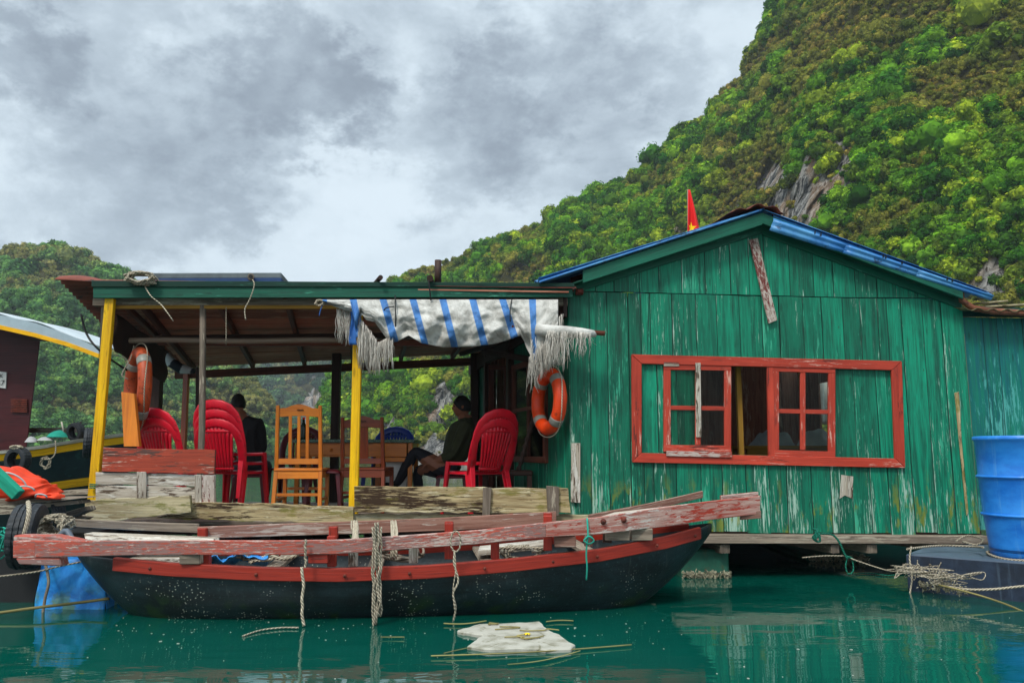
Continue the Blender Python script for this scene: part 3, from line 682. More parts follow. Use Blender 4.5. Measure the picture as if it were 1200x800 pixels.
# dark lining behind the boards so no light leaks through the joints
m = MB()
def lining(m, plane, s0, s1, z0, z1, d0, d1, hole=None):
    if hole:
        lining(m, plane, s0, hole[0], z0, z1, d0, d1); lining(m, plane, hole[1], s1, z0, z1, d0, d1)
        lining(m, plane, hole[0], hole[1], z0, hole[2], d0, d1); lining(m, plane, hole[0], hole[1], hole[3], z1, d0, d1)
    else: m.prism([plane.pt(s0, z0, d0), plane.pt(s1, z0, d0), plane.pt(s1, z1, d0), plane.pt(s0, z1, d0)], plane.n * (d1 - d0))
lining(m, FA, .02, SLEN - .02, lineY(FA, bot, 1) + .06, lineY(FA, seam, 1) - .03, -.032, -.05, (w0 - .02, w1 + .02, wz(w0, 0) - .03, wz(w1, 1) + .03))
m.build('wall_lining', M['dark_wood'], house)

# ---- window: outer frame, fixed shutters, two sashes
fr = None
m = MB()
def px_prism(m, plane, pts, d0, d1, U=None):
    q = [plane.px(x, y, d1) for x, y in pts]; m.prism(q, plane.n * -(d1 - d0), U)
D1 = .03
px_prism(m, FA, [(740, 415), (1057, 423), (1045, 433.5), (752, 426)], .003, D1); px_prism(m, FA, [(741, 541.5), (752, 530.5), (1049, 537), (1061, 548)], .003, D1)
px_prism(m, FA, [(740, 415.5), (752, 426.3), (752, 530.3), (741, 541)], .003, D1 - .002); px_prism(m, FA, [(1057, 423.4), (1061, 547.6), (1049, 536.8), (1045, 433.8)], .003, D1 - .002)
window = m.build('window', M['red_frame'], house, bevel=.003)
m = MB()
def shut(px0, px1, n):
    a0 = FA.at(px0, 480)[0]; a1 = FA.at(px1, 480)[0]
    for k in range(n): 
        s, e = a0 + (a1 - a0) * k / n, a0 + (a1 - a0) * (k + 1) / n
        plank(m, s, e, wz(s, 0) - .01, wz(e, 0) - .01, wz(s, 1) + .02, wz(e, 1) + .02, FA, -.012, .015)
for a_, b_, n_ in ((748, 817, 3), (975, 1056, 3)):
    m = MB(); shut(a_, b_, n_); m.build('shutter', M['green_wall'], window)
def sash(px0, px1, y0, y1, cols, label, tiltpx=1.5):
    fm = MB(); y1r = y1 + tiltpx; y0r = y0 + tiltpx
    f = lambda pts, d0=-.008, d1=.022: px_prism(fm, FA, pts, d0, d1)
    w = 8
    f([(px0, y0), (px1, y0r), (px1, y0r + w), (px0, y0 + w)]); f([(px0, y1 - w), (px1, y1r - w), (px1, y1r), (px0, y1)])
    f([(px0, y0 + w), (px0 + w, y0 + w), (px0 + w, y1 - w), (px0, y1 - w)], -.008, .020); f([(px1 - w, y0r + w), (px1, y0r + w), (px1, y1r - w), (px1 - w, y1r - w)], -.008, .020)
    cx = cols; mid = (y0 + y1) / 2 + 1
    f([(cx - 3, y0 + w), (cx + 3, y0 + w), (cx + 3, y1 - w), (cx - 3, y1 - w)], -.006, .016); f([(px0 + w, mid - 3), (px1 - w, mid - 2), (px1 - w, mid + 3), (px0 + w, mid + 2)], -.004, .014)
    o = fm.build('sash', M['red_frame'], window, bevel=.002); tag(o, label)
    g = MB(); px_prism(g, FA, [(px0 + 4, y0 + 4), (px1 - 4, y0r + 4), (px1 - 4, y1r - 4), (px0 + 4, y1 - 4)], .002, .005); g.build('pane', M['glass'], o)
    return o
s1_ = sash(778, 857, 425, 529, 818, 'left red sash with a grey strip nailed over its middle bar', 1)
m = MB(); px_prism(m, FA, [(815, 425), (821, 425), (822, 512), (816, 512)], .023, .034); px_prism(m, FA, [(778, 424), (796, 424), (796, 429), (778, 429)], .023, .030)
m.build('strip', M['white_wood'], s1_, bevel=.001)
m = MB(); px_prism(m, FA, [(781, 528), (858, 529), (858, 536), (781, 534)], .031, .045); m.build('bottom_rail', M['boat_red'], s1_, bevel=.002)
sash(905, 979, 427, 535, 941, 'right red sash slid beside the fixed green shutter', 2)
m = MB(); px_prism(m, FA, [(899, 426), (906, 426), (908, 535), (901, 535)], -.002, .024); m.build('stile', M['red_frame'], window)

# ---- barge boards and blue roof sheets. Roof ridge runs back from the gable
back_dir = Vector((-.25, 1, 0)).normalized()
def rp(x, y, d=.18): return FA.px(x, y, d)
rid = rp(898, 246); eL = rp(632, 327); eR = rp(1160, 341)
LEN = 3.6
m = MB()
def barge(p_top0, p_top1, h, dep, d): # strip board following the roof edge
    a, b = FA.px(*p_top0, d), FA.px(*p_top1, d); z = Vector((0, 0, 1)); m.prism([a, b, b - z * h, a - z * h], FA.n * -dep)
barge((683, 317), (893, 249), .115, .022, .16); barge((893, 249), (1128, 337), .105, .022, .16)
m.build('barge_board', M['green_trim'], house, bevel=.003)
m = MB()
barge((672, 333), (893, 263), .085, .02, .022); barge((893, 263), (1126, 350), .10, .02, .022)
# soffit between
for (p0, p1) in (((672, 331), (893, 258)), ((893, 258), (1128, 346))):
    a, b = FA.px(*p0, .14), FA.px(*p1, .14); z = Vector((0, 0, .012)); c, d_ = a - FA.n * .13, b - FA.n * .13
    m.prism([a, b, d_, c], -z)
m.build('gable_trim', M['green_trim'], house, bevel=.003)
def corrugate(c00, c10, c11, c01, n, amp, along=True, sub=8, nv=1, sag=None):
    """c00-c10: edge across the waves, c00-c01: edge along the waves"""
    mb = MB(); c00, c10, c11, c01 = map(Vector, (c00, c10, c11, c01)); nrm = (c10 - c00).cross(c01 - c00).normalized()
    def fn(u, v):
        p = (c00.lerp(c10, u)).lerp(c01.lerp(c11, u), v); w = math.cos(u * n * 2 * math.pi); w = math.copysign(abs(w) ** .7, w)
        return p + nrm * amp * w + (Vector((0, 0, sag(u, v))) if sag else Vector((0, 0, 0)))
    mb.grid(fn, n * sub, nv, uvs=(1, 1)); return mb
B3 = back_dir * LEN
def rs(a, e, amp=.012):
    up = Vector((0, 0, .012)); return corrugate(a + up, a + B3 + up, e + B3 + up, e + up, 28, amp)
mb = corrugate(rid + Vector((0, 0, .01)), rid + B3 + Vector((0, 0, .01)), eL + B3, eL, 26, .013); roof = mb.build('roof', M['blue_sheet'], house, solid=.004)
mb = corrugate(rid + Vector((0.0, 0, .01)), rid + B3 + Vector((0, 0, .01)), eR + B3, eR, 26, .013); roofr = mb.build('roof', M['blue_sheet'], house, solid=.004)
# right verge: rounded blue edge sheets, three lengths lapped
m = MB()
p0, p1 = rp(908, 254, .2), rp(1163, 343, .2)
for k in range(3):
    a = p0.lerp(p1, k / 3 - .0); b = p0.lerp(p1, (k + 1) / 3 + .012); lift = .004 * (2 - k)
    dn = (p1 - p0).normalized(); upv = Vector((0, 0, 1)) - dn * dn.z; upv.normalize()
    def fn(u, v, a=a, b=b, lift=lift):
        q = a.lerp(b, u); t = v * math.pi * 1.05; sc = 1.0 - .55 * ((q - p0).length / (p1 - p0).length)
        wv = 1 + .0 * math.sin(v * 12); w = .012 * math.sin(v * 6 * math.pi)
        return q + upv * ((-.13 + v * .215) * sc + lift) + FA.n * (-.05 + .05 * math.sin(t) + w * .6) - FA.n * (.10 * v * v)
    m.grid(fn, 6, 30)
vg = m.build('verge_sheet', M['blue_sheet'], house, solid=.004)
for px in (955, 962, 1035, 1038, 1057, 1110, 1116):
    m = MB(); y = 254 + (px - 908) * (343 - 254) / 255.0; c = FA.px(px, y + 2, .225); m.box(c, (.006, .02, .03)); m.build('nail', M['black_metal'], vg)
# left verge: thin blue sheet edge over the barge board
m = MB(); a, b = rp(632, 331, .19), rp(893, 246.5, .19); up = Vector((0, 0, .016))
m.prism([a, b, b + up, a + up], FA.n * -.12); m.build('verge_sheet', M['blue_sheet'], house, bevel=.003)
# crumpled ridge cap
m = MB(); c = rp(893, 245, .22)
def fn(u, v):
    x = -.26 + u * .46; z = .045 - abs(x) * .26 + .014 * math.sin(u * 17 + v * 3) - (.02 if u > .9 else 0)
    return c + FA.a * x + Vector((0, 0, z)) + back_dir * (v * 3.4) - FA.n * 0 + Vector((0, 0, .006 * math.sin(v * 40)))
m.grid(fn, 16, 30); m.build('ridge_cap', M['rust'], house, solid=.005)

# ---- corner bracket, repair battens
m = MB(); c = FA.px(679, 342, .03); m.box(c, (.07, .06, .05)); m.box(c + FA.n * .035, (.05, .012, .03)); m.build('bracket', M['rust'], house, bevel=.004)
m = MB(); px_prism(m, FA, [(878, 281), (888, 279), (911, 375), (901, 379)], .018, .036); o = m.build('batten', M['white_wood'], house, bevel=.002); o['label'] = 'slanting flaked board nailed on the gable'
M['red_flake'] = wood('flaked maroon board', '#6a3530', '#552a26', chip=['#c8bcb0', '#b5a79a'], chip_amt=.62, dark=.4, cscale=(14, 40)); o.data.materials[0] = M['red_flake']
m = MB(); px_prism(m, FA, [(670, 519), (680, 519), (680, 589), (669, 588)], .012, .03); o = m.build('batten', M['white_wood'], house, bevel=.002)
m = MB(); px_prism(m, FA, [(1119, 460), (1124, 459), (1127, 515), (1135, 600), (1133, 604), (1124, 516)], .006, .016); m.build('corner_strip', M['mossy2'], house, bevel=.002)
m = MB(); px_prism(m, FA, [(986, 556), (1000, 558), (999, 584), (990, 580), (984, 584)], .0045, .008); m.build('patch', M['white_wood'], house)
# nails and drips of bare wood are part of the paint; electrical line along the seam
# ---- side wall facing the porch
SA = Plane((P(560, 480, 10.2).x, 10.2), (XL, 7.2))            # s grows towards the viewer; n faces left/front
m = MB(); zf = .5
sd_w0, sd_w1 = SA.at(604, 480)[0], SA.at(640, 480)[0]; dr0, dr1 = SA.at(573, 480)[0], SA.at(601, 480)[0]
top = 1.1 + .98
def sz(s): return 2.20 + .36 * s / SA.len
run_planks(m, SA, 0, dr0, lambda s: zf - .1, sz); run_planks(m, SA, sd_w1 + .06, SA.len - .0, lambda s: zf - .1, sz)
run_planks(m, SA, sd_w0 - .05, sd_w1 + .06, lambda s: zf - .1, sz, hole=(sd_w0, sd_w1, lambda s: zf + .55, lambda s: zf + 1.5))
run_planks(m, SA, dr0, sd_w0 - .05, lambda s: zf + 1.72, sz)
m.build('wall', M['green_wall'], house)
def frame(plane, s0, s1, z0, z1, w, d0, d1, mat, name, parent, bars=(), vbars=(), pane=True):
    f = MB()
    def q(a, b, c, d): f.prism([plane.pt(a, c, d1), plane.pt(b, c, d1), plane.pt(b, d, d1), plane.pt(a, d, d1)], plane.n * -(d1 - d0))
    q(s0, s1, z1 - w, z1); q(s0, s1, z0, z0 + w); q(s0, s0 + w, z0 + w, z1 - w); q(s1 - w, s1, z0 + w, z1 - w)
    for b in bars: q(s0 + w, s1 - w, b - w * .3, b + w * .3)
    d1 -= .003
    for b in vbars: q(b - w * .3, b + w * .3, z0 + w, z1 - w)
    o = f.build(name, mat, parent, bevel=.002)
    if pane:
        g = MB(); dm = (d0 + d1) / 2; g.prism([plane.pt(s0 + w * .6, z0 + w * .6, dm), plane.pt(s1 - w * .6, z0 + w * .6, dm), plane.pt(s1 - w * .6, z1 - w * .6, dm), plane.pt(s0 + w * .6, z1 - w * .6, dm)], plane.n * -.004); g.build('pane', M['glass'], o)
    return o
sw = frame(SA, sd_w0 - .04, sd_w1 + .05, zf + .5, zf + 1.55, .06, -.01, .035, M['brown_wood'], 'side_window', house, bars=(zf + 1.05,), vbars=((sd_w0 + sd_w1) / 2,))
# open leaf of the doorway
dl = Plane(tuple(SA.pt(dr0 + .05, 0, .02).xy), tuple((SA.pt(dr0 + .05, 0, .02) + Vector((.42, .12, 0))).xy))
dr = frame(dl, 0, .42, zf + .04, zf + 1.66, .06, -.02, .02, M['brown_wood'], 'door', house, bars=(zf + .6, zf + 1.1), vbars=(.21,))
m = MB(); m.beam(SA.pt(dr0, zf, .03), SA.pt(dr0, zf + 1.9, .03), .07, .07, up=SA.n); m.beam(SA.pt(sd_w0 - .1, zf, .03), SA.pt(sd_w0 - .1, zf + 1.9, .03), .09, .07, up=SA.n); m.beam(SA.pt(dr0, zf + 1.72, .03), SA.pt(sd_w0 - .1, zf + 1.72, .03), .06, .08, up=SA.n)
m.build('door_frame', M['dark_wood'], house, bevel=.003)
# ---- interior shell: floor, back wall with a bright opening, right wall
BK = Plane((SA.o.x, 10.2), (FA.pt(SLEN, 0).x - .5, 10.3)); RW = Plane(tuple(FA.pt(SLEN, 0).xy), tuple(BK.pt(BK.len, 0).xy))
bw = [BK.at(938, 440)[0], BK.at(980, 440)[0], BK.at(950, 520)[1], BK.at(950, 437)[1]]
m = MB(); run_planks(m, BK, 0, BK.len, lambda s: zf - .1, lambda s: 2.32, hole=(bw[0], bw[1], lambda s: bw[2], lambda s: bw[3]))  # back wall stops short of the gable so that daylight enters the room
run_planks(m, RW, 0, RW.len, lambda s: zf - .1, lambda s: 2.2, hole=(RW.len * .3, RW.len * .85, lambda s: zf + .7, lambda s: 1.95))  # wide opening in the unseen right wall is added to light the room
m.build('wall', M['roof_under'], house)
frame(BK, bw[0] - .04, bw[1] + .04, bw[2] - .04, bw[3] + .04, .06, -.02, .03, M['yellow_wood'], 'back_window', house, pane=False)
m = MB(); fl = [FA.pt(0, .45, -.06), FA.pt(SLEN, .45, -.06), BK.pt(BK.len, .45, .02), BK.pt(0, .45, .02)]
m.prism(fl, (0, 0, -.05)); m.build('floor', M['brown_wood'], house)
m = MB()
for k in range(4):
    t = .12 + k * .25; a = rid.lerp(rid + B3, t); l = eL.lerp(eL + B3, t); r = eR.lerp(eR + B3, t); dz = Vector((0, 0, -.07)); inl = Vector((.35, 0, .02)); m.beam(a + dz, l + dz + (a - l).normalized() * .45, .05, .08); m.beam(a + dz, r + dz + (a - r).normalized() * .45, .05, .08)
m.build('rafter', M['brown_wood'], house)
# ---- what can be seen inside
a, z = FA.at(876, 480); ip = FA.pt(a, zf, -.22); m = MB(); m.beam(ip, ip + Vector((0, 0, 1.55)), .045, .045, up=FA.n); m.build('inner_post', M['yellow_wood'], house)
tb0 = P(880, 522, 8.6); tb1 = P(985, 522, 8.6); tz = tb0.z
wt_ = thing('work_table', 'yellow pine table heaped with cloth inside the green house window', 'table', (tb0.x, 8.7, zf)); m = MB(); m.prism([(tb0.x - .1, 8.45, tz), (tb1.x + .05, 8.45, tz), (tb1.x + .05, 9.1, tz), (tb0.x - .1, 9.1, tz)], (0, 0, -.035)); m.build('tabletop', M['yellow_wood'], wt_, bevel=.004)
m = MB(); m.prism([(tb0.x - .06, 8.47, tz - .036), (tb1.x, 8.47, tz - .036), (tb1.x, 8.47, tz - .13), (tb0.x - .06, 8.47, tz - .13)], (0, .02, 0)); m.build('apron', M['yellow_wood'], wt_)
for x, y in ((tb0.x - .05, 8.5), (tb1.x, 8.5), (tb0.x - .05, 9.05), (tb1.x, 9.05)): m = MB(); m.beam((x, y, zf), (x, y, tz - .036), .05, .05, up=(0, 1, 0)); m.build('leg', M['yellow_wood'], wt_)
def heap(name, c, rx, ry, h, mat, label, cat, seed=0, group=None):
    b = MB(); c = Vector(c)
    def fn(u, v):
        an = u * 2 * math.pi; rr = v; p = Vector((rx * rr * math.cos(an), ry * rr * math.sin(an), 0)); nn = mnoise.noise(Vector((p.x * 9 + seed, p.y * 9, seed * 1.7))) ; z = h * max(0, (1 - rr ** 2.2)) * (1 + .6 * nn) if v < 1 else 0
        return c + p * (1 + .15 * nn) + Vector((0, 0, z))
    b.grid(fn, 28, 10); o = b.build(name, mat, origin=c); return tag(o, label, cat, group)
heap('cloth_heap', (tb0.x + .28, 8.75, tz + .002), .26, .2, .16, M['white_bag'], 'grey rumpled cloth heap on the table in the open window gap', 'cloth', 3)
heap('cloth_heap', (tb0.x + .75, 8.7, tz + .002), .22, .18, .15, M['paper'], 'white cloth heap on the table behind the right sash', 'cloth', 8)
m = MB(); cx, cy = BK.at(958, 450)[0], 0
def fn(u, v): return BK.pt(bw[0] + .08 + u * (bw[1] - bw[0] - .1), bw[3] - .02 - v * .62 - .05 * u, .06 + .018 * math.sin(u * 30 + v * 2))
m.grid(fn, 24, 10); tag(m.build('curtain', M['curtain'], solid=.003), 'white lace cloth hanging in the back opening of the green house', 'curtain')
ch = thing('dining_chair', 'orange wooden chair seen through the left sash of the red window', 'chair', P(827, 520, 7.9) * 1); ch.location.z = zf
m = MB(); c = Vector(ch.location)
for dx in (-.17, .17): m2_ = MB(); m2_.beam(c + Vector((dx, 0, 0)), c + Vector((dx, .0, .66)), .035, .035, up=(0, 1, 0)); m2_.build('leg', M['orange_wood'], ch)
for dx in (-.17, .17): m2_ = MB(); m2_.beam(c + Vector((dx, .36, 0)), c + Vector((dx, .36, .42)), .035, .035, up=(0, 1, 0)); m2_.build('leg', M['orange_wood'], ch)
m.box(c + Vector((0, .18, .43)), (.4, .4, .03)); m.build('seat', M['orange_wood'], ch); m = MB(); m.box(c + Vector((0, 0, .62)), (.38, .025, .10)); m.box(c + Vector((0, 0, .52)), (.30, .02, .04)); m.build('backrest', M['orange_wood'], ch)

# ---- deck ledger, joists, floats under the house
m = MB(); z0 = FA.at(900, 632)[1]
m.prism([FA.px(790, 626, .10), FA.px(1160, 628, .10), FA.px(1160, 637, .10), FA.px(790, 636.5, .10)], FA.n * -.16); m.build('ledger', M['old_wood'], house, bevel=.004)
m = MB(); m.prism([FA.px(800, 617, -.02), FA.px(1150, 622, -.02), FA.px(1150, 629, -.02), FA.px(800, 626, -.02)], FA.n * -.1); m.build('sill_beam', M['dark_wood'], house)
m = MB()
for px, s in ((670, 1), (760, 1), (847, 1.15), (975, 1), (1018, 1.2), (1110, 1)):
    a, z = FA.at(px, 642); p = FA.pt(a, z, .07); m.beam(p, p + back_dir * 2.8, .08 * s, .075)
m.build('joist', M['old_wood'], house, bevel=.004)
m = MB(); a0 = SA.pt(0, 0); 
for px0, px1, dd in ((1195, 1196, 0),): pass
def floatbox(px0, px1, ytop, Yd, depth, label, mat='concrete_green'):
    a = P(px0, ytop, Yd); b = P(px1, ytop, Yd); z = a.z; o = MB()
    def rb(x0, x1, y0, y1, zb, zt):
        o.hexa([(x0, y0, zb), (x1, y0, zb), (x1 - .0, y1, zb), (x0, y1, zb), (x0, y0, zt), (x1, y0, zt), (x1, y1, zt), (x0, y1, zt)])
    rb(a.x, b.x, Yd, Yd + depth, -.3, z)
    w = o.build('pontoon', M[mat], bevel=.02); tag(w, label, 'pontoon'); return w
floatbox(798, 854, 644, 7.28, 1.6, 'green concrete pontoon under the house just right of the bow of the boat')
floatbox(946, 1016, 650, 8.4, 1.6, 'dark barnacled pontoon far under the middle of the house')
floatbox(690, 745, 640, 8.0, 1.6, 'green float hidden behind the boat bow under the house')
floatbox(640, 1105, 600, 10.0, .5, 'long dark box added for the black shade at the far side under the house', 'hull_dark')  # added dark box, stands in for the black shadow beneath the house
# barnacle crusts on the floats at the water line
def crust(name, p0, p1, n, label, seed=1, sc=.022):
    b = MB(); r = random.Random(seed)
    for k in range(n):
        p = Vector(p0).lerp(Vector(p1), r.random()) + Vector((r.gauss(0, .006), -abs(r.gauss(0, .012)), r.gauss(.03, .016))); s = sc * r.uniform(.4, 1.2)
        b.tn = r.random(); q = [p + Vector((r.uniform(-1, 1), r.uniform(-1, 0), r.uniform(-1, 1))) * s for _ in range(4)]; i = b.add(q)
        for f in ((0, 1, 2), (0, 2, 3), (0, 3, 1), (1, 3, 2)): b.face([i + x for x in f])
    o = b.build(name, M['shell']); return tag(o, label, 'barnacles', kind='stuff')
M['shell'] = wood('barnacle shells', '#a39f88', '#6f6850', dark=.6, tone=.6)
crust('barnacle_crust', (P(798, 644, 7.27).x, 7.27, .0), (P(854, 644, 7.27).x, 7.27, .0), 260, 'pale barnacles crusting the near green pontoon at the waterline')
crust('barnacle_crust', (P(946, 644, 8.39).x, 8.39, .0), (P(1016, 644, 8.39).x, 8.39, .0), 260, 'pale barnacles crusting the far pontoon under the house', 5, .026)

# ============================================================ RIGHT ANNEX
AN = Plane((FA.pt(SLEN, 0).x + .012, FA.pt(SLEN, 0).y + .06), (P(1500, 480, 7.75).x, 7.75))
annex = thing('side_shed', 'teal blue plank shed with a rusty gutter right of the green house', 'shed', AN.pt(0, .45))
m = MB(); run_planks(m, AN, 0, AN.len, lambda s: lineY(FA, bot, SLEN) + .02, lambda s: AN.at(1150, 372)[1], .13, .26); m.build('wall', M['teal_wall'], annex)
m = MB(); zt = AN.at(1150, 371)[1]; m.prism([AN.pt(0, zt, .012), AN.pt(AN.len, zt, .012), AN.pt(AN.len, zt + .09, .012), AN.pt(0, zt + .09, .012)], AN.n * -.03); m.build('wall_plate', M['teal_wall'], annex)
m = MB(); g0 = [AN.px(x, y, .16) for x, y in ((1126, 339), (1127, 352), (1140, 361), (1165, 365), (1205, 367), (1300, 371), (1490, 380))]
m.tube(g0, [.026, .028, .030, .032, .032, .032, .032], 10); m.build('gutter', M['rust_pipe'], annex)
e0, e1 = AN.px(1130, 362, .2), AN.px(1490, 374, .2); bk = Vector((-.1, 1.6, .30))
mb = corrugate(e0, e1, e1 + bk, e0 + bk, 22, .012); mb.build('roof', M['rust_sheet'], annex, solid=.004)
def mossroof():
    return plain('mossy cement sheet', '#6c6a4a', .9, .5, 9, .6, dirt='#38401c', dirt_amt=.6)
mb.v = mb.v; annex_roof = [o for o in kids(annex) if o.name.startswith('roof')][-1]; annex_roof.data.materials[0] = mossroof()
m = MB()
for k, (x0, x1, y) in enumerate(((1142, 1176, 356), (1150, 1200, 360))):
    m.beam(AN.px(x0, y, .1), AN.px(x1, y - 3, -.1), .09, .015)
tag(m.build('scrap_board', M['mossy'], bevel=.002), 'rotten scrap board lying on the shed roof behind the blue verge', 'board')

# flag on a thin mast behind the left roof slope
fl0 = P(806, 300, 8.4); ftop = P(806, 222, 8.4)
flag = thing('flag', 'small red flag with a yellow star hanging folded above the house roof', 'flag', fl0)
m = MB(); m.tube([fl0 - Vector((0, 0, .3)), ftop], .008, 6); m.build('flagpole', M['bamboo'], flag)
def fpt(u, v):     # folded cloth hanging down from the mast top
    z = ftop.z - .01 - v * .52; w = (.02 + .15 * v ** 1.0) * u; return Vector((ftop.x - .03 * v + w, 8.38 - .03 * math.sin(u * 9 + v * 2) * v, z - .04 * u * v))
m = MB(); m.grid(fpt, 20, 16); fc = m.build('cloth', M['flag_red'], flag, solid=.002)
m = MB()
def sp(x, y): return fpt(x, y) - Vector((0, .006, 0))
star = []
for k in range(10):
    an = math.pi / 2 + k * math.pi / 5; r_ = (.44, .17)[k % 2]; star.append((r_ * math.cos(an), r_ * math.sin(an)))
def stp(q): u = min(1, max(0, (q[0] + .42) / 1.2)); v = .80 - q[1] * .30; return sp(u, min(1, v))
c = m.add([stp((0, 0))]); ids = m.add([stp(q) for q in star])
for k in range(10): m.face((c, ids + k, ids + (k + 1) % 10))
m.build('star', M['flag_yellow'], fc)
# ============================================================ PORCH
YF = 7.2
porch = thing('porch', 'open sided porch with yellow posts, green fascia and a rusty roof', 'porch', (P(390, 600, YF).x, YF, .45))
zf = .5
# roof: corrugations run left-right; front edge high, rear edge low
c00, c10 = P(68, 326.5, 7.12), P(676, 336, 7.02)                 # front left / right (top edge)
c01 = P(196, 434, 10.3); c11 = P(598, 408, 10.3)
c01 = Vector((P(168, 434, 10.3).x, 10.3, P(168, 428, 10.3).z)); 
mb = corrugate(c00, c01, c11, c10, 30, .014, nv=12); proof = mb.build('roof', M['rust_sheet'], porch, solid=.004)
# lining boards under the sheets
def rq(u, v, dz=0): return (c00.lerp(c10, u)).lerp(c01.lerp(c11, u), v) + Vector((0, 0, dz))
m = MB(); n = 15
for k in range(n):
    v0, v1 = k / n + .003, (k + 1) / n - .003; z = -.035 - rnd.random() * .006; u0 = .115 + rnd.uniform(-.01, .01)
    m.prism([rq(u0, v0, z), rq(.985, v0, z), rq(.985, v1, z), rq(u0, v1, z)], (0, 0, -.012), Vector((1, 0, 0)))
m.build('ceiling_board', M['roof_under'], porch)
for u in (.14, .30, .44, .57, .70, .84):
    m = MB(); m.beam(rq(u - .00, .02, -.085), rq(u, .995, -.085), .045, .07); m.build('rafter', M['brown_wood'], porch, bevel=.003)
m = MB()
for v in (.45,): m.beam(rq(.12, v, -.15), rq(.98, v, -.15), .06, .06)
m.build('purlin', M['dark_wood'], porch, bevel=.004)
m = MB(); m.beam(rq(.09, .985, -.16), rq(.99, .985, -.16), .05, .10); m.build('rear_beam', M['brown_wood'], porch, bevel=.004)
# folded sheet lip on the left front corner
m = MB()
def fn(u, v):
    a = P(66, 328, 7.1).lerp(P(150, 333, 7.1), u); return a + Vector((0, -.03 + .3 * v, (.055 + .02 * math.sin(u * 5)) * (1 - (u * .9) ** 2) * math.sin(math.pi * min(v * 1.2, 1)) + .0))
m.grid(fn, 12, 8); lip = m.build('roof_edge', M['rust_sheet'], porch, solid=.004)
# green fascia and dark flashing above it
m = MB(); q = [P(109, 335, 7.06), P(671, 335.5, 7.06), P(671, 348, 7.06), P(109, 349, 7.06)]; m.prism(q, (0, .03, 0)); m.build('fascia', M['green_trim'], porch, bevel=.003)
M['green_dark'] = wood('dark green flashing', '#0c3a33', '#123c2c', chip=['#2d6a58'], chip_amt=.2)
m = MB(); q = [P(107, 328.5, 7.045), P(673, 331.5, 7.045), P(673, 336, 7.045), P(107, 336, 7.045)]; m.prism(q, (0, .2, 0)); m.build('flashing', M['green_dark'], porch, bevel=.003)
m = MB(); m.beam(P(135, 360, 7.2), P(400, 360, 7.2), .04, .03); m.build('batten', M['yellow_wood'], porch)
m = MB(); m.beam(P(110, 354, 7.22), P(665, 354, 7.22), .05, .075); m.build('front_beam', M['old_wood'], porch, bevel=.004)
# posts
def post(x0, y0, x1, y1, Y0, Y1, w, mat, label=None, roundp=False, d=None):
    m = MB(); a, b = P(x0, y0, Y0), P(x1, y1, Y1)
    if roundp: m.tube([a.lerp(b, t) + Vector((rnd.gauss(0, .004), 0, 0)) for t in (0, .2, .4, .6, .8, 1)], w / 2, 10)
    else: m.beam(a, b, w, d or w, up=(0, 1, 0))
    o = m.build('post', M[mat], porch, bevel=0 if roundp else .004)
    if label: o['label'] = label
    return o
post(129.5, 350, 108, 600, 7.12, 7.12, .083, 'yellow_paint', 'yellow painted post at the front left corner', d=.05)
post(420.5, 352, 414, 604, 7.12, 7.14, .078, 'yellow_paint', 'yellow painted post in the middle of the front', d=.05)
post(238, 358, 234.5, 600, 7.2, 7.2, .058, 'old_wood', 'thin grey round post behind the red board', True)
post(186, 405, 178, 600, 9.0, 9.0, .10, 'dark_wood'); post(219, 430, 212, 590, 10.2, 10.2, .065, 'redbrown_wood'); post(232, 430, 230, 590, 10.0, 10.0, .04, 'dark_wood')
post(395, 405, 391, 600, 9.9, 9.9, .10, 'dark_wood'); post(556, 414, 556, 590, 10.15, 10.15, .10, 'dark_wood'); post(572, 412, 570, 590, 9.9, 9.9, .06, 'dark_wood')
post(122, 360, 120, 410, 7.5, 7.5, .04, 'old_wood')
# long pole slung under the roof, held by two ties
m = MB(); a, b = P(152, 399, 7.6), P(402, 399, 7.6)
m.tube([a.lerp(b, t) + Vector((0, 0, .006 * math.sin(t * 9))) for t in [i / 12 for i in range(13)]], .027, 10); a2, b2 = P(402, 400, 7.62), P(600, 402, 7.62); 
o = tag(m.build('bamboo_pole', M['bamboo']), 'grey pole slung level under the porch roof', 'pole')
m = MB(); a, b = P(235, 402, 7.75), P(560, 402, 7.75); m.beam(a, b, .05, .055); m.build('cross_beam', M['brown_wood'], porch, bevel=.004)
m = MB(); m.beam(P(145, 356, 7.3), P(188, 398, 8.9), .045, .055); m.build('brace', M['brown_wood'], porch, bevel=.003)
m = MB(); m.beam(P(570, 412, 9.0), P(642, 425, 7.6), .05, .06); m.beam(P(540, 415, 9.6), P(600, 396, 8.4), .04, .05); m.build('brace', M['dark_wood'], porch, bevel=.003)
# ceiling back infill above the house side wall
m = MB(); q = [SA.pt(-.3, 2.12, .05), SA.pt(SA.len, 2.33, .05), SA.pt(SA.len, 2.62, .05), SA.pt(-.3, 2.3, .05)]; m.prism(q, SA.n * -.03); m.build('end_board', M['dark_wood'], porch)
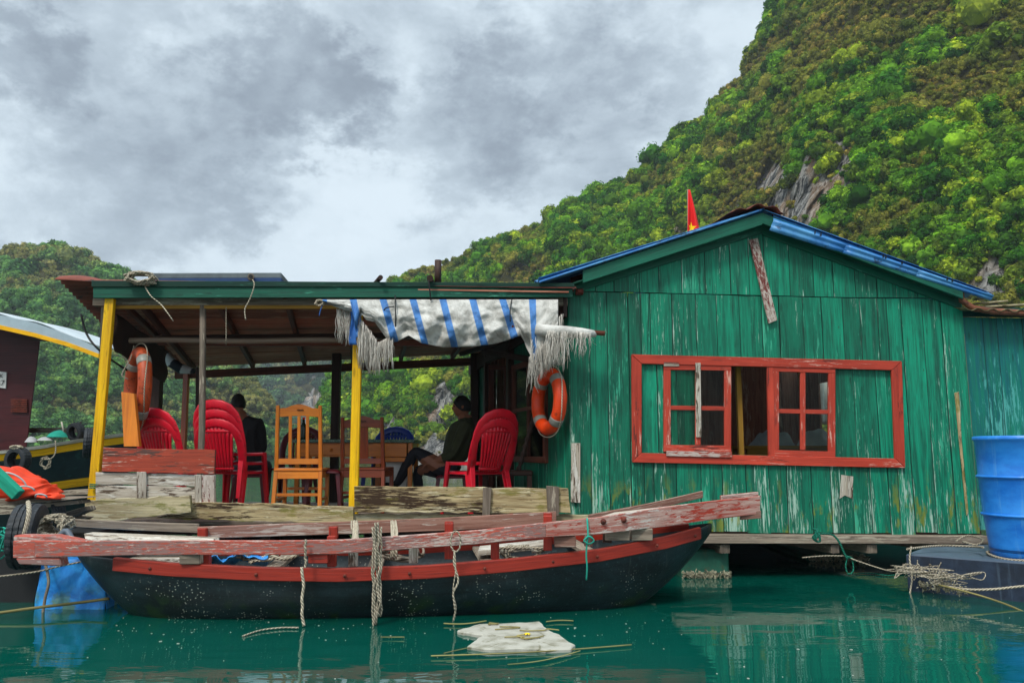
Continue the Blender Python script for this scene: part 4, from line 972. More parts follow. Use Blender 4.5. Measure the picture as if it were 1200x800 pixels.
# deck boards, run left-right
m = MB(); YB = 9.95; xl = P(92, 600, 7.15).x; n = 17
for k in range(n):
    y0 = 7.16 + (YB - 7.16) * k / n; y1 = 7.16 + (YB - 7.16) * (k + 1) / n - .012; xe = lambda y: XL - (y - 7.2) * (XL - SA.o.x) / 3.0 - .03; sh = -(y0 - 7.2) * .1
    m.prism([(xl + sh * 0, y0, zf), (xe(y0), y0, zf), (xe(y1), y1, zf), (xl, y1, zf)], (0, 0, -.03 + rnd.uniform(-.003, .003)), Vector((1, 0, 0)))
m.build('deck', M['deck_wood'], porch, bevel=.003)
m = MB()
for y in (7.35, 8.5, 9.8): m.beam((xl + .02, y, zf - .08), (XL - (y - 7.2) * .3, y, zf - .08), .08, .10)
for x in (xl + .1, -2.2, -1.2, -.3): m.beam((x, 7.28, zf - .19), (x, 9.9, zf - .19), .09, .11)
m.build('joist', M['dark_wood'], porch, bevel=.004)
for k, (x, y) in enumerate(((-3.15, 7.55), (-2.0, 7.7), (-.8, 7.6), (-3.0, 9.2), (-1.2, 9.3))):
    m = MB(); m.tube([(x - .45, y, .06), (x + .45, y, .06)], .28, 20); 
    for dx in (-.15, .15): m.tube([(x + dx - .012, y, .06), (x + dx + .012, y, .06)], .292, 20)
    tag(m.build('float_drum', M['dark_grey'], bevel=.01, origin=(x, y, .06)), 'dark float drum under the ' + ('front left corner of the porch', 'front of the porch between the two yellow posts', 'front right end of the porch', 'rear left corner of the porch', 'rear middle of the porch')[k], 'drum', 'float drums under the porch deck')

# ---- plank barrier along the front edge
def board(m, pts, Y0, th, wob=0.0, nseg=1):
    """outline in pixels at depth Y0, given thickness; edges roughened when wob>0"""
    if wob:
        q = []
        for i in range(len(pts)):
            a, b = pts[i], pts[(i + 1) % len(pts)]; L = math.hypot(a[0] - b[0], a[1] - b[1]); k = max(1, int(L / 12))
            for j in range(k): t = j / k; q.append((a[0] + (b[0] - a[0]) * t + (rnd.uniform(-wob, wob) if j else 0), a[1] + (b[1] - a[1]) * t + (rnd.uniform(-wob, wob) if j else 0)))
        pts = q
    U = None
    m.prism([P(x, y, Y0) for x, y in pts], (0, th, 0), (P(pts[0][0] + 50, pts[0][1], Y0) - P(*pts[0], Y0)).normalized() if not nseg == 2 else Vector((0, 0, 1)))
bar = thing('plank_barrier', 'low barrier with a faded red top board over flaking white boards', 'barrier', P(180, 600, 7.0))
m = MB(); board(m, [(121, 524), (252, 527), (251, 555), (119, 552)], 7.0, .028, .5); m.build('top_board', M['red_board'], bar, bevel=.002)
m = MB(); board(m, [(112, 553), (252, 556), (252, 570), (112, 567)], 7.02, .022, .5); board(m, [(112, 568), (252, 571), (252, 592), (112, 590)], 7.02, .022, .6); m.build('board', M['white_wood'], bar, bevel=.002)
for q_ in ([(160, 552.5), (171, 552.5), (171, 592), (160, 592)], [(228, 556), (236, 556), (236, 590), (228, 590)]): m = MB(); board(m, q_, 6.995, .02, 0, 2); m.build('upright', M['white_wood'], bar, bevel=.002)
m = MB(); board(m, [(236.5, 556.5), (251, 557), (251, 590), (236.5, 590)], 6.99, .02, 0, 2); m.build('upright', M['red_flake'], bar, bevel=.002)
m = MB(); board(m, [(99, 586), (222, 580), (224, 600), (170, 606), (118, 612), (100, 609)], 6.88, .05, 1.0)
tag(m.build('loose_plank', M['mossy'], bevel=.004), 'thick mossy grey plank propped across the porch front at far left', 'plank')
m = MB(); board(m, [(215, 589), (300, 589.5), (414, 594), (414, 614), (300, 610), (170, 607), (223, 600)], 6.95, .07, 1.2)
tag(m.build('edge_beam', M['mossy2'], bevel=.004), 'long mossy edge timber under the plastic chairs left of the middle yellow post', 'timber')
bar2 = thing('plank_barrier', 'thick cracked yellowish board held by two short uprights right of the middle yellow post', 'barrier', P(540, 600, 6.95))
m = MB(); board(m, [(415, 569.5), (666, 572), (669, 601), (415, 600)], 6.95, .045, .9); m.build('board', M['mossy2'], bar2, bevel=.003)
for q_ in ([(566, 571), (576, 571), (574, 604), (565, 604)], [(640, 569), (655, 570), (655, 604), (642, 604)]): m = MB(); board(m, q_, 6.92, .025, 0, 2); m.build('upright', M['old_wood'], bar2, bevel=.002)
m = MB(); board(m, [(415, 602), (690, 603), (690, 616), (415, 613)], 6.99, .05, .8); tag(m.build('edge_beam', M['mossy'], bevel=.003), 'grey mossy edge timber below the cracked yellowish board', 'timber')
# lean orange offcut by the lifebuoy
m = MB(); board(m, [(142, 459), (157, 461), (163, 523), (145, 523)], 7.12, .05, 0, 2)
tag(m.build('orange_offcut', M['orange_wood'], bevel=.002), 'short orange wood offcut standing upright beside the left lifebuoy', 'board')

# hanging brown sheet at the left end
m = MB(); a = P(136, 368, 7.5); b = P(196, 412, 8.9)
def fn(u, v): p = a.lerp(b, u); zt = p.z; return Vector((p.x + .02 * math.sin(v * 7 + u * 3), p.y, zt - v * (.36 - .0 * u) + .01 * math.sin(u * 14)))
m.grid(fn, 20, 14); tag(m.build('wind_cloth', plain('brown tarpaulin', '#3b2a22', .8, .35, 5, .5), solid=.006), 'dark brown sheet hanging under the left end of the porch roof', 'sheet')
# rolled stripy cloth hanging at the back left
m = MB(); pts = [P(192, 412, 9.3), P(200, 424, 9.3), P(212, 432, 9.3), P(228, 435, 9.3)]; m.tube(pts, [.03, .06, .06, .03], 10)
t_ = NT('black white rolled cloth'); w_ = t_.n('TexWave', Vector=t_.map(t_.n('UVMap').outputs[0], (2, 14, 1)), Scale=.6, Distortion=1.5); t_.bsdf(t_.mix(t_.step(w_.outputs[1], .5, .65), lin('#14202c'), lin('#b9c4c8')), .7)
tag(m.build('rolled_cloth', t_.m), 'rolled black and white cloth slung under the rear left roof edge', 'cloth')

# ---- things on the porch roof
m = MB()
pl = [P(176, 319.5, 7.4), P(330, 319, 7.4), P(330, 330, 7.4), P(176, 330, 7.4)]
pb = thing('roof_panel', 'long dark grey panel with a blue edge lying on the porch roof', 'panel', P(250, 330, 7.6))
m.prism([pl[0], pl[1], pl[1] - Vector((0, 0, .06)), pl[0] - Vector((0, 0, .06))], (0, .7, -.08)); m.build('panel', plain('grey panel skin', '#5a6467', .5, .3), pb, bevel=.01)
m = MB(); m.prism([P(180, 326, 7.38), P(330, 325.5, 7.38), P(330, 332, 7.38), P(180, 332, 7.38)], (0, .6, -.06)); m.build('frame', M['panel_blue'], pb, bevel=.004)
def stub(a, b, r, label, mat='old_wood'):
    m = MB(); a, b = Vector(a), Vector(b); m.tube([a, a.lerp(b, .5), b], r, 12); d = (b - a).normalized(); o = m.build('pole_end', M[mat]); return tag(o, label, 'pole')
stub(P(294, 324, 7.1), P(294, 330, 9.0), .030, 'round pole end with a hollow centre resting on the roof panel')
stub(P(446, 325, 6.98), P(438, 334, 7.6), .022, 'short dark pole end on the porch roof left of the upright stub', 'dark_wood')
stub(P(513, 334, 7.2), P(513.5, 305, 7.2), .032, 'short upright wooden stub on the porch roof', 'dark_wood')
stub(P(504, 326, 6.98), P(506, 333, 7.8), .030, 'dark pole end lying beside the upright roof stub', 'dark_wood')
m = MB(); c = P(294, 324, 7.09); m.tube([c, c + Vector((0, -.012, 0))], .018, 12); o = m.build('hollow', M['cable_black']); o.parent = bpy.data.objects['pole_end']; o.matrix_parent_inverse = Matrix.Identity(4)  # black disc on the solid end, stands in for shade inside the pole
def rope(pts, r, name, mat, label=None, cat='rope', parent=None, n=6, wob=0.0, sub=4, group=None, build=True, mb=None):
    pts = [Vector(p) for p in pts]; q = []
    for i in range(len(pts) - 1):
        p0 = pts[max(i - 1, 0)]; p1 = pts[i]; p2 = pts[i + 1]; p3 = pts[min(i + 2, len(pts) - 1)]
        for k in range(sub):
            t = k / sub; q.append(.5 * ((2 * p1) + (p2 - p0) * t + (2 * p0 - 5 * p1 + 4 * p2 - p3) * t * t + (3 * p1 - p0 - 3 * p2 + p3) * t ** 3))
    q.append(pts[-1])
    if wob: q = [p + Vector((rnd.gauss(0, wob), rnd.gauss(0, wob), rnd.gauss(0, wob))) for p in q]
    m = mb or MB(); m.tube(q, r, n)
    if not build or mb: return m
    o = m.build(name, M[mat] if isinstance(mat, str) else mat, parent)
    if label: tag(o, label, cat, group)
    return o
def coil(c, w, h, d, turns, r, mat, label, seed=1, name='rope_coil'):
    m = MB(); rr = random.Random(seed); c = Vector(c); pts = []
    for k in range(turns * 9):
        a = k / 9 * 2 * math.pi; s = .55 + .45 * rr.random(); pts.append(c + Vector((w / 2 * s * math.cos(a + rr.gauss(0, .25)), d / 2 * rr.uniform(-1, 1), h / 2 * s * math.sin(a))))
    rope(pts, r, name, mat, mb=m, build=False, sub=3, n=5); o = m.build(name, M[mat]); return tag(o, label, 'rope')
coil(P(165, 326, 7.0), .28, .12, .12, 16, .009, 'rope_white', 'tangled pale rope bundle lashed on the front left of the roof')
rope([P(170, 336, 7.0), P(177, 347, 6.97), P(188, 356, 6.99), P(196, 366, 6.97), P(203, 376, 7.0)], .005, 'dangling_string', 'rope_white', 'loose cord dangling from the rope bundle on the roof')
rope([P(296, 328, 6.99), P(298, 334, 6.97), P(293, 350, 6.98), P(287, 362, 6.98), P(288, 375, 6.98)], .005, 'dangling_string', 'rope_white', 'thin cord hanging from the hollow pole end')
rope([P(265, 360, 7.15), P(265, 404, 7.15)], .004, 'dangling_string', 'rope_white', 'straight pale cord hanging behind the fascia left of the pole end cord')
rope([P(95, 368, 7.4), P(101, 390, 7.4), P(114, 408, 7.35), P(140, 428, 7.5), P(172, 447, 7.8)], .010, 'cable', 'cable_black', 'black cable drooping past the front left yellow post', 'cable')
rope([P(501, 322, 7.0), P(503, 335, 6.98), P(505, 352, 7.0)], .007, 'tie_wire', 'cable_black', 'dark wire tie hanging over the fascia below the roof stub', 'wire')
m = MB(); 
for k in range(3): m.tube([P(107 + i, 568 + k * 2 + .8 * math.sin(i), 7.06) for i in (-2, 4, 9, 14, 17)], .006, 5)
tag(m.build('lashing', M['rope_green']), 'dark green lashing tied round the foot of the left yellow post', 'rope')
# ============================================================ STRIPED TARPAULIN
def ip(pts, x): return float(np.interp(x, [p[0] for p in pts], [p[1] for p in pts]))
TB = [(378, 353), (395, 361), (410, 367), (414, 400), (419, 368), (430, 384), (443, 402), (452, 400), (465, 393), (480, 402), (505, 407), (540, 406), (565, 403), (585, 397), (596, 393), (606, 408), (625, 426), (634, 424), (655, 392), (662, 384)]
awn = thing('striped_tarpaulin', 'white tarpaulin with blue stripes and frayed edges hung under the green fascia beside the gable', 'tarpaulin', P(520, 351, 7.04))
def tarp_pt(u, v):
    x0 = 378 + 276 * u; yb = ip(TB, x0); y = 351 + (yb - 351) * v; sh = 14 * v * (1 if x0 > 425 else (x0 - 378) / 47 * .4) * (1 if x0 < 600 else max(0, 1 - (x0 - 600) / 30))
    gather = 0
    for gx in (463, 597): gather += math.exp(-((x0 - gx) / 16) ** 2)
    bulge = math.sin(math.pi * min(1, v * 1.0)) * .10 * (1 - .8 * gather) + v * .03
    fold = .032 * math.sin(u * 60 + v * 9) * v * (1 - v * .3) + (.016 + .02 * max(0, u - .6)) * math.sin((v * 14 + math.sin(u * 13) * 3.5)) * v
    nn = mnoise.noise(Vector((u * 22, v * 6, 1.3))) * .03 * min(1, v * 3) + .022 * math.sin((u * 276 * .16 + v * 9 + 2 * mnoise.noise(Vector((u * 9, v * 2, 7))))) * v + mnoise.noise(Vector((u * 60 + v * 12, v * 10, 4))) * .012
    return P(x0 + sh * (1 if x0 < 640 else 0), y, 7.03 - bulge + fold + nn)
m = MB(); m.grid(tarp_pt, 210, 34, uvs=(1, 1))
def tarp_uv(mb):
    new = []
    for f in mb.uv:
        q = []
        for (u, v) in f: q.append(((276 * u) / 35 + .50, v * 1.3))
        new.append(q)
    mb.uv = new
tarp_uv(m)
cloth = m.build('cloth', M['tarp'], awn, solid=.003)
fr = MB(); rr = random.Random(4)
def strands(path, n, l0, l1, Y=6.99, spread=2.0, r=.0018, lf=None):
    for k in range(int(n * 1.7)):
        t = rr.random() * (len(path) - 1); i = int(t); f = t - i; x = path[i][0] * (1 - f) + path[i + 1][0] * f; y = path[i][1] * (1 - f) + path[i + 1][1] * f
        L = rr.uniform(l0, l1) * (lf(x) if lf else 1); dx = rr.gauss(0, spread); yy = Y + rr.gauss(0, .018)
        pts = [P(x + dx * s + rr.gauss(0, .75), y - 1 + L * s, yy - .015 * math.sin(s * 3)) for s in (0, .2, .4, .6, .8, 1)]
        fr.tube(pts, r * rr.uniform(.6, 1.5), 4)
strands([(394, 362), (410, 367)], 34, 24, 42, 7.0, 1.6)
strands([(419, 369), (443, 402)], 80, 34, 58, 6.98, 2.0, lf=lambda x: 1.15 - (x - 419) / 24 * .45)
strands([(443, 402), (461, 394)], 48, 18, 40, 6.98, 1.5)
strands([(622, 400), (660, 368)], 60, 28, 50, 6.96, 3)
strands([(620, 420), (640, 400), (652, 392)], 90, 22, 44, 6.95, 3.5, lf=lambda x: 1.1 - (x - 620) / 32 * .3)
strands([(640, 388), (666, 389)], 40, 20, 48, 6.87, 3); strands([(664, 388), (692, 391)], 40, 6, 34, 6.88, 3)
o = fr.build('fringe', M['rope_strand'], awn); o['kind'] = 'stuff'
# blue frayed strip left of the middle post
m = MB()
def fn(u, v): return P(410 + u * 9 + 1.5 * math.sin(v * 6), 362 + v * 42, 6.985 - .01 * math.sin(u * 6 + v * 3))
m.grid(fn, 6, 12); m.build('blue_strip', plain('blue tarp strip', '#2b66b0', .6), awn, solid=.002)
m = MB(); m.tube([P(628, 386, 6.93), P(645, 388, 6.91), P(665, 388.5, 6.91), P(682, 390, 6.92), P(698, 391, 6.95)], [.05, .055, .05, .045, .03], 12); m.build('rolled_edge', M['tarp'], awn)

m = MB(); m.tube([P(600, 383, 7.03), P(709, 390.5, 6.93)], .022, 12); tag(m.build('awning_pole', M['brown_wood']), 'brown round pole sticking out of the rolled tarpaulin edge in front of the green wall', 'pole')
rope([P(463, 346, 7.03), P(463.5, 370, 6.96), P(463, 394, 6.97)], .006, 'tie_cord', 'cable_black', parent=awn)
rope([P(600, 350, 7.03), P(598, 362, 6.97), P(598, 377, 6.96)], .005, 'tie_cord', 'cable_black', parent=awn)
rope([P(448, 368, 6.97), P(452, 361, 6.95), P(462, 359, 6.95)], .006, 'tie_cord', 'cable_black', parent=awn)
coil(P(375, 355, 7.0), .10, .06, .05, 5, .005, 'rope_white', 'small knot of pale cord at the left tip of the striped tarpaulin', 9, 'cord_knot')
rope([P(379, 356, 7.0), P(376, 362, 6.99), P(374, 370, 7.0)], .004, 'cord_end', plain('blue cord', '#2b66b0', .8), 'short blue cord end at the left tip of the tarpaulin')

# ============================================================ LIFEBUOYS
def lifebuoy(name, label, c, nrm, Rm, r, mat, stretch=1.0, bandmat='silver_tape', droop=0):
    c = Vector(c); nrm = Vector(nrm).normalized(); up = Vector((0, 0, 1)); up = (up - nrm * up.dot(nrm)).normalized(); sd = nrm.cross(up)
    t = thing(name, label, 'lifebuoy', c)
    ring = lambda a, R_: c + up * (math.cos(a) * R_ * stretch) + sd * (math.sin(a) * R_)
    m = MB(); m.tube([ring(k / 40 * 2 * math.pi, Rm * (1 + .01 * math.sin(k * 1.7))) for k in range(40)], r, 16, closed=True, flat=1.0, up=nrm); body = m.build('ring', M[mat], t)
    for b in range(4):
        a0 = math.pi / 4 + b * math.pi / 2; m = MB(); m.tube([ring(a0 + d, Rm) for d in (-.13, -.06, 0, .06, .13)], r * 1.03, 16, up=nrm); m.build('band', M[bandmat], t)
    m = MB(); pts = []
    for k in range(48):
        a = k / 48 * 2 * math.pi; s = abs(math.sin(2 * (a - math.pi / 4 + math.pi / 4 + math.pi / 4))) ; pts.append(ring(a, Rm + r * (1.03 + .25 * s)) + nrm * (.02 * math.sin(a * 3)))
    m.tube(pts, .0055, 6, closed=True, up=nrm); m.build('grab_line', M['rope_white'], t)
    return t
n1 = (SA.n + Vector((-.15, -.55, 0))).normalized()
b1 = lifebuoy('lifebuoy', 'bright orange lifebuoy with grey bands hanging at the corner of the green house', P(643, 470, 7.35), (-.93, -.37, .03), .25, .062, 'orange_vinyl')
b2 = lifebuoy('lifebuoy', 'faded orange lifebuoy hanging from the left end of the porch roof', P(161, 455, 7.45), (-.80, -.62, 0), .275, .062, 'orange_old', 1.2)
rope([P(646, 404, 7.25), P(650, 418, 7.25), P(657, 427, 7.25), P(664, 420, 7.23), P(666, 404, 7.2)], .005, 'hanging_loop', 'rope_white', 'loose white loop above the right lifebuoy')
rope([P(157, 405, 7.5), P(153, 420, 7.42), P(146, 432, 7.36), P(143, 440, 7.34), P(150, 444, 7.34)], .006, 'lifebuoy_tether', 'rope_white', 'white cord tying the faded lifebuoy to the roof pole')

# ============================================================ FURNITURE (local coordinates; a chair faces +Y)
def plastic_chair(label, mat, loc, rz, group=None, proto=None):
    if proto is not None:
        c = copy_tree(proto); c.location = loc; c.rotation_euler = (0, 0, rz); c['label'] = label
        if group: c['group'] = group
        return c
    t = thing('plastic_chair', label, 'chair', loc, rz, group, local=True); mt = M[mat]
    m = MB()
    def fn(u, v):
        x = -.225 + .45 * u; y = -.20 + .43 * v; ex = abs(u - .5) * 2; ey = abs(v - .5) * 2; k = max(ex, ey)
        z = .425 - .018 * (1 - ex * ex) * (1 - ey * ey) - max(0, k - .86) / .14 * .03
        rr_ = 1 - .06 * (ex * ey) ** 4; return Vector((x * rr_, y * rr_, z))
    m.grid(fn, 22, 22); m.build('seat', mt, t, solid=.006)
    m = MB()
    def back_y(z): return -.20 - max(0, z - .42) * .32 - .02 * math.sin(max(0, z - .42) * 6)
    arch = [(-.205, .40), (-.222, .50), (-.232, .60), (-.228, .70), (-.205, .78), (-.155, .84), (-.08, .872), (0, .882)]
    arch = arch + [(-x, z) for x, z in arch[-2::-1]]
    cv = lambda x: .035 * (1 - (x / .24) ** 2)
    m.tube([(x, back_y(z) - cv(x), z) for x, z in arch], .042, 12, flat=.26, up=(0, 1, .1))
    for k in range(9):      # fan of slats narrowing to the seat
        f = (k - 4) / 4; xt, xb = f * .165, f * .105; zt_ = .855 - .05 * f * f; pts = []
        for j in range(6):
            s = j / 5; z = .415 + (zt_ - .415) * s; x = xb + (xt - xb) * s; pts.append((x, back_y(z) - cv(x) + .004, z))
        m.tube(pts, [.0125 + .0075 * j / 5 for j in range(6)], 6, flat=.30, up=(0, 1, .1))
    for zz, w in ((.45, .13), (.80, .17)):
        m.tube([(x, back_y(zz) - cv(x) + .004, zz) for x in (-w, -w / 2, 0, w / 2, w)], .018, 6, flat=.4, up=(0, 1, 0))
    m.build('backrest', mt, t)
    for sx in (-1, 1):
        for sy, y0, y1 in ((1, .185, .225), (-1, -.195, -.275)):
            m = MB(); m.beam((sx * .198, y0, .425), (sx * .232, y1, 0), .055, .012, up=(0, 1, 0), w1=.036, h1=.010); m.beam((sx * .222, y0 - sy * .02, .425), (sx * .248, y1 - sy * .012, 0), .012, .055, up=(0, 1, 0), w1=.010, h1=.036)
            m.build('leg', mt, t, bevel=.003)
    return t
G = 'red plastic chairs on the porch'
c0 = P(276, 560, 7.95); 
pc = plastic_chair('bottom chair of the tall red plastic stack behind the left barrier', 'red_plastic', (c0.x, 7.95, zf), R(-14), G)
plastic_chair('middle chair of the tall red plastic stack', None, (c0.x, 7.93, zf + .088), R(-13), G, pc)
plastic_chair('topmost chair of the tall red plastic stack', None, (c0.x, 7.91, zf + .176), R(-15), G, pc)
c1 = P(557, 560, 7.85)
plastic_chair('lower chair of the two red ones stacked in front of the house door', None, (c1.x, 7.85, zf), R(38), G, pc)
plastic_chair('upper chair of the two red ones stacked in front of the house door', None, (c1.x + .01, 7.83, zf + .088), R(40), G, pc)
c2 = P(212, 560, 7.75)
plastic_chair('lower red chair behind the barrier beside the faded lifebuoy', None, (c2.x, 7.75, zf), R(-20), G, pc)
plastic_chair('upper red chair behind the barrier beside the faded lifebuoy', None, (c2.x, 7.73, zf + .088), R(-22), G, pc)
for o in bpy.data.objects:
    if o.name.startswith('plastic_chair') and 'lifebuoy' in o.get('label', ''): pass
mc0 = P(342, 560, 9.62); mc = plastic_chair('maroon plastic chair behind the table seen between the slats of the orange chair', 'maroon_plastic', (mc0.x, 9.62, zf), R(176), 'maroon plastic seats'); 
bc0 = P(452, 560, 9.65); bc = plastic_chair('blue plastic chair behind the right end of the green topped table', 'blue_plastic', (bc0.x, 9.65, zf - .0), R(172))
def stool(label, loc, rz, mat='maroon_plastic', h=.43):
    t = thing('plastic_stool', label, 'stool', loc, rz, 'maroon plastic seats', local=True); m = MB()
    def fn(u, v):
        x = -.17 + .34 * u; y = -.17 + .34 * v; k = max(abs(u - .5), abs(v - .5)) * 2; return Vector((x, y, h - max(0, k - .8) / .2 * .035))
    m.grid(fn, 14, 14); m.build('seat', M[mat], t, solid=.006)
    for sx in (-1, 1):
        for sy in (-1, 1): m = MB(); m.beam((sx * .14, sy * .14, h - .02), (sx * .18, sy * .18, 0), .045, .014, up=(0, 1, 0), w1=.03); m.build('leg', M[mat], t, bevel=.003)
    return t
st1 = P(380, 560, 8.2); stool('maroon plastic stool between the orange chair and the red brown chair', (st1.x, 8.2, zf), R(8))

def wooden_chair(label, mat, loc, rz, H=1.04, slats=3, wide=False):
    t = thing('wooden_chair', label, 'chair', loc, rz, None, local=True); mt = M[mat]; w = .21
    for sx in (-1, 1):
        m = MB(); m.beam((sx * (w + .012), -.23, 0), (sx * w, -.19, .45), .038, .04, up=(0, 1, 0)); m.beam((sx * w, -.19, .448), (sx * (w - .008), -.27, H - .01), .036, .036, up=(0, 1, 0), w1=.032); m.build('leg', mt, t, bevel=.004)
        m = MB(); m.beam((sx * w, .20, 0), (sx * w, .20, .42), .038, .038, up=(0, 1, 0)); m.build('leg', mt, t, bevel=.004)
    m = MB(); m.box((0, 0, .435), (.46, .44, .028)); m.build('seat', mt, t, bevel=.006)
    m = MB(); m.box((0, -.20, .385), (.40, .022, .07)); m.box((0, .20, .385), (.40, .022, .06)); m.box((-w, 0, .385), (.02, .38, .06)); m.box((w, 0, .385), (.02, .38, .06)); m.build('apron', mt, t, bevel=.002)
    m = MB(); m.box((0, -.21, .20), (.41, .018, .028)); m.box((-w, 0, .15), (.018, .40, .028)); m.box((w, 0, .15), (.018, .40, .028)); m.box((0, .20, .24), (.41, .018, .028)); m.build('stretcher', mt, t)
    # crest rail with a raised wavy top
    m = MB(); n = 24; zc = H - .115
    prof = [(-w + .016 + (2 * w - .032) * k / n, 0) for k in range(n + 1)]
    top = [Vector((x, -.268, H - .028 + .030 * math.cos(x / w * math.pi * .95) ** 1 * (1 if abs(x) < .13 else .4))) for x, _ in prof]; bt = [Vector((x, -.260, zc + .006 * math.cos(x / w * 3))) for x, _ in prof]
    m.prism(bt + top[::-1], (0, .022, 0), Vector((1, 0, 0))); m.build('crest_rail', mt, t, bevel=.003)
    if not wide:
        m = MB()
        for k in range(slats): x = (k - (slats - 1) / 2) * .082; m.beam((x, -.205, .53), (x, -.256, zc + .004), .030, .014, up=(0, 1, 0))
        m.build('slats', mt, t, bevel=.002)
    else:
        m = MB(); m.beam((0, -.205, .53), (0, -.256, zc + .004), .115, .014, up=(0, 1, 0)); m.build('splat', mt, t, bevel=.002)
    m = MB(); m.box((0, -.204, .515), (.385, .02, .055)); m.build('lower_rail', mt, t, bevel=.002)
    m = MB(); 
    for a in range(5): m.tube([(-.02 + .012 * a, -.2725, H - .055 + .008 * math.sin(a * 2)), (-.012 + .012 * a, -.2735, H - .05), (-.004 + .012 * a, -.2725, H - .06)], .003, 5)
    m.build('carving', M['dark_wood'], t)
    return t
w0_ = P(347, 560, 7.75); wooden_chair('tall varnished orange chair with three back slats facing the table', 'orange_wood', (w0_.x, 7.98, zf), R(3), 1.06)
w1_ = P(425, 560, 8.1); wooden_chair('red brown wooden chair with one wide splat behind the middle yellow post', 'redbrown_wood', (w1_.x, 8.36, zf), R(-4), .965, wide=True)

# dark armchair against the house wall, seen from the side
t = thing('dark_armchair', 'dark brown wooden chair with spiral turned back standing under the right lifebuoy', 'chair', (P(605, 560, 8.1).x, 8.1, zf))
cx = t.location.x; m = MB(); m.box((cx - .09, 8.1, zf + .40), (.50, .44, .05)); m.build('seat', M['maroon_wood'] if 'maroon_wood' in M else M['dark_wood'], t, bevel=.008)
for dy in (-.19, .19):
    m = MB(); m.beam((cx + .13, 8.1 + dy, zf), (cx + .13, 8.1 + dy, zf + .38), .045, .045, up=(0, 1, 0)); m.build('leg', M['dark_wood'], t)
    m = MB(); m.beam((cx - .31, 8.1 + dy, zf), (cx - .31, 8.1 + dy, zf + .38), .045, .045, up=(0, 1, 0)); m.build('leg', M['dark_wood'], t)
for dy in (-.19, .0, .19):
    m = MB(); a = Vector((cx + .02, 8.1 + dy, zf + .42)); b = Vector((cx + .20, 8.1 + dy, zf + 1.03)); n = 40
    m.tube([a.lerp(b, k / n) for k in range(n + 1)], [.020 + .006 * math.sin(k * 1.3) for k in range(n + 1)], 8); m.build('spindle', M['dark_wood'], t)
m = MB(); m.beam((cx + .20, 7.88, zf + 1.04), (cx + .20, 8.32, zf + 1.04), .04, .05); m.build('crest_rail', M['dark_wood'], t, bevel=.004)

# ---- table
TX0, TX1 = P(343, 517, 8.75).x, P(486, 517, 8.75).x; TZ = P(400, 516.5, 8.75).z
tb = thing('dining_table', 'varnished orange table with a green marbled top and a drawer on the porch', 'table', ((TX0 + TX1) / 2, 9.05, zf))
m = MB(); m.box(((TX0 + TX1) / 2, 9.05, TZ), (TX1 - TX0, .62, .035)); m.build('tabletop', M['marble'], tb, bevel=.006)
m = MB(); m.box(((TX0 + TX1) / 2 - .02, 8.79, TZ - .095), (TX1 - TX0 - .14, .022, .15)); m.box(((TX0 + TX1) / 2 - .02, 9.31, TZ - .095), (TX1 - TX0 - .14, .022, .15)); m.box((TX0 + .04, 9.05, TZ - .095), (.022, .48, .15)); m.box((TX1 - .04, 9.05, TZ - .095), (.022, .48, .15)); m.build('apron', M['orange_wood'], tb, bevel=.003)
m = MB(); m.box((TX0 + .42, 8.772, TZ - .095), (.55, .02, .115)); d_ = m.build('drawer', M['orange_wood'], tb, bevel=.004)
m = MB(); m.lathe((TX0 + .42, 8.745, TZ - .095), [(.0, -.018), (.016, -.012), (.018, 0), (.012, .012), (.012, .02)], 12, axis=Matrix.Rotation(R(-90), 3, 'X')); m.build('knob', M['orange_wood'], d_)
for x in (TX0 + .05, TX1 - .05):
    for y in (8.80, 9.30): m = MB(); m.beam((x, y, zf), (x, y, TZ - .018), .05, .05, up=(0, 1, 0)); m.build('leg', M['orange_wood'], tb, bevel=.004)
m = MB(); m.box((TX1 - .40, 8.795, TZ - .35), (.05, .04, .36)); m.box((TX1 - .22, 8.795, TZ - .20), (.32, .03, .05)); m.build('side_frame', M['orange_wood'], tb, bevel=.003)
bxm = MB(); bxm.box((TX1 - .21, 9.02, zf + .28), (.24, .3, .56)); tag(bxm.build('white_carton', M['paper'], bevel=.01), 'white box standing under the right end of the porch table', 'box')
bxm = MB(); bxm.box((TX1 - .42, 9.12, zf + .30), (.15, .25, .60)); tag(bxm.build('black_case', M['black_metal'], bevel=.01), 'dark box beside the white box under the table', 'box')
# small items on the table
bt = thing('bottle', 'dark green bottle standing on the left part of the porch table', 'bottle', (TX0 + .06, 8.95, TZ + .018)); m = MB(); m.lathe(bt.location, [(0, 0), (.034, .002), (.036, .02), (.036, .13), (.030, .16), (.014, .19), (.013, .235), (.0, .237)], 20); m.build('body', plain('green bottle', '#0f2a1c', .15, .1), bt)
m = MB(); m.lathe(Vector(bt.location) + Vector((0, 0, .225)), [(.0145, 0), (.0155, .004), (.0155, .022), (0, .024)], 16); m.build('cap', M['flag_red'], bt)

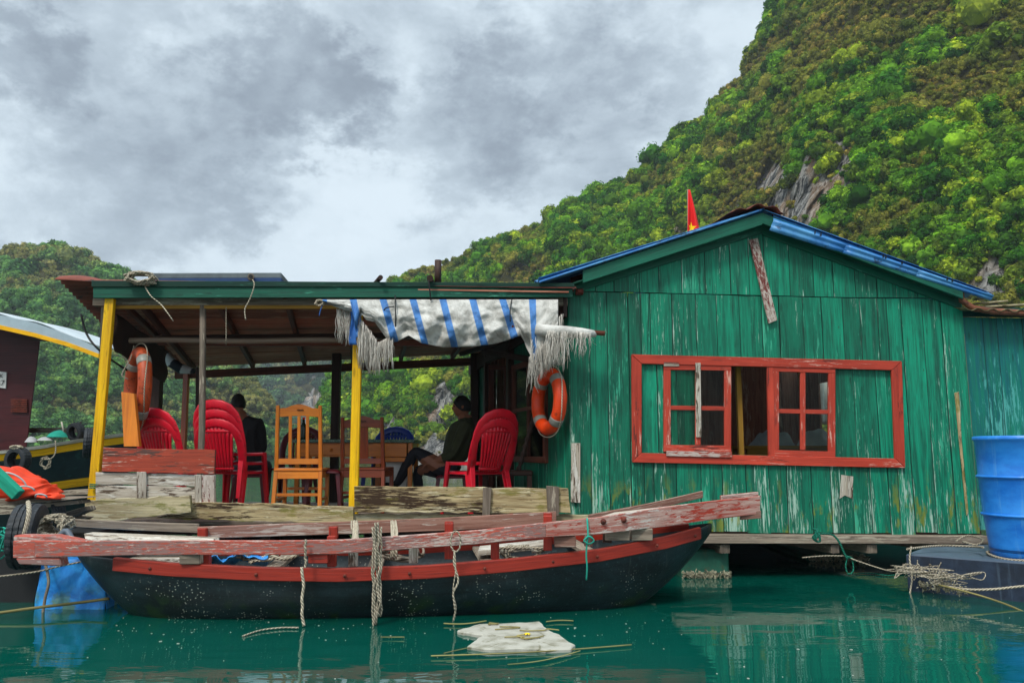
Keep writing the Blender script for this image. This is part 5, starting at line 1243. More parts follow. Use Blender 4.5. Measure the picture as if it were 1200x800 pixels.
# ============================================================ PEOPLE
def person(name, label, J, E, cloth, head_c, fdir, hair=True):
    """J: name -> (point, radius, region); E: edges. One continuous body mesh grown with a skin modifier and fused by remeshing."""
    root = thing(name, label, 'person', J['pelvis'][0]); names = list(J); idx = {n: i for i, n in enumerate(names)}
    me = bpy.data.meshes.new('b'); me.from_pydata([tuple(J[n][0]) for n in names], [(idx[a], idx[b]) for a, b in E], []); me.update()
    o = bpy.data.objects.new('b', me); COL.objects.link(o); sk = o.modifiers.new('s', 'SKIN'); sk.use_smooth_shade = True; sk.branch_smoothing = .6
    for i, n in enumerate(names):
        r = J[n][1]; r = r if isinstance(r, tuple) else (r, r); me.skin_vertices[0].data[i].radius = r; me.skin_vertices[0].data[i].use_root = (n == 'pelvis')
    ss = o.modifiers.new('u', 'SUBSURF'); ss.levels = 1; ss.render_levels = 1
    dg = bpy.context.evaluated_depsgraph_get(); dg.update(); body = bpy.data.meshes.new_from_object(o.evaluated_get(dg)); bpy.data.objects.remove(o)
    bm = bmesh.new(); bm.from_mesh(body)
    # head: sculpted ball facing fdir
    f = Vector(fdir).normalized(); up = Vector((0, 0, 1)); up = (up - f * up.dot(f)).normalized(); s = f.cross(up); hc = Vector(head_c)
    hb = bmesh.new(); bmesh.ops.create_icosphere(hb, subdivisions=5, radius=1)
    for v in hb.verts:
        p = v.co.copy(); x, y, z = p.x, p.y, p.z; w = .074 * (1 - .16 * max(0, -z)); d = .094 - .012 * max(0, -z); h = .116
        q = Vector((x * w, y * d, z * h))
        if y > 0:
            q.y += .024 * math.exp(-((x / .13) ** 2)) * math.exp(-(((z + .12) / .17) ** 2)) * y ** 3      # nose
            q.y += .010 * math.exp(-((x / .34) ** 2)) * math.exp(-(((z + .50) / .09) ** 2)) * y           # lips
            q.y -= .006 * math.exp(-((x / .3) ** 2)) * math.exp(-(((z + .58) / .04) ** 2)) * y
            q.y += .010 * math.exp(-((x / .3) ** 2)) * math.exp(-(((z + .80) / .14) ** 2))                 # chin
            q.y += .006 * math.exp(-(((z - .26) / .12) ** 2)) * y                                           # brow
            for sx in (-.36, .36): q.y -= .010 * math.exp(-(((x - sx) / .17) ** 2)) * math.exp(-(((z - .05) / .12) ** 2)) * y   # eye sockets
        for sx in (-1, 1): q.x += sx * .018 * math.exp(-(((x - sx) / .12) ** 2)) * math.exp(-(((z + .02) / .22) ** 2)) * math.exp(-(((y + .08) / .20) ** 2))   # ears
        v.co = hc + s * q.x + f * q.y + up * q.z
    hm = bpy.data.meshes.new('h'); hb.to_mesh(hm); hb.free(); bm.from_mesh(hm); bm.to_mesh(body); bm.free()
    o = bpy.data.objects.new('body', body); COL.objects.link(o); rm = o.modifiers.new('r', 'REMESH'); rm.mode = 'VOXEL'; rm.voxel_size = .0065; rm.use_smooth_shade = True
    sm = o.modifiers.new('sm', 'SMOOTH'); sm.iterations = 2; sm.factor = .4
    dg = bpy.context.evaluated_depsgraph_get(); dg.update(); fin = bpy.data.meshes.new_from_object(o.evaluated_get(dg)); bpy.data.objects.remove(o)
    fin.name = 'body'; fin.materials.clear(); mats = ['skin'] + list(dict.fromkeys(cloth.values())); 
    for k in mats: fin.materials.append(M[k])
    segs = [(np.array(J[a][0]), np.array(J[b][0]), J[b][2]) for a, b in E]; cen = np.zeros(len(fin.polygons) * 3); fin.polygons.foreach_get('center', cen); cen = cen.reshape(-1, 3)
    best = np.full(len(cen), 9e9); lab = np.zeros(len(cen), int); regs = list(cloth)
    for a, b, rg in segs:
        ab = b - a; t_ = np.clip(((cen - a) @ ab) / max(ab @ ab, 1e-9), 0, 1); d = np.linalg.norm(cen - a - t_[:, None] * ab, axis=1); mk = d < best
        best[mk] = d[mk]; lab[mk] = 0 if rg == 'skin' else mats.index(cloth[rg])
    d = np.linalg.norm(cen - np.array(hc), axis=1); lab[(d < .125) & (cen[:, 2] > hc.z - .115)] = 0
    fin.polygons.foreach_set('material_index', lab.astype(np.int32)); fin.polygons.foreach_set('use_smooth', [True] * len(cen)); fin.update()
    bo = bpy.data.objects.new('body', fin); COL.objects.link(bo); bo.parent = root; bo.location = -Vector(root.location)
    # hair cap
    m = MB()
    def fn(u, v):
        a = u * 2 * math.pi; ph = v * 1.0; yy = math.cos(a); cut = 1.95 - .75 * max(0, yy) ** 1.5; th = ph * cut
        x, y, z = math.sin(th) * math.sin(a), math.sin(th) * math.cos(a), math.cos(th); k = 1.03 + .07 * mnoise.noise(Vector((x * 7, y * 7, z * 7))) - .05 * max(0, ph - .9) * 10 * .1
        return hc + s * (x * .075 * k) + f * (y * .096 * k - .003) + up * (z * .118 * k + .002)
    m.grid(fn, 40, 24); m.build('hair', M['hair'], root, solid=.012)
    for sx in (-1, 1):
        m = MB(); m.lathe(hc + s * (sx * .030) + f * .078 + up * .006, [(0, -.009), (.0065, -.006), (.009, 0), (.0065, .006), (0, .009)], 12); m.build('eye', M['eye'], root)
    return root
M['eye'] = plain('dark eye', '#15100e', .2, .05)
M['olive_shirt'] = plain('dark olive jacket cloth', '#363a24', .85, .25, 14, .4, bd=.01)
M['black_cloth'] = plain('black cloth', '#1c1c20', .85, .25, 14, .4, bd=.01)
M['dark_trousers'] = plain('dark trousers cloth', '#1f2129', .85, .2, 14, .3)
def hand(J, E, wrist, w, d, side, curl, pre):
    """palm and five fingers rooted at a wrist; d: finger direction, side: across the palm, curl: bend direction"""
    d, side, curl = Vector(d).normalized(), Vector(side).normalized(), Vector(curl).normalized(); w = Vector(w)
    J[pre + 'palm'] = (w + d * .055, (.030, .016), 'skin'); E.append((wrist, pre + 'palm'))
    for k, L in enumerate((.070, .078, .073, .058)):
        b = w + d * .088 + side * ((k - 1.5) * .021); J[pre + 'k%d' % k] = (b, .0095, 'skin'); E.append((pre + 'palm', pre + 'k%d' % k))
        p1 = b + d * L * .5 + curl * L * .12; p2 = p1 + d * L * .33 + curl * L * .38; J[pre + 'm%d' % k] = (p1, .0085, 'skin'); J[pre + 't%d' % k] = (p2, .0072, 'skin'); E += [(pre + 'k%d' % k, pre + 'm%d' % k), (pre + 'm%d' % k, pre + 't%d' % k)]
    t0 = w + d * .03 - side * .032; t1 = t0 + d * .035 - side * .022 + curl * .01; J[pre + 'th0'] = (t0, .012, 'skin'); J[pre + 'th1'] = (t1, .0095, 'skin'); J[pre + 'th2'] = (t1 + d * .028 + curl * .012, .008, 'skin')
    E += [(pre + 'palm', pre + 'th0'), (pre + 'th0', pre + 'th1'), (pre + 'th1', pre + 'th2')]
Yp = 8.85
J = {'pelvis': (P(527, 552, Yp), .125, 'legs'), 'waist': (P(533, 540, Yp), (.20, .20), 'top'), 'chest': (P(538, 514, Yp), (.24, .22), 'top'), 'ubust': (P(543, 500, Yp), (.20, .19), 'top'), 'neck': (P(545, 491, Yp), .115, 'top'), 'skull': (P(543, 484, Yp), .08, 'skin')}
E = [('pelvis', 'waist'), ('waist', 'chest'), ('chest', 'ubust'), ('ubust', 'neck'), ('neck', 'skull')]
for sd, dy in (('n', -.17), ('f', .17)):
    sh = P(547, 498, Yp); sh = Vector((sh.x, Yp + dy, sh.z)); el = P(531 if sd == 'n' else 527, 532, Yp + dy); wr = P(509, 541, Yp + dy * .8)
    J[sd + 'sh'] = (sh, .085, 'top'); J[sd + 'ua'] = (sh.lerp(el, .5), .072, 'top'); J[sd + 'el'] = (el, .062, 'top'); J[sd + 'fa'] = (el.lerp(wr, .55), .055, 'top'); J[sd + 'wr'] = (wr, .028, 'skin')
    E += [('ubust', sd + 'sh'), (sd + 'sh', sd + 'ua'), (sd + 'ua', sd + 'el'), (sd + 'el', sd + 'fa'), (sd + 'fa', sd + 'wr')]
    hand(J, E, sd + 'wr', wr, (-1, 0, -.35), (0, -1 if sd == 'n' else 1, 0), (0, 0, -1), sd)
hips = {'n': -.10, 'f': .10}
kn = {'n': P(486, 528, Yp - .05), 'f': P(488, 549, Yp + .12)}; an = {'n': P(466, 566, Yp - .0), 'f': P(492, 586, Yp + .14)}
for sd in 'nf':
    hp = Vector((J['pelvis'][0].x - .02, Yp + hips[sd], J['pelvis'][0].z)); J[sd + 'hip'] = (hp, .115, 'legs'); J[sd + 'th'] = (hp.lerp(kn[sd], .55), .095, 'legs'); J[sd + 'kn'] = (kn[sd], .074, 'legs'); J[sd + 'ca'] = (kn[sd].lerp(an[sd], .4), .068, 'legs'); J[sd + 'an'] = (an[sd], .048, 'legs')
    toe = an[sd] + Vector((-.15, 0, -.045 if sd == 'f' else -.01)); J[sd + 'ft'] = (an[sd] + Vector((-.06, 0, -.03)), (.038, .034), 'shoe'); J[sd + 'toe'] = (toe, (.034, .024), 'shoe')
    E += [('pelvis', sd + 'hip'), (sd + 'hip', sd + 'th'), (sd + 'th', sd + 'kn'), (sd + 'kn', sd + 'ca'), (sd + 'ca', sd + 'an'), (sd + 'an', sd + 'ft'), (sd + 'ft', sd + 'toe')]
person('person', 'person in a dark jacket sitting in profile with legs crossed right of the table', J, E, {'top': 'olive_shirt', 'legs': 'dark_trousers', 'shoe': 'black_cloth'}, P(541, 477, Yp), (-1, -.12, .02))
seatx = P(529, 560, Yp).x; stool('maroon plastic stool carrying the person in the dark jacket', (seatx, Yp, zf), R(5), 'maroon_plastic', .36)
Yq = 9.15
J = {'pelvis': (P(293, 549, Yq), .125, 'legs'), 'waist': (P(294, 536, Yq), .16, 'top'), 'chest': (P(291, 513, Yq), (.21, .16), 'top'), 'ubust': (P(287, 500, Yq), (.17, .14), 'top'), 'neck': (P(283, 489, Yq + .03), .10, 'skin'), 'skull': (P(280, 479, Yq + .04), .065, 'skin')}
E = [('pelvis', 'waist'), ('waist', 'chest'), ('chest', 'ubust'), ('ubust', 'neck'), ('neck', 'skull')]
for sd, px_s, px_e, ey in (('l', 270, 262, 527), ('r', 303, 308, 527)):
    sh = P(px_s, 494, Yq + (.05 if sd == 'l' else -.05)); el = P(px_e, ey, Yq + .05); wr = P(280 + (8 if sd == 'r' else -4), 537, Yq + .30)
    J[sd + 'sh'] = (sh, .085, 'top'); J[sd + 'ua'] = (sh.lerp(el, .5), .072, 'top'); J[sd + 'el'] = (el, .058, 'top'); J[sd + 'fa'] = (el.lerp(wr, .5), .050, 'skin'); J[sd + 'wr'] = (wr, .027, 'skin')
    E += [('ubust', sd + 'sh'), (sd + 'sh', sd + 'ua'), (sd + 'ua', sd + 'el'), (sd + 'el', sd + 'fa'), (sd + 'fa', sd + 'wr')]
    hand(J, E, sd + 'wr', wr, (-.3, 1, -.2), (1 if sd == 'l' else -1, .3, 0) if sd == 'r' else (-1, -.3, 0), (0, 0, -1), sd)
for sd, dx in (('l', -.11), ('r', .11)):
    p0 = J['pelvis'][0]; hp = p0 + Vector((dx, .04, 0)); k_ = p0 + Vector((dx * 1.6 - .12, .42, .03)); a_ = Vector((k_.x, k_.y + .02, zf + .09))
    J[sd + 'hip'] = (hp, .115, 'legs'); J[sd + 'th'] = (hp.lerp(k_, .55), .095, 'legs'); J[sd + 'kn'] = (k_, .074, 'legs'); J[sd + 'ca'] = (k_.lerp(a_, .4), .068, 'legs'); J[sd + 'an'] = (a_, .048, 'legs'); J[sd + 'ft'] = (a_ + Vector((-.02, .06, -.045)), (.038, .032), 'shoe'); J[sd + 'toe'] = (a_ + Vector((-.05, .15, -.06)), (.034, .022), 'shoe')
    E += [('pelvis', sd + 'hip'), (sd + 'hip', sd + 'th'), (sd + 'th', sd + 'kn'), (sd + 'kn', sd + 'ca'), (sd + 'ca', sd + 'an'), (sd + 'an', sd + 'ft'), (sd + 'ft', sd + 'toe')]
person('person', 'person in black sitting with the back to the viewer behind the tall red chair stack', J, E, {'top': 'black_cloth', 'legs': 'dark_trousers', 'shoe': 'black_cloth'}, P(279, 474, Yq + .06), (-.35, 1, -.1))
stool('maroon plastic stool under the person behind the red chair stack', (P(293, 549, Yq).x, Yq, zf), R(12), 'maroon_plastic', .36)
# ============================================================ WOODEN BOAT IN FRONT
ST = Vector((P(92, 652, 5.72).x, 5.72, 0)); BW = Vector((P(832, 612, 6.25).x, 6.25, 0))
ax = (BW - ST).normalized(); sd_ = Vector((ax.y, -ax.x, 0)); BL = (BW - ST).length    # sd_ points to the viewer
boat = thing('wooden_boat', 'long black hulled wooden boat with worn red rails floating in front of the porch', 'boat', ST.lerp(BW, .5))
def hb(s): return .54 * max(0, 1 - abs(2 * s - 1.0) ** 2.7) ** .75 + .012
sheer_px = [(92, 650), (135, 655), (200, 661), (300, 666), (400, 667.5), (500, 664), (600, 656), (700, 645), (780, 630), (825, 618), (834, 612)]
def sheer(s):
    # solve height so that the near gunwale projects onto the measured line
    p = ST.lerp(BW, s) + sd_ * hb(s); z = .35
    for _ in range(3):
        x, y = to_px(Vector((p.x, p.y, z))); z = P(x, ip(sheer_px, x), p.y).z
    return z
NS = 70; SH = [sheer(i / NS) for i in range(NS + 1)]
def shz(s): f = min(max(s, 0), 1) * NS; i = min(int(f), NS - 1); return SH[i] + (SH[i + 1] - SH[i]) * (f - i)
def keel(s):
    if s < .16: return -.16 + (shz(0) + .16) * (1 - s / .16) ** 1.7
    if s > .80: return -.16 + (shz(1) + .10) * ((s - .80) / .20) ** 1.6
    return -.16
def hull_pt(s, v, side, inset=0, dz=0):
    k = keel(s); z = k + (shz(s) - k) * v; w = (hb(s) - inset) * min(1, (math.sin(min(v, 1) * math.pi / 2) ** .55)) if v > 0 else 0
    return ST.lerp(BW, s) + sd_ * (w * side) + Vector((0, 0, z + dz))
m = MB()
for side in (1, -1):
    def fn(u, v, side=side): return hull_pt(u, v, side)
    m.grid(fn if side > 0 else (lambda u, v: hull_pt(1 - u, v, -1)), NS, 16)
hull = m.build('hull', M['hull'], boat, solid=.02)
def fw(s): k = keel(s); v = max(0, (.10 - k) / (shz(s) - k)); return max(.01, hb(s) * math.sin(min(v, 1) * math.pi / 2) ** .55 - .05)
m = MB(); m.grid(lambda u, v: ST.lerp(BW, .17 + .62 * u) + sd_ * ((v * 2 - 1) * fw(.17 + .62 * u)) + Vector((0, 0, .10)), 30, 4, smooth=False); m.build('floor_boards', M['old_wood'], boat, solid=.02)
def rail(name, px, hpx, th, side, mat, d=0, extra=0, parent=boat, Ys=None, seg=26, bev=.004, rnd_=False):
    """box-section plank following a measured line; hpx: height in pixels"""
    m = MB(); m.rand(); Ls = 0; per = [0, .12, .12 + th, .24 + th, .24 + 2 * th]; xs = [px[0][0] + (px[-1][0] - px[0][0]) * k / seg for k in range(seg + 1)]; prev = None
    for x in xs:
        Y = ip(Ys, x); yc = ip(px, x); h = ip(hpx, x); a, b = P(x, yc - h / 2, Y), P(x, yc + h / 2, Y)
        ids = m.add([a, b, b + Vector((0, th, 0)), a + Vector((0, th, 0))])
        if prev is not None:
            dl = (m.v[ids] - m.v[prev]).length
            for k in range(4): m.face((prev + k, prev + (k + 1) % 4, ids + (k + 1) % 4, ids + k), uv=strip_uv(Ls, Ls + dl, k, per, m.off))
            Ls += dl
        else: m.face((ids, ids + 3, ids + 2, ids + 1), Vector((0, 0, 1)))
        prev = ids
    m.face((prev, prev + 1, prev + 2, prev + 3), Vector((0, 0, 1)))
    o = m.build(name, M[mat], parent, bevel=bev); return o
near = lambda x: None
def yn(s, off=0): p = ST.lerp(BW, s) + sd_ * (hb(s) + off); return to_px(Vector((p.x, p.y, .4)))[0], p.y
YN = [yn(i / 40) for i in range(41)]; YN = [(x, y) for i, (x, y) in enumerate(YN)]
YR = [(x, y - .035) for x, y in YN]
st = MB(); st.rand(); prev = None       # gunwale strake along the near side, and far side
for side, nm in ((1, 'gunwale'), (-1, 'gunwale')):
    st = MB(); st.rand(); prev = None
    for i in range(5, 69):
        s = i / NS; a = hull_pt(s, 1, side) + sd_ * (side * .026) + Vector((0, 0, .012)); b = a - Vector((0, 0, .085 if side > 0 else .07)); c = b - sd_ * (side * .035) ; d = a - sd_ * (side * .055)
        ids = st.add([a, b, c, d])
        if prev is not None:
            dl = (st.v[ids] - st.v[prev]).length; per = [0, .085, .12, .205, .26]
            for k in range(4):
                f = (prev + k, prev + (k + 1) % 4, ids + (k + 1) % 4, ids + k); q_ = strip_uv(i * .068, i * .068 + dl, k, per, st.off); st.face(f if side > 0 else f[::-1], uv=q_ if side > 0 else q_[::-1])
        else: st.face((ids + 3, ids + 2, ids + 1, ids), ax)
        prev = ids
    st.face((prev, prev + 1, prev + 2, prev + 3), ax); g_ = st.build(nm, M['strake_red'], boat, bevel=.004)
    if side > 0:
        for px in (176, 300, 404, 440 + 40, 568, 648, 700, 770, 815):
            q = min(YN, key=lambda t: abs(t[0] - px)); zc = ip(sheer_px, px); c = P(px, zc + 7, q[1] - .03); mm = MB(); mm.lathe(c, [(0, .014), (.010, .010), (.012, 0)], 8, axis=Matrix.Rotation(R(90), 3, 'X')); mm.build('bolt', M['rust'], g_)
# long raised plank along the near side (two lengths)
YP = [(15, 5.45)] + [(x, y - .06) for x, y in YN if 150 < x < 780] + [(892, 6.12)]
rail('side_rail', [(40, 643), (200, 641.5), (330, 641.5), (400, 640.5), (450, 637), (560, 629), (655, 619)], [(40, 20), (150, 17), (400, 16.5), (500, 16), (655, 17)], .035, 1, 'boat_red', Ys=YP)
rail('side_rail', [(15, 643.5), (42, 643.3)], [(15, 20), (42, 21)], .035, 1, 'boat_red', Ys=YP, seg=2)
rail('side_rail', [(640, 620.5), (700, 616), (780, 605), (840, 597), (891, 591.5)], [(640, 17), (700, 20), (780, 23), (891, 21)], .035, 1, 'boat_wood2', Ys=[(x, y - .012) for x, y in YP])
m = MB(); m.prism([P(868, 601, 6.07), P(892, 598, 6.10), P(892, 607, 6.10), P(868, 609, 6.07)], (0, .03, 0)); m.build('rail_tip', M['boat_wood'], boat, bevel=.003)
# pale top board lying on the bow
m = MB(); m.prism([P(690, 609, 5.95), P(889, 581, 6.14), P(892, 580, 6.34), P(720, 600, 6.3)], (0, 0, -.02), Vector((1, .1, .15)).normalized()); m.build('bow_board', M['white_wood'], boat, bevel=.003)
rail('bow_rail', [(845, 584.5), (889, 580.5)], [(845, 8), (889, 9)], .04, 1, 'boat_red', Ys=[(845, 6.1), (889, 6.15)], seg=3)
# stern: rounded cross piece under and over the rail
m = MB(); m.prism([P(15, 627, 5.5), P(60, 627, 5.5), P(95, 634, 5.5), P(15, 635, 5.5)], (0, .12, 0)); m.build('stern_piece', M['boat_red'], boat, bevel=.01)
m = MB(); m.prism([P(18, 654, 5.44), P(70, 654, 5.44), P(72, 663, 5.44), P(22, 661, 5.44)], (0, .10, 0)); m.build('stern_block', M['boat_red'], boat, bevel=.006)
# far side rails and boards
m = MB(); 
YF_ = 6.25
rail('far_rail', [(76, 612), (150, 616), (232, 619)], [(76, 9), (232, 11)], .03, -1, 'old_wood', Ys=[(76, 6.35), (232, 6.3)], seg=6)
rail('far_rail', [(231, 624), (350, 620), (500, 615), (652, 607)], [(231, 14), (500, 15), (652, 16)], .03, -1, 'boat_wood', Ys=[(231, 6.25), (652, 6.45)], seg=12)
rail('far_rail', [(690, 607), (765, 593), (824, 579)], [(690, 8), (765, 8), (824, 8)], .05, -1, 'boat_wood', Ys=[(690, 6.5), (824, 6.6)], seg=8)
m = MB(); m.prism([P(98, 625, 5.8), P(250, 631, 5.75), P(250, 637, 5.7), P(100, 633, 5.7)], (0, .12, 0)); m.build('stern_deck', M['white_wood'], boat, bevel=.004)
m = MB(); m.prism([P(150, 654, 5.72), P(240, 654, 5.66), P(240, 661, 5.66), P(170, 660, 5.7)], (0, .25, 0)); m.build('inner_board', M['white_wood'], boat, bevel=.004)
def blk(x0, y0, x1, y1, Y, dep, mat, name): m = MB(); m.prism([P(x0, y0, Y), P(x1, y0, Y), P(x1, y1, Y), P(x0, y1, Y)], (0, dep, 0)); return m.build(name, M[mat], boat, bevel=.004)
yy = lambda x: ip(YN, x)
blk(210, 648, 234, 661, yy(222) - .045, .10, 'old_wood', 'spacer_block'); blk(361, 648, 384, 660, yy(372) - .045, .10, 'strake_red', 'spacer_block'); blk(650, 628, 675, 641, yy(660) - .045, .10, 'boat_wood', 'spacer_block'); blk(740, 619, 765, 633, yy(745) - .03, .10, 'old_wood', 'spacer_block'); blk(709, 622, 738, 633, yy(722) - .01, .10, 'old_wood', 'spacer_block')
for x, y0, y1, c in ((240, 646, 664, 'strake_red'), (388, 628, 664, 'strake_red'), (526, 613, 655, 'strake_red'), (580, 632, 655, 'strake_red'), (642, 604, 645, 'strake_red'), (413, 640, 664, 'white_wood'), (484, 640, 660, 'white_wood'), (690, 622, 640, 'boat_wood'), (712, 618, 636, 'dark_wood')):
    blk(x - 5, y0, x + 5, y1, yy(x) + .03, .05, c, 'knee')
for x, y in ((236, 619), (526, 611), (642, 601), (390, 617)): blk(x - 5, y, x + 5, y + 14, 6.2, .05, 'strake_red', 'knee')
for x, y in ((707, 611), (731, 609)):
    mm = MB(); mm.lathe(P(x, y, ip(YP, x) - .02), [(0, .012), (.013, .010), (.020, 0), (.022, -.01)], 12, axis=Matrix.Rotation(R(90), 3, 'X')); mm.build('bolt', M['rust'], boat)
for s in (.3, .45, .62, .78):
    a = hull_pt(s, 1, 1, .03) - Vector((0, 0, .03)); b = hull_pt(s, 1, -1, .03) - Vector((0, 0, .03)); mm = MB(); mm.beam(a, b, .10, .03); mm.build('thwart', M['old_wood'], boat, bevel=.003)
m = MB()
def fn(u, v): return P(248 + 66 * u, 652 + 3 * math.sin(u * 9), 5.62 + .5 * v) + Vector((0, 0, .04 * mnoise.noise(Vector((u * 7, v * 5, 0))) - .04 * v))
m.grid(fn, 24, 12); tag(m.build('blue_sheet', M['blue_wrap'], solid=.004), 'crumpled blue sheet lying inside the wooden boat', 'sheet')
rope([P(318, 651, 5.5), P(332, 655, 5.48), P(345, 652, 5.48), P(352, 647, 5.5)], .011, 'white_hose', 'rope_white', 'pale hose curled on the boat gunwale', 'hose')
for k, (x, Y) in enumerate(((300, 5.75), (470, 5.7), (610, 5.7))):
    coil(P(x, 648, Y), .35, .10, .25, 4, .010, 'rope_white' if k != 1 else 'old_wood', ('loose rope lying inside the boat near the blue sheet', 'brown rope lying inside the middle of the boat', 'loose rope lying inside the boat near the bow')[k], k + 20)
m = MB(); m.prism([P(560, 645, 5.75), P(640, 637, 5.75), P(640, 643, 5.75), P(560, 651, 5.75)], (0, .3, 0)); tag(m.build('loose_board', M['white_wood'], bevel=.003), 'pale board lying inside the boat near the bow', 'board')
# ---- ropes over the rail, hanging into the water
def YR_(x): return ip(YP, x) - .02
def hang(x, y0, y1, r, mat, label, wob=.5, sway=0, name='mooring_rope', loop=False):
    Y = YR_(x); pts = [P(x + rnd.gauss(0, wob * 1.8) + sway * math.sin(k * .9), y0 + (y1 - y0) * k / 9, Y - .02 - .005 * (k % 2)) for k in range(10)]; return rope(pts, r, name, mat, label, sub=3)
hang(358, 632, 665, .008, 'rope_white', 'pale rope looped over the boat rail left of the thick white bundle', .3); 
hang(355, 664, 733, .010, 'rope_white', 'brown knotted rope hanging from the left part of the boat rail', .4)
m = MB()
for k in range(5):
    x = 437 + k * 2.4; Y = YR_(440) - .01 * (k % 2); m = rope([P(x + rnd.gauss(0, .8), 611 + (1 if k % 2 else 6) + (735 - 611 - 12 * k * .4) * t, Y - .01 - .008 * math.sin(t * 20 + k)) for t in [i / 14 for i in range(15)]], .0075, '', '', mb=m, build=False, sub=2)
o = m.build('mooring_rope', M['rope_white']); tag(o, 'thick bundle of white rope strands hanging over the middle of the boat rail', 'rope')
for x in (416, 462): 
    m = MB()
    for k in range(4): rope([P(x + k * 2 - 3 + rnd.gauss(0, .7), 610 + 26 * t, 5.9 - .4 * t) for t in (0, .3, .6, 1)] + [P(x + k * 2 - 4, 655, 5.5)], .008, '', '', mb=m, build=False, sub=3)
    o = m.build('rail_lashing', M['rope_white']); tag(o, 'white lashing between the two boat rails %s of the thick bundle' % ('left' if x < 440 else 'right'), 'rope')
m = MB(); Y = YR_(530)
rope([P(534 + 6 * math.cos(a), 634 + 12 * math.sin(a), Y - .02) for a in [i / 10 * 6.283 for i in range(11)]], .006, '', '', mb=m, build=False, sub=2)
rope([P(533, 645, Y - .02), P(532, 660, Y - .02), P(537, 680, Y - .01), P(531, 695, Y), P(534, 712, Y + .02), P(531, 728, Y + .05)], .007, '', '', mb=m, build=False)
rope([P(533, 645, Y - .02), P(534, 668, Y - .02), P(531, 690, Y - .01), P(533, 715, Y)], .004, '', '', mb=m, build=False)
tag(m.build('mooring_rope', M['rope_white']), 'thin pale cord with a loop over the rail right of the thick white bundle', 'rope')
M['rope_teal'] = wood('teal cord', '#2aa18c', '#1d7a6a', dark=.4, tone=.2, grain=2.5, rough=.9)
m = MB(); Y = YR_(688)
rope([P(688, 607, Y), P(689, 625, Y - .03), P(688, 635, Y - .03), P(687, 650, Y - .03), P(688, 665, Y - .02), P(687, 679, Y)], .0065, '', '', mb=m, build=False); rope([P(684, 633, Y - .04), P(690, 628, Y - .04), P(696, 633, Y - .03), P(690, 637, Y - .04), P(684, 633, Y - .04)], .006, '', '', mb=m, build=False)
tag(m.build('mooring_rope', M['rope_teal']), 'short teal cord knotted round the boat rail near the bow', 'rope')
# stick floating by the brown rope
rope([PZ(284, 745, .005), PZ(305, 738, .01), PZ(330, 735, .01), PZ(350, 735, .01)], .005, 'floating_stick', 'rope_white', 'pale crooked stick floating left of the boat middle', 'stick')

# ============================================================ FLOATING FOAM AND STRAW
FB = [(546, 754), (575, 757.5), (610, 756), (640, 758), (670, 757), (673, 752), (655, 741), (645, 737), (632, 725.5), (600, 727), (560, 729), (535, 736), (547, 738.5), (566, 741), (557, 747)]
FOAM = []
for i in range(len(FB)):
    a, b = FB[i], FB[(i + 1) % len(FB)]
    for j in range(4): t = j / 4; FOAM.append((a[0] + (b[0] - a[0]) * t + rnd.uniform(-1.3, 1.3), a[1] + (b[1] - a[1]) * t + rnd.uniform(-.5, .5)))
m = MB(); q = [PZ(x, y, .03) for x, y in FOAM]
m.prism([Vector((p.x, p.y, .020)) for p in q][::-1], (0, 0, -.05)); fo = tag(m.build('foam_sheet', M['foam'], bevel=.006), 'broken white foam sheet floating in front of the boat', 'foam')
def straw(a, b, r, label, bend=3, mat='straw'):
    pts = [PZ(a[0] + (b[0] - a[0]) * t, a[1] + (b[1] - a[1]) * t + bend * math.sin(t * math.pi), .012) for t in [i / 8 for i in range(9)]]; return rope(pts, r, 'straw_stalk', mat, label, 'straw', sub=2, n=5)
M['straw'] = wood('dry straw', '#8d8250', '#5f5833', dark=.4, tone=.3)
straw((505, 768), (740, 755), .0038, 'long straw stalk floating along the near edge of the foam sheet', 2); straw((520, 765), (600, 752), .003, 'short straw crossing the near left corner of the foam sheet', -2)
straw((520, 730), (570, 727), .0045, 'brown stalk floating just left of the far edge of the foam', 2); straw((640, 728), (672, 727), .004, 'small stalk floating right of the far edge of the foam', -1)
straw((595, 778), (680, 762), .0028, 'thin reed floating nearest in front of the foam', 3); straw((446, 746), (474, 746), .003, 'tiny twig floating below the thick rope bundle', 0)
# dry vine lying on the foam
m = MB()
for s0 in range(5):
    a = PZ(585 + s0 * 12, 730 + s0 * 4, .028); pts = [a]
    for k in range(5): pts.append(pts[-1] + Vector((rnd.uniform(-.09, .11), rnd.uniform(-.05, .05), 0)))
    for p in pts: p.z = .028
    rope(pts, .004, '', '', mb=m, build=False, sub=3)
tag(m.build('dry_vine', M['straw']), 'dry brown vine lying on the foam sheet', 'vine')
m = MB(); c = PZ(618, 743, .028); 
for k in range(6): a = k * 1.047; m.grid(lambda u, v, a=a: c + Vector((math.cos(a), math.sin(a), 0)) * (.022 * v) + Vector((-math.sin(a), math.cos(a), 0)) * ((u - .5) * .014 * (1 - v * .5)) + Vector((0, 0, .008 * math.sin(v * 3))), 2, 4)
tag(m.build('fallen_leaf', M['flag_yellow'], solid=.001), 'yellow fallen blossom lying on the foam sheet', 'leaf')

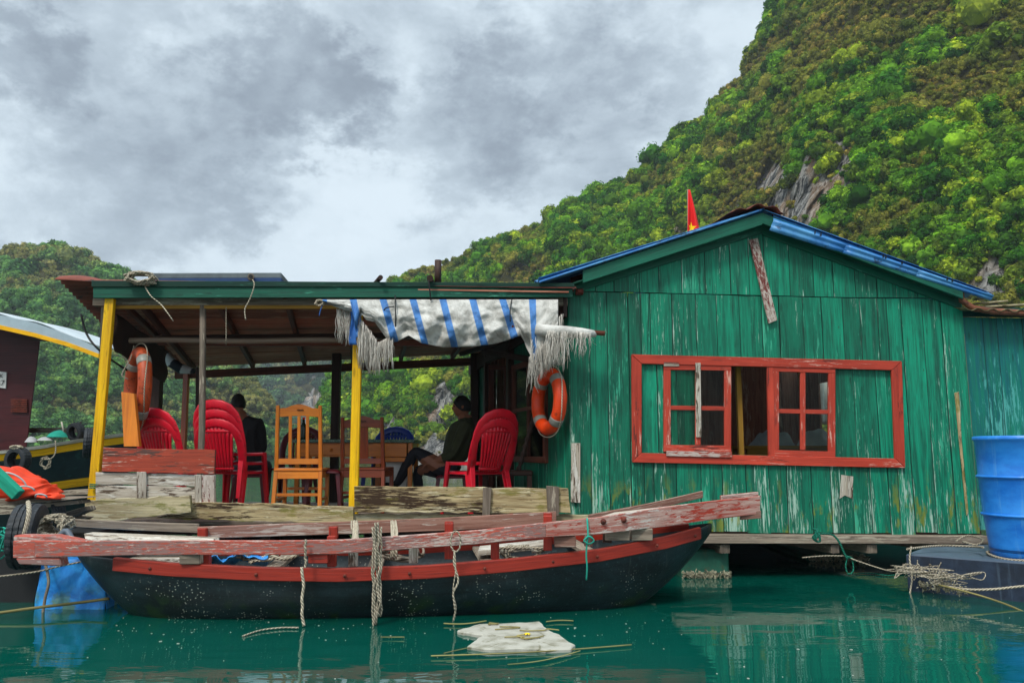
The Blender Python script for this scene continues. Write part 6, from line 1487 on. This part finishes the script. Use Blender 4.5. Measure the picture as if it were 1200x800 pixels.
# ============================================================ RIGHT PONTOON AND DRUM
A_, B_ = P(1064, 690, 6.62), P(1420, 715, 5.45); A_.z = B_.z = 0; dirn = (B_ - A_).normalized(); bk = Vector((-dirn.y, dirn.x, 0)); 
B_ = A_ + dirn * 3.2
pon = thing('float_platform', 'dark navy floating platform carrying the blue drum at the right', 'platform', A_.lerp(B_, .5)); m = MB(); Z1 = .285
m.prism([A_ + Vector((0, 0, -.3)), B_ + Vector((0, 0, -.3)), B_ + Vector((0, 0, Z1)), A_ + Vector((0, 0, Z1))], bk * 1.25)
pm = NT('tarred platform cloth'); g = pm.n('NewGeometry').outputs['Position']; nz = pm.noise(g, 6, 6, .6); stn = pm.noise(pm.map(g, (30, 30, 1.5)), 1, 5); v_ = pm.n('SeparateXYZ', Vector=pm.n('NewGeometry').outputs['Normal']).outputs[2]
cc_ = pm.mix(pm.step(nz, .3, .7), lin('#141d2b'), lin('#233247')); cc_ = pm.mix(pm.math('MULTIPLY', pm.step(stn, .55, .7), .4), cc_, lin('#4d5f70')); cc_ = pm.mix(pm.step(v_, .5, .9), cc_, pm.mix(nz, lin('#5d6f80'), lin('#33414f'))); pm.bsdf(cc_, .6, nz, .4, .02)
m.build('body', pm.m, pon, bevel=.008)
dc = P(1208, 640, 6.42); dc.z = Z1
drum = thing('blue_drum', 'tall blue plastic drum standing on the navy platform', 'drum', dc); m = MB()
Rd = .335; prof = [(0, .004), (Rd * .80, .004), (Rd * .84, .02), (Rd * .86, .10), (Rd * .92, .30), (Rd * .935, .315), (Rd * .94, .33), (Rd * .93, .345), (Rd * .965, .60), (Rd * .985, .615), (Rd * .985, .635), (Rd * .97, .65), (Rd * .99, .905), (Rd * 1.03, .915), (Rd * 1.03, .94), (Rd * .99, .945), (Rd * .96, .94), (Rd * .95, .80), (Rd * .85, .05), (0, .05)]
m.lathe(dc, prof, 56); m.build('body', M['drum'], drum)
for zz, rr_ in ((.33, .945), (.625, .985)): m = MB(); m.tube([dc + Vector((Rd * rr_ * math.cos(a), Rd * rr_ * math.sin(a), zz)) for a in [k / 48 * 6.2832 for k in range(48)]], .011, 8, closed=True); m.build('hoop', M['drum'], drum)
m = MB(); m.tube([dc + Vector((Rd * 1.0 * math.cos(a), Rd * 1.0 * math.sin(a), .922)) for a in [k / 40 * 6.283 for k in range(40)]], .012, 8, closed=True); m.build('rim', M['drum'], drum)
rope([dc + Vector((Rd * .90 * math.cos(a), Rd * .90 * math.sin(a), .012 + .01 * math.sin(a * 3))) for a in [k / 24 * 6.283 for k in range(25)]], .010, 'base_rope', 'rope_white', 'pale rope lying round the foot of the blue drum', sub=2)
rope([P(1063, 643, 6.6), P(1100, 639, 6.75), P(1140, 640, 6.7), P(1152, 641, 6.4)], .009, 'edge_rope', 'rope_white', 'pale rope along the back edge of the navy platform')
rope([P(1068, 640, 6.6), P(1066, 655, 6.58), P(1069, 675, 6.56), P(1066, 700, 6.5), P(1070, 712, 6.4)], .007, 'edge_rope', 'rope_white', 'pale rope hanging down the near left corner of the navy platform')
m = MB(); p0 = P(1062, 668, 6.55); 
for k in range(24):
    s = rnd.uniform(0, 1); c = P(1060 + s * 70, 664 + s * 18 + rnd.gauss(0, 3), 6.5 - s * .4); pts = [c + Vector((rnd.gauss(0, .09), rnd.gauss(0, .02), rnd.gauss(0, .028))) for _ in range(6)]; rope(pts, .0035, '', '', mb=m, build=False, sub=4, n=5)
tag(m.build('rope_tangle', M['rope_white']), 'tangle of pale rope hanging at the waterline of the navy platform', 'rope')
rope([P(1095, 683, 6.3), P(1130, 690, 6.1), P(1165, 690, 6.0), P(1205, 686, 5.9), P(1300, 680, 5.6)], .009, 'long_rope', 'rope_white', 'long pinkish rope slung along the front of the navy platform')
rope([P(1100, 685, 6.2), P(1140, 695, 6.05), P(1180, 708, 5.9), P(1215, 724, 5.7)], .007, 'long_rope', 'straw', 'yellowish rope sloping into the water in front of the navy platform')
crust('barnacle_crust', (P(1075, 684, 6.55).x, 6.55, .03), (P(1130, 690, 6.3).x, 6.28, .03), 200, 'pale barnacles along the waterline of the navy platform', 11, .02)
rope([P(1120, 634, 7.05), P(1134, 627, 7.1), P(1152, 632, 6.9), P(1144, 638, 6.8), P(1128, 634, 6.9)], .008, 'deck_rope', 'rope_white', 'loop of pale rope on the ledger behind the drum')
# green mooring rope from the ledger to the platform
m = MB(); Y0 = 7.03
for k in range(4): rope([P(952 + k * 2, 619, Y0), P(958, 622 + k * 2, Y0 - .06), P(952 + k, 630 + k, Y0 - .04), P(961, 634, Y0 - .05), P(957 + k, 624, Y0 - .05)], .008, '', '', mb=m, build=False)
rope([P(962, 625, Y0 - .05), P(975, 626, Y0 - .03), P(983, 634, Y0 - .04), P(989, 647, Y0 - .05), P(993, 655, Y0 - .06)], .009, '', '', mb=m, build=False)
rope([P(990, 650, Y0 - .05), P(998, 655, Y0 - .05), P(1000, 668, Y0 - .05), P(994, 672, Y0 - .05), P(991, 662, Y0 - .05), P(995, 652, Y0 - .05), P(1003, 658, Y0 - .06)], .006, '', '', mb=m, build=False)
tag(m.build('mooring_rope', M['rope_green']), 'green knotted rope hanging from the ledger below the house', 'rope')
rope([P(997, 654, Y0 - .06), P(1020, 662, 6.9), P(1045, 669, 6.7), P(1064, 668, 6.6)], .005, 'mooring_line', 'rope_white', 'pale line running from the green knot to the navy platform')
rope([P(940, 653, 7.05), P(965, 651, 7.03), P(990, 651, 7.0)], .005, 'mooring_line', 'rope_white', 'thin pale cord running left from the green knot under the house')
rope([PZ(999, 672, .01), PZ(1020, 671, .01), PZ(1042, 674, .01), PZ(1062, 670, .01)], .006, 'mooring_line', 'rope_green', 'green line lying on the water before the navy platform')

# ============================================================ LEFT RAFT AND ITS CLUTTER
M['hull_black'] = plain('black tarred float', '#0b0d0f', .6, .4, 8, .4)
raft = thing('side_raft', 'low raft of grey boards with a black float at the left edge beside the porch', 'raft', P(40, 600, 6.6))
m = MB()
def brd(m, pts, Y, th): m.prism([P(x, y, Y) for x, y in pts], (0, th, 0))
for k, (pts, Y, th) in enumerate((([(-60, 586), (62, 583), (100, 583), (60, 588), (-60, 593)], 6.35, .25), ([(-60, 592), (20, 589), (18, 602), (-60, 606)], 6.3, .12), ([(22, 592), (90, 586), (92, 590), (22, 598)], 6.4, .2), ([(55, 576), (104, 573), (104, 579), (55, 581)], 7.3, .4), ([(62, 604), (100, 593), (102, 598), (66, 613)], 6.6, .15), ([(60, 600), (102, 606), (80, 620)], 6.7, .12))): m = MB(); brd(m, pts, Y, th); m.build('board', M['old_wood'], raft, bevel=.003)

m = MB(); m.hexa([(P(-60, 690, 6.1).x, 6.1, -.2), (P(42, 690, 6.1).x, 6.1, -.2), (P(42, 690, 6.1).x, 7.4, -.2), (P(-60, 690, 6.1).x, 7.4, -.2), (P(-60, 690, 6.1).x, 6.15, .44), (P(52, 690, 6.1).x, 6.15, .44), (P(52, 690, 6.1).x, 7.4, .44), (P(-60, 690, 6.1).x, 7.4, .44)]); m.build('float', M['hull_black'], raft, bevel=.04)
m = MB(); m.hexa([(P(30, 690, 6.6).x, 6.62, -.2), (P(112, 690, 6.6).x, 6.62, -.2), (P(112, 690, 6.6).x, 7.3, -.2), (P(30, 690, 6.6).x, 7.3, -.2), (P(30, 690, 6.6).x, 6.62, .36), (P(112, 690, 6.6).x, 6.62, .36), (P(112, 690, 6.6).x, 7.3, .36), (P(30, 690, 6.6).x, 7.3, .36)]); m.build('float', M['hull_black'], raft, bevel=.04)
# blue wrapped float
m = MB(); bx0, bx1, Yb = P(36, 700, 5.85).x, P(128, 700, 5.85).x, 5.85; zt_ = P(80, 657, 5.85).z
def fn(u, v):    # wraps front, top and sides
    x = bx0 + (bx1 - bx0) * u; n_ = mnoise.noise(Vector((u * 6, v * 7, 2.2))) * .035
    if v < .5: t = v / .5; tp = .04 * (u - .0) * t; return Vector((x + (.05 * (1 - u) - .10 * max(0, u - .35)) * t, Yb + .02 * t + n_, -.3 + (zt_ + .3) * t + .5 * n_))
    t = (v - .5) / .5; return Vector((x + .05 * (1 - u) - .10 * max(0, u - .35), Yb + .02 + .75 * t, zt_ + .5 * n_ + .02 * math.sin(t * 3)))
m.grid(fn, 40, 40)
m.grid(lambda u, v: Vector((bx1 - .065 * v + .012 * math.sin(u * 9 + v * 5), Yb + .02 + .75 * u, -.3 + (zt_ + .3) * v)), 12, 12); m.grid(lambda u, v: Vector((bx0 + .05 * v, Yb + .77 - .75 * u, -.3 + (zt_ + .3) * v)), 12, 12)
tag(m.build('blue_float', M['blue_wrap'], solid=.004), 'blue tarpaulin wrapped float lying in the water behind the boat stern', 'float')
rope([P(51, 652, 5.8), P(57, 680, 5.78), P(53, 700, 5.78), P(50, 720, 5.75)], .010, 'float_rope', 'old_wood', 'dark rope hanging down the front of the blue float')
rope([P(-10, 676, 5.75), P(40, 670, 5.76), P(70, 663, 5.8), P(95, 658, 5.85)], .006, 'float_rope', 'rope_white', 'thin pale line crossing the top of the blue float')
rope([P(-10, 719, 5.5), P(40, 712, 5.6), P(90, 706, 5.75), P(128, 701, 5.8)], .010, 'float_rope', 'straw', 'yellowish rope crossing the waterline of the blue float')
def tyre(c, nrm, Rm, r, wdt, label, name='tyre', blocks=False):
    c = Vector(c); nrm = Vector(nrm).normalized(); u = nrm.orthogonal().normalized() if abs(nrm.z) > .9 else Vector((0, 0, 1)); u = (u - nrm * u.dot(nrm)).normalized(); w = nrm.cross(u); m = MB(); m.rand()
    prof = [(-1, .62), (-.96, .84), (-.85, .96), (-.5, 1.0), (-.42, 1.0), (-.38, .965), (-.30, .965), (-.26, 1.0), (-.04, 1.0), (0, .965), (.04, 1.0), (.26, 1.0), (.30, .965), (.38, .965), (.42, 1.0), (.5, 1.0), (.85, .96), (.96, .84), (1, .62), (.88, .60), (.86, .80), (.0, .90), (-.86, .80), (-.88, .60)]
    n = 72; rings = []
    for k in range(n):
        a = k / n * 2 * math.pi; e = u * math.cos(a) + w * math.sin(a); gr = .985 if k % 3 == 0 else 1.0
        rings.append(m.add([c + e * (Rm * (q * (gr if q > .95 else 1))) + nrm * (wdt / 2 * p) for p, q in prof]))
    np_ = len(prof)
    for k in range(n):
        a, b = rings[k], rings[(k + 1) % n]
        for j in range(np_): m.face((a + j, a + (j + 1) % np_, b + (j + 1) % np_, b + j), smooth=False)
    o = m.build(name, M['tyre'], origin=c); return tag(o, label, 'tyre')
tyre(P(33, 628, 5.95), (-.25, 1, 0) if False else (1, .25, 0), .235, .1, .19, 'black tyre with worn tread standing on edge against the left raft')
rope([P(33, 588, 5.75), P(34, 598, 5.68), P(32, 612, 5.66), P(28, 626, 5.66)], .017, 'tyre_rope', 'rope_white', 'thick twisted rope hung over the big tyre')
tyre(P(69, 600, 6.5), (1, .6, .3), .12, .05, .10, 'small tyre wedged between the raft boards')
coil(P(64, 616, 5.95), .24, .17, .2, 14, .010, 'rope_white', 'tangled beige rope and netting heaped beside the big tyre', 31, 'net_heap')
rope([P(70, 628, 5.75), P(78, 622, 5.75), P(86, 634, 5.72), P(92, 632, 5.7)], .022, 'grey_hose', plain('grey pipe', '#5c6672', .5), 'short bent grey pipe behind the boat stern', 'pipe')
m = MB()
for k in range(16): rope([P(rnd.uniform(-8, 22), rnd.uniform(618, 655), 5.9 + rnd.gauss(0, .05)) for _ in range(4)], .007, '', '', mb=m, build=False, sub=4, n=5)
tag(m.build('green_net', M['rope_teal']), 'teal fishing net bundle at the far left edge below the orange vests', 'net')
def vest(c, w, h, d, label, seed, tilt=0):
    m = MB(); c = Vector(c)
    def fn(u, v):
        a = u * 2 * math.pi; ph = (v - .5) * math.pi; x, y, z = math.cos(ph) * math.cos(a), math.cos(ph) * math.sin(a), math.sin(ph); e = lambda q, k: math.copysign(abs(q) ** k, q)
        n_ = mnoise.noise(Vector((x * 1.6 + seed, y * 1.6, z * 1.6))) * .35 + .10 * math.sin(x * 9 + seed)
        p = Vector((e(x, .7) * w / 2, e(y, .8) * d / 2, e(z, .6) * h / 2)) * (1 + n_); return c + Matrix.Rotation(tilt, 3, 'Y') @ p
    m.grid(fn, 36, 22); t = thing('life_vest', label, 'life vest', c, group='orange life vests heaped on the left raft'); b = m.build('foam_panel', M['orange_cloth'], t)
    pts = [c + Matrix.Rotation(tilt, 3, 'Y') @ Vector((w * .55 * math.cos(a) * .5, -d / 2 - .01 - .02 * math.sin(a), h * .5 * math.sin(a))) for a in [k / 10 * 3.3 for k in range(11)]]; mm = MB(); mm.tube(pts, .007, 5); mm.build('strap', M['white_bag'], t); return t
vest(P(8, 566, 6.6), .5, .22, .3, 'orange life vest lying deepest at the left frame edge', 2, .2); vest(P(30, 563, 6.55), .42, .11, .3, 'orange life vest on top of the heap beside the green tube', 5, .42)
vest(P(40, 576, 6.4), .34, .10, .28, 'orange life vest sliding down at the right end of the heap', 9, -.15); vest(P(58, 581, 6.35), .16, .045, .2, 'small folded orange vest flap at the foot of the heap', 13, .05)
m = MB(); m.beam(P(-14, 546, 6.2), P(22, 580, 6.2), .075, .085); tg = tag(m.build('green_tube', wood('teal painted post', '#1c9c80', '#148066', dark=.3, tone=.05), bevel=.006), 'short teal square post leaning on the orange life vests', 'post')

# ============================================================ NEIGHBOUR BOAT AT THE LEFT
Yn = 10.2
nb = thing('fishing_boat', 'dark hulled boat with yellow rails and a maroon cabin moored at the far left', 'boat', P(20, 560, Yn))
gl = [(-420, 560), (-120, 545), (0, 532), (35, 526), (70, 517), (108, 508)]
def gx(t): return -420 + (110 + 420) * t
def nhull(t, v, side):
    x = gx(t); tt = max(0, (t - .72) / .28); hw = 1.15 * (1 - tt ** 2.2) + .03; cY = Yn + 1.15; p = P(x, ip(gl, x), Yn); zs = p.z; base = P(gx(t), 560, Yn).x + 0
    z = -.2 + (zs + .2) * v; bx_ = -.45 * tt * (1 - v) ; w = hw * (.55 + .45 * v ** .7)
    return Vector((base + bx_, cY - side * w, z))
m = MB(); m.grid(lambda u, v: nhull(u, v, 1), 60, 14); m.grid(lambda u, v: nhull(1 - u, v, -1), 60, 14); m.build('hull', M['hull_dark'], nb, solid=.03)
def band(y0f, y1f, off, mat, name, t0=0, t1=1):
    m = MB(); m.rand(); prev = None
    for i in range(61):
        t = t0 + (t1 - t0) * i / 60; a, b = nhull(t, y0f, 1) - Vector((0, off, 0)), nhull(t, y1f, 1) - Vector((0, off, 0)); ids = m.add([a, b, b + Vector((0, .08, 0)), a + Vector((0, .08, 0))])
        if prev is not None:
            for k in range(4): m.face((prev + k, prev + (k + 1) % 4, ids + (k + 1) % 4, ids + k), uv=strip_uv(i * .09, i * .09 + .09, k, [0, .08, .16, .24, .32], m.off))
        prev = ids
    return m.build(name, M[mat], nb)
M['boat_yellow'] = wood('worn yellow boat paint', '#eab010', '#d09408', chip=['#5b431a', '#8a6a20'], chip_amt=.2, dark=.5, tone=.05)
band(1.0, .935, .03, 'boat_yellow', 'rub_rail'); band(.66, .585, .03, 'boat_yellow', 'rub_rail', .3, .985); 
band(1.035, 1.003, .05, 'white_wood', 'cap_rail')
m = MB(); m.grid(lambda u, v: nhull(u * .97, .93, 1).lerp(nhull(u * .97, .93, -1), v), 30, 4, smooth=False); m.build('deck', M['deck_wood'], nb, solid=.02)
xr = P(33, 500, 10.8).x
m = MB(); z0_, z1_ = P(20, 520, 10.8).z - .15, P(20, 386, 10.8).z
m.hexa([(-13, 10.8, z0_), (xr, 10.8, z0_), (xr * 12 / 10.8, 12.0, z0_), (-13, 12.0, z0_), (-13, 10.8, z1_), (xr + .07, 10.8, z1_), ((xr + .07) * 12 / 10.8, 12.0, z1_), (-13, 12.0, z1_)]); cab = m.build('cabin', M['cabin_red'], nb, bevel=.01)
vt = MB()
for k in range(7):
    y = 468 + k * 2.3; vt.beam(P(13, y, 10.78), P(32, y + .4, 10.78), .02, .014)
vt.build('vent', M['rust'], cab)
sg = MB(); sg.prism([P(-30, 432, 10.78), P(7.5, 436, 10.78), P(6.5, 455, 10.78), P(-30, 450, 10.78)], (0, .02, 0)); sgo = sg.build('name_plate', M['paper'], cab, bevel=.002)
def text(s, loc, size, mat, parent, name='lettering', rot=(R(90), 0, 0)):
    cu = bpy.data.curves.new(name, 'FONT'); cu.body = s; cu.size = size; cu.extrude = .001; cu.align_x = 'RIGHT'; o = bpy.data.objects.new(name, cu); COL.objects.link(o); o.location = loc; o.rotation_euler = rot
    dg = bpy.context.evaluated_depsgraph_get(); dg.update(); me = bpy.data.meshes.new_from_object(o.evaluated_get(dg)); bpy.data.objects.remove(o); o = bpy.data.objects.new(name, me); COL.objects.link(o); me.materials.append(M[mat])
    o.rotation_euler = rot; o.location = Vector(loc) - world_loc(parent); o.parent = parent; return o
text('K', P(3.5, 442.5, 10.77), .075, 'cable_black', sgo); text('57', P(5.0, 451.5, 10.77), .105, 'cable_black', sgo)
# curved awning roof
rp_ = [(-260, 318), (-100, 344), (0, 368), (40, 377), (80, 391), (116, 407)]; m = MB()
m.grid(lambda u, v: P(-260 + 376 * u, ip(rp_, -260 + 376 * u), 10.3) + Vector((0, 2.0 * v, .03 * math.sin(v * math.pi) + .012 * math.sin(u * 40))), 60, 14); m.build('awning', M['paper_grey'] if 'paper_grey' in M else plain('grey white awning sheet', '#b4bec2', .5, .15, 3), nb, solid=.015)
m = MB(); prev = None; m.rand()
for i in range(31):
    x = -260 + 376 * i / 30; a = P(x, ip(rp_, x) + 1, 10.27); k_ = max(0, 1 - max(0, x - 40) / 90); b = a - Vector((0, 0, .06 + .07 * k_)); ids = m.add([a, b, b + Vector((0, .03, 0)), a + Vector((0, .03, 0))])
    if prev is not None:
        for k in range(4): m.face((prev + k, prev + (k + 1) % 4, ids + (k + 1) % 4, ids + k))
    prev = ids
m.build('awning_valance', plain('pale awning valance', '#9fb0b8', .6, .15, 3), nb)
m = MB(); m.rand(); prev = None
for i in range(31):
    x = -260 + 376 * i / 30; k_ = max(0, 1 - max(0, x - 40) / 90); a = P(x, ip(rp_, x) + 1, 10.26) - Vector((0, 0, .06 + .07 * k_)); b = a - Vector((0, 0, .055)); ids = m.add([a, b, b + Vector((0, .05, 0)), a + Vector((0, .05, 0))])
    if prev is not None:
        for k in range(4): m.face((prev + k, prev + (k + 1) % 4, ids + (k + 1) % 4, ids + k), Vector((1, 0, 0)))
    prev = ids
m.face((prev, prev + 1, prev + 2, prev + 3)); m.build('awning_trim', M['boat_yellow'], nb)
m = MB(); m.beam(P(30, 397, 10.85), P(90, 400, 10.6), .04, .04); m.build('awning_bar', M['dark_wood'], nb)
m = MB(); m.beam(P(35, 504, 11.8), P(108, 504, 11.8), .05, .07); m.build('far_rail', M['white_wood'], nb)
tyre(P(21, 539, 10.0), (.25, 1, 0), .165, .07, .13, 'tyre fender hanging on the neighbour boat hull below the yellow rail'); tyre(P(105, 519, 10.0), (.9, .45, 0), .19, .07, .14, 'tyre fender at the bow of the neighbour boat by the yellow post')
tyre(P(89, 506, 10.9), (.35, 1, .2), .13, .05, .10, 'small tyre lying on the neighbour boat bow deck')
coil(P(20, 524, 9.95), .16, .05, .08, 4, .010, 'rope_white', 'rope tying the left fender tyre to the yellow rail', 41, 'fender_rope')
coil(P(53, 542, 10.02), .14, .16, .03, 4, .007, 'rope_white', 'hank of pale cord hanging on the dark hull of the neighbour boat', 43, 'cord_hank'); rope([P(65, 516, 10.05), P(65, 530, 10.03), P(60, 537, 10.02), P(52, 538, 10.02)], .008, 'fender_rope', 'rope_white', 'cord running from the yellow rail down to the hank')
heap('net_bundle', P(68, 512, 10.9), .13, .12, .07, M['rope_teal'], 'teal net bundle on the neighbour boat deck', 'net', 5)
heap('white_sack', P(53, 516, 10.8), .10, .1, .05, M['white_bag'], 'small grey sack on the neighbour boat deck right of the cabin', 'sack', 6); heap('white_sack', P(37, 518, 10.75), .08, .1, .07, M['white_bag'], 'grey sack leaning against the maroon cabin corner', 'sack', 7)
m = MB(); m.tube([P(75, 507, 10.9), P(72, 494, 10.9)], .010, 6); tag(m.build('deck_rod', M['white_wood']), 'thin white rod standing on the neighbour boat deck', 'rod'); m = MB(); m.tube([P(92, 503, 11), P(95, 494, 11)], .012, 6); tag(m.build('deck_rod', M['dark_wood']), 'thin dark rod standing near the neighbour boat bow', 'rod')

# small bits of foam and scum drifting on the water
m = MB(); rr = random.Random(77)
for k in range(110):
    if k < 60: x, y = rr.uniform(130, 800), rr.gauss(738, 7)
    else: x, y = rr.uniform(20, 1190), rr.uniform(715, 795)
    c = PZ(x, y, .003); s_ = rr.uniform(.002, .006) * (1.8 if rr.random() < .08 else 1); n = rr.randint(4, 6); m.tn = rr.random()
    pts = [c + Vector((math.cos(i / n * 6.283) * s_ * rr.uniform(.6, 1.3), math.sin(i / n * 6.283) * s_ * rr.uniform(.6, 1.3), 0)) for i in range(n)]; m.prism(pts[::-1], (0, 0, -.006), rand=False)
tag(m.build('floating_specks', M['foam']), 'tiny pale specks of foam drifting around the boat', 'debris', kind='stuff')

hz = MB(); hz.hexa([(-700, -40, -5.5), (700, -40, -5.5), (700, 560, -5.5), (-700, 560, -5.5), (-700, -40, 190), (700, -40, 190), (700, 560, 190), (-700, 560, 190)])
hm_ = bpy.data.materials.new('thin haze'); hm_.use_nodes = True; hm_.node_tree.nodes.clear()
ho_ = hm_.node_tree.nodes.new('ShaderNodeOutputMaterial'); hv_ = hm_.node_tree.nodes.new('ShaderNodeVolumePrincipled')
hv_.inputs['Color'].default_value = (.80, .88, .96, 1); hv_.inputs['Density'].default_value = .00045
hm_.node_tree.links.new(hv_.outputs[0], ho_.inputs['Volume'])
tag(hz.build('haze', hm_), kind='stuff')
scene.cycles.volume_bounces = 0
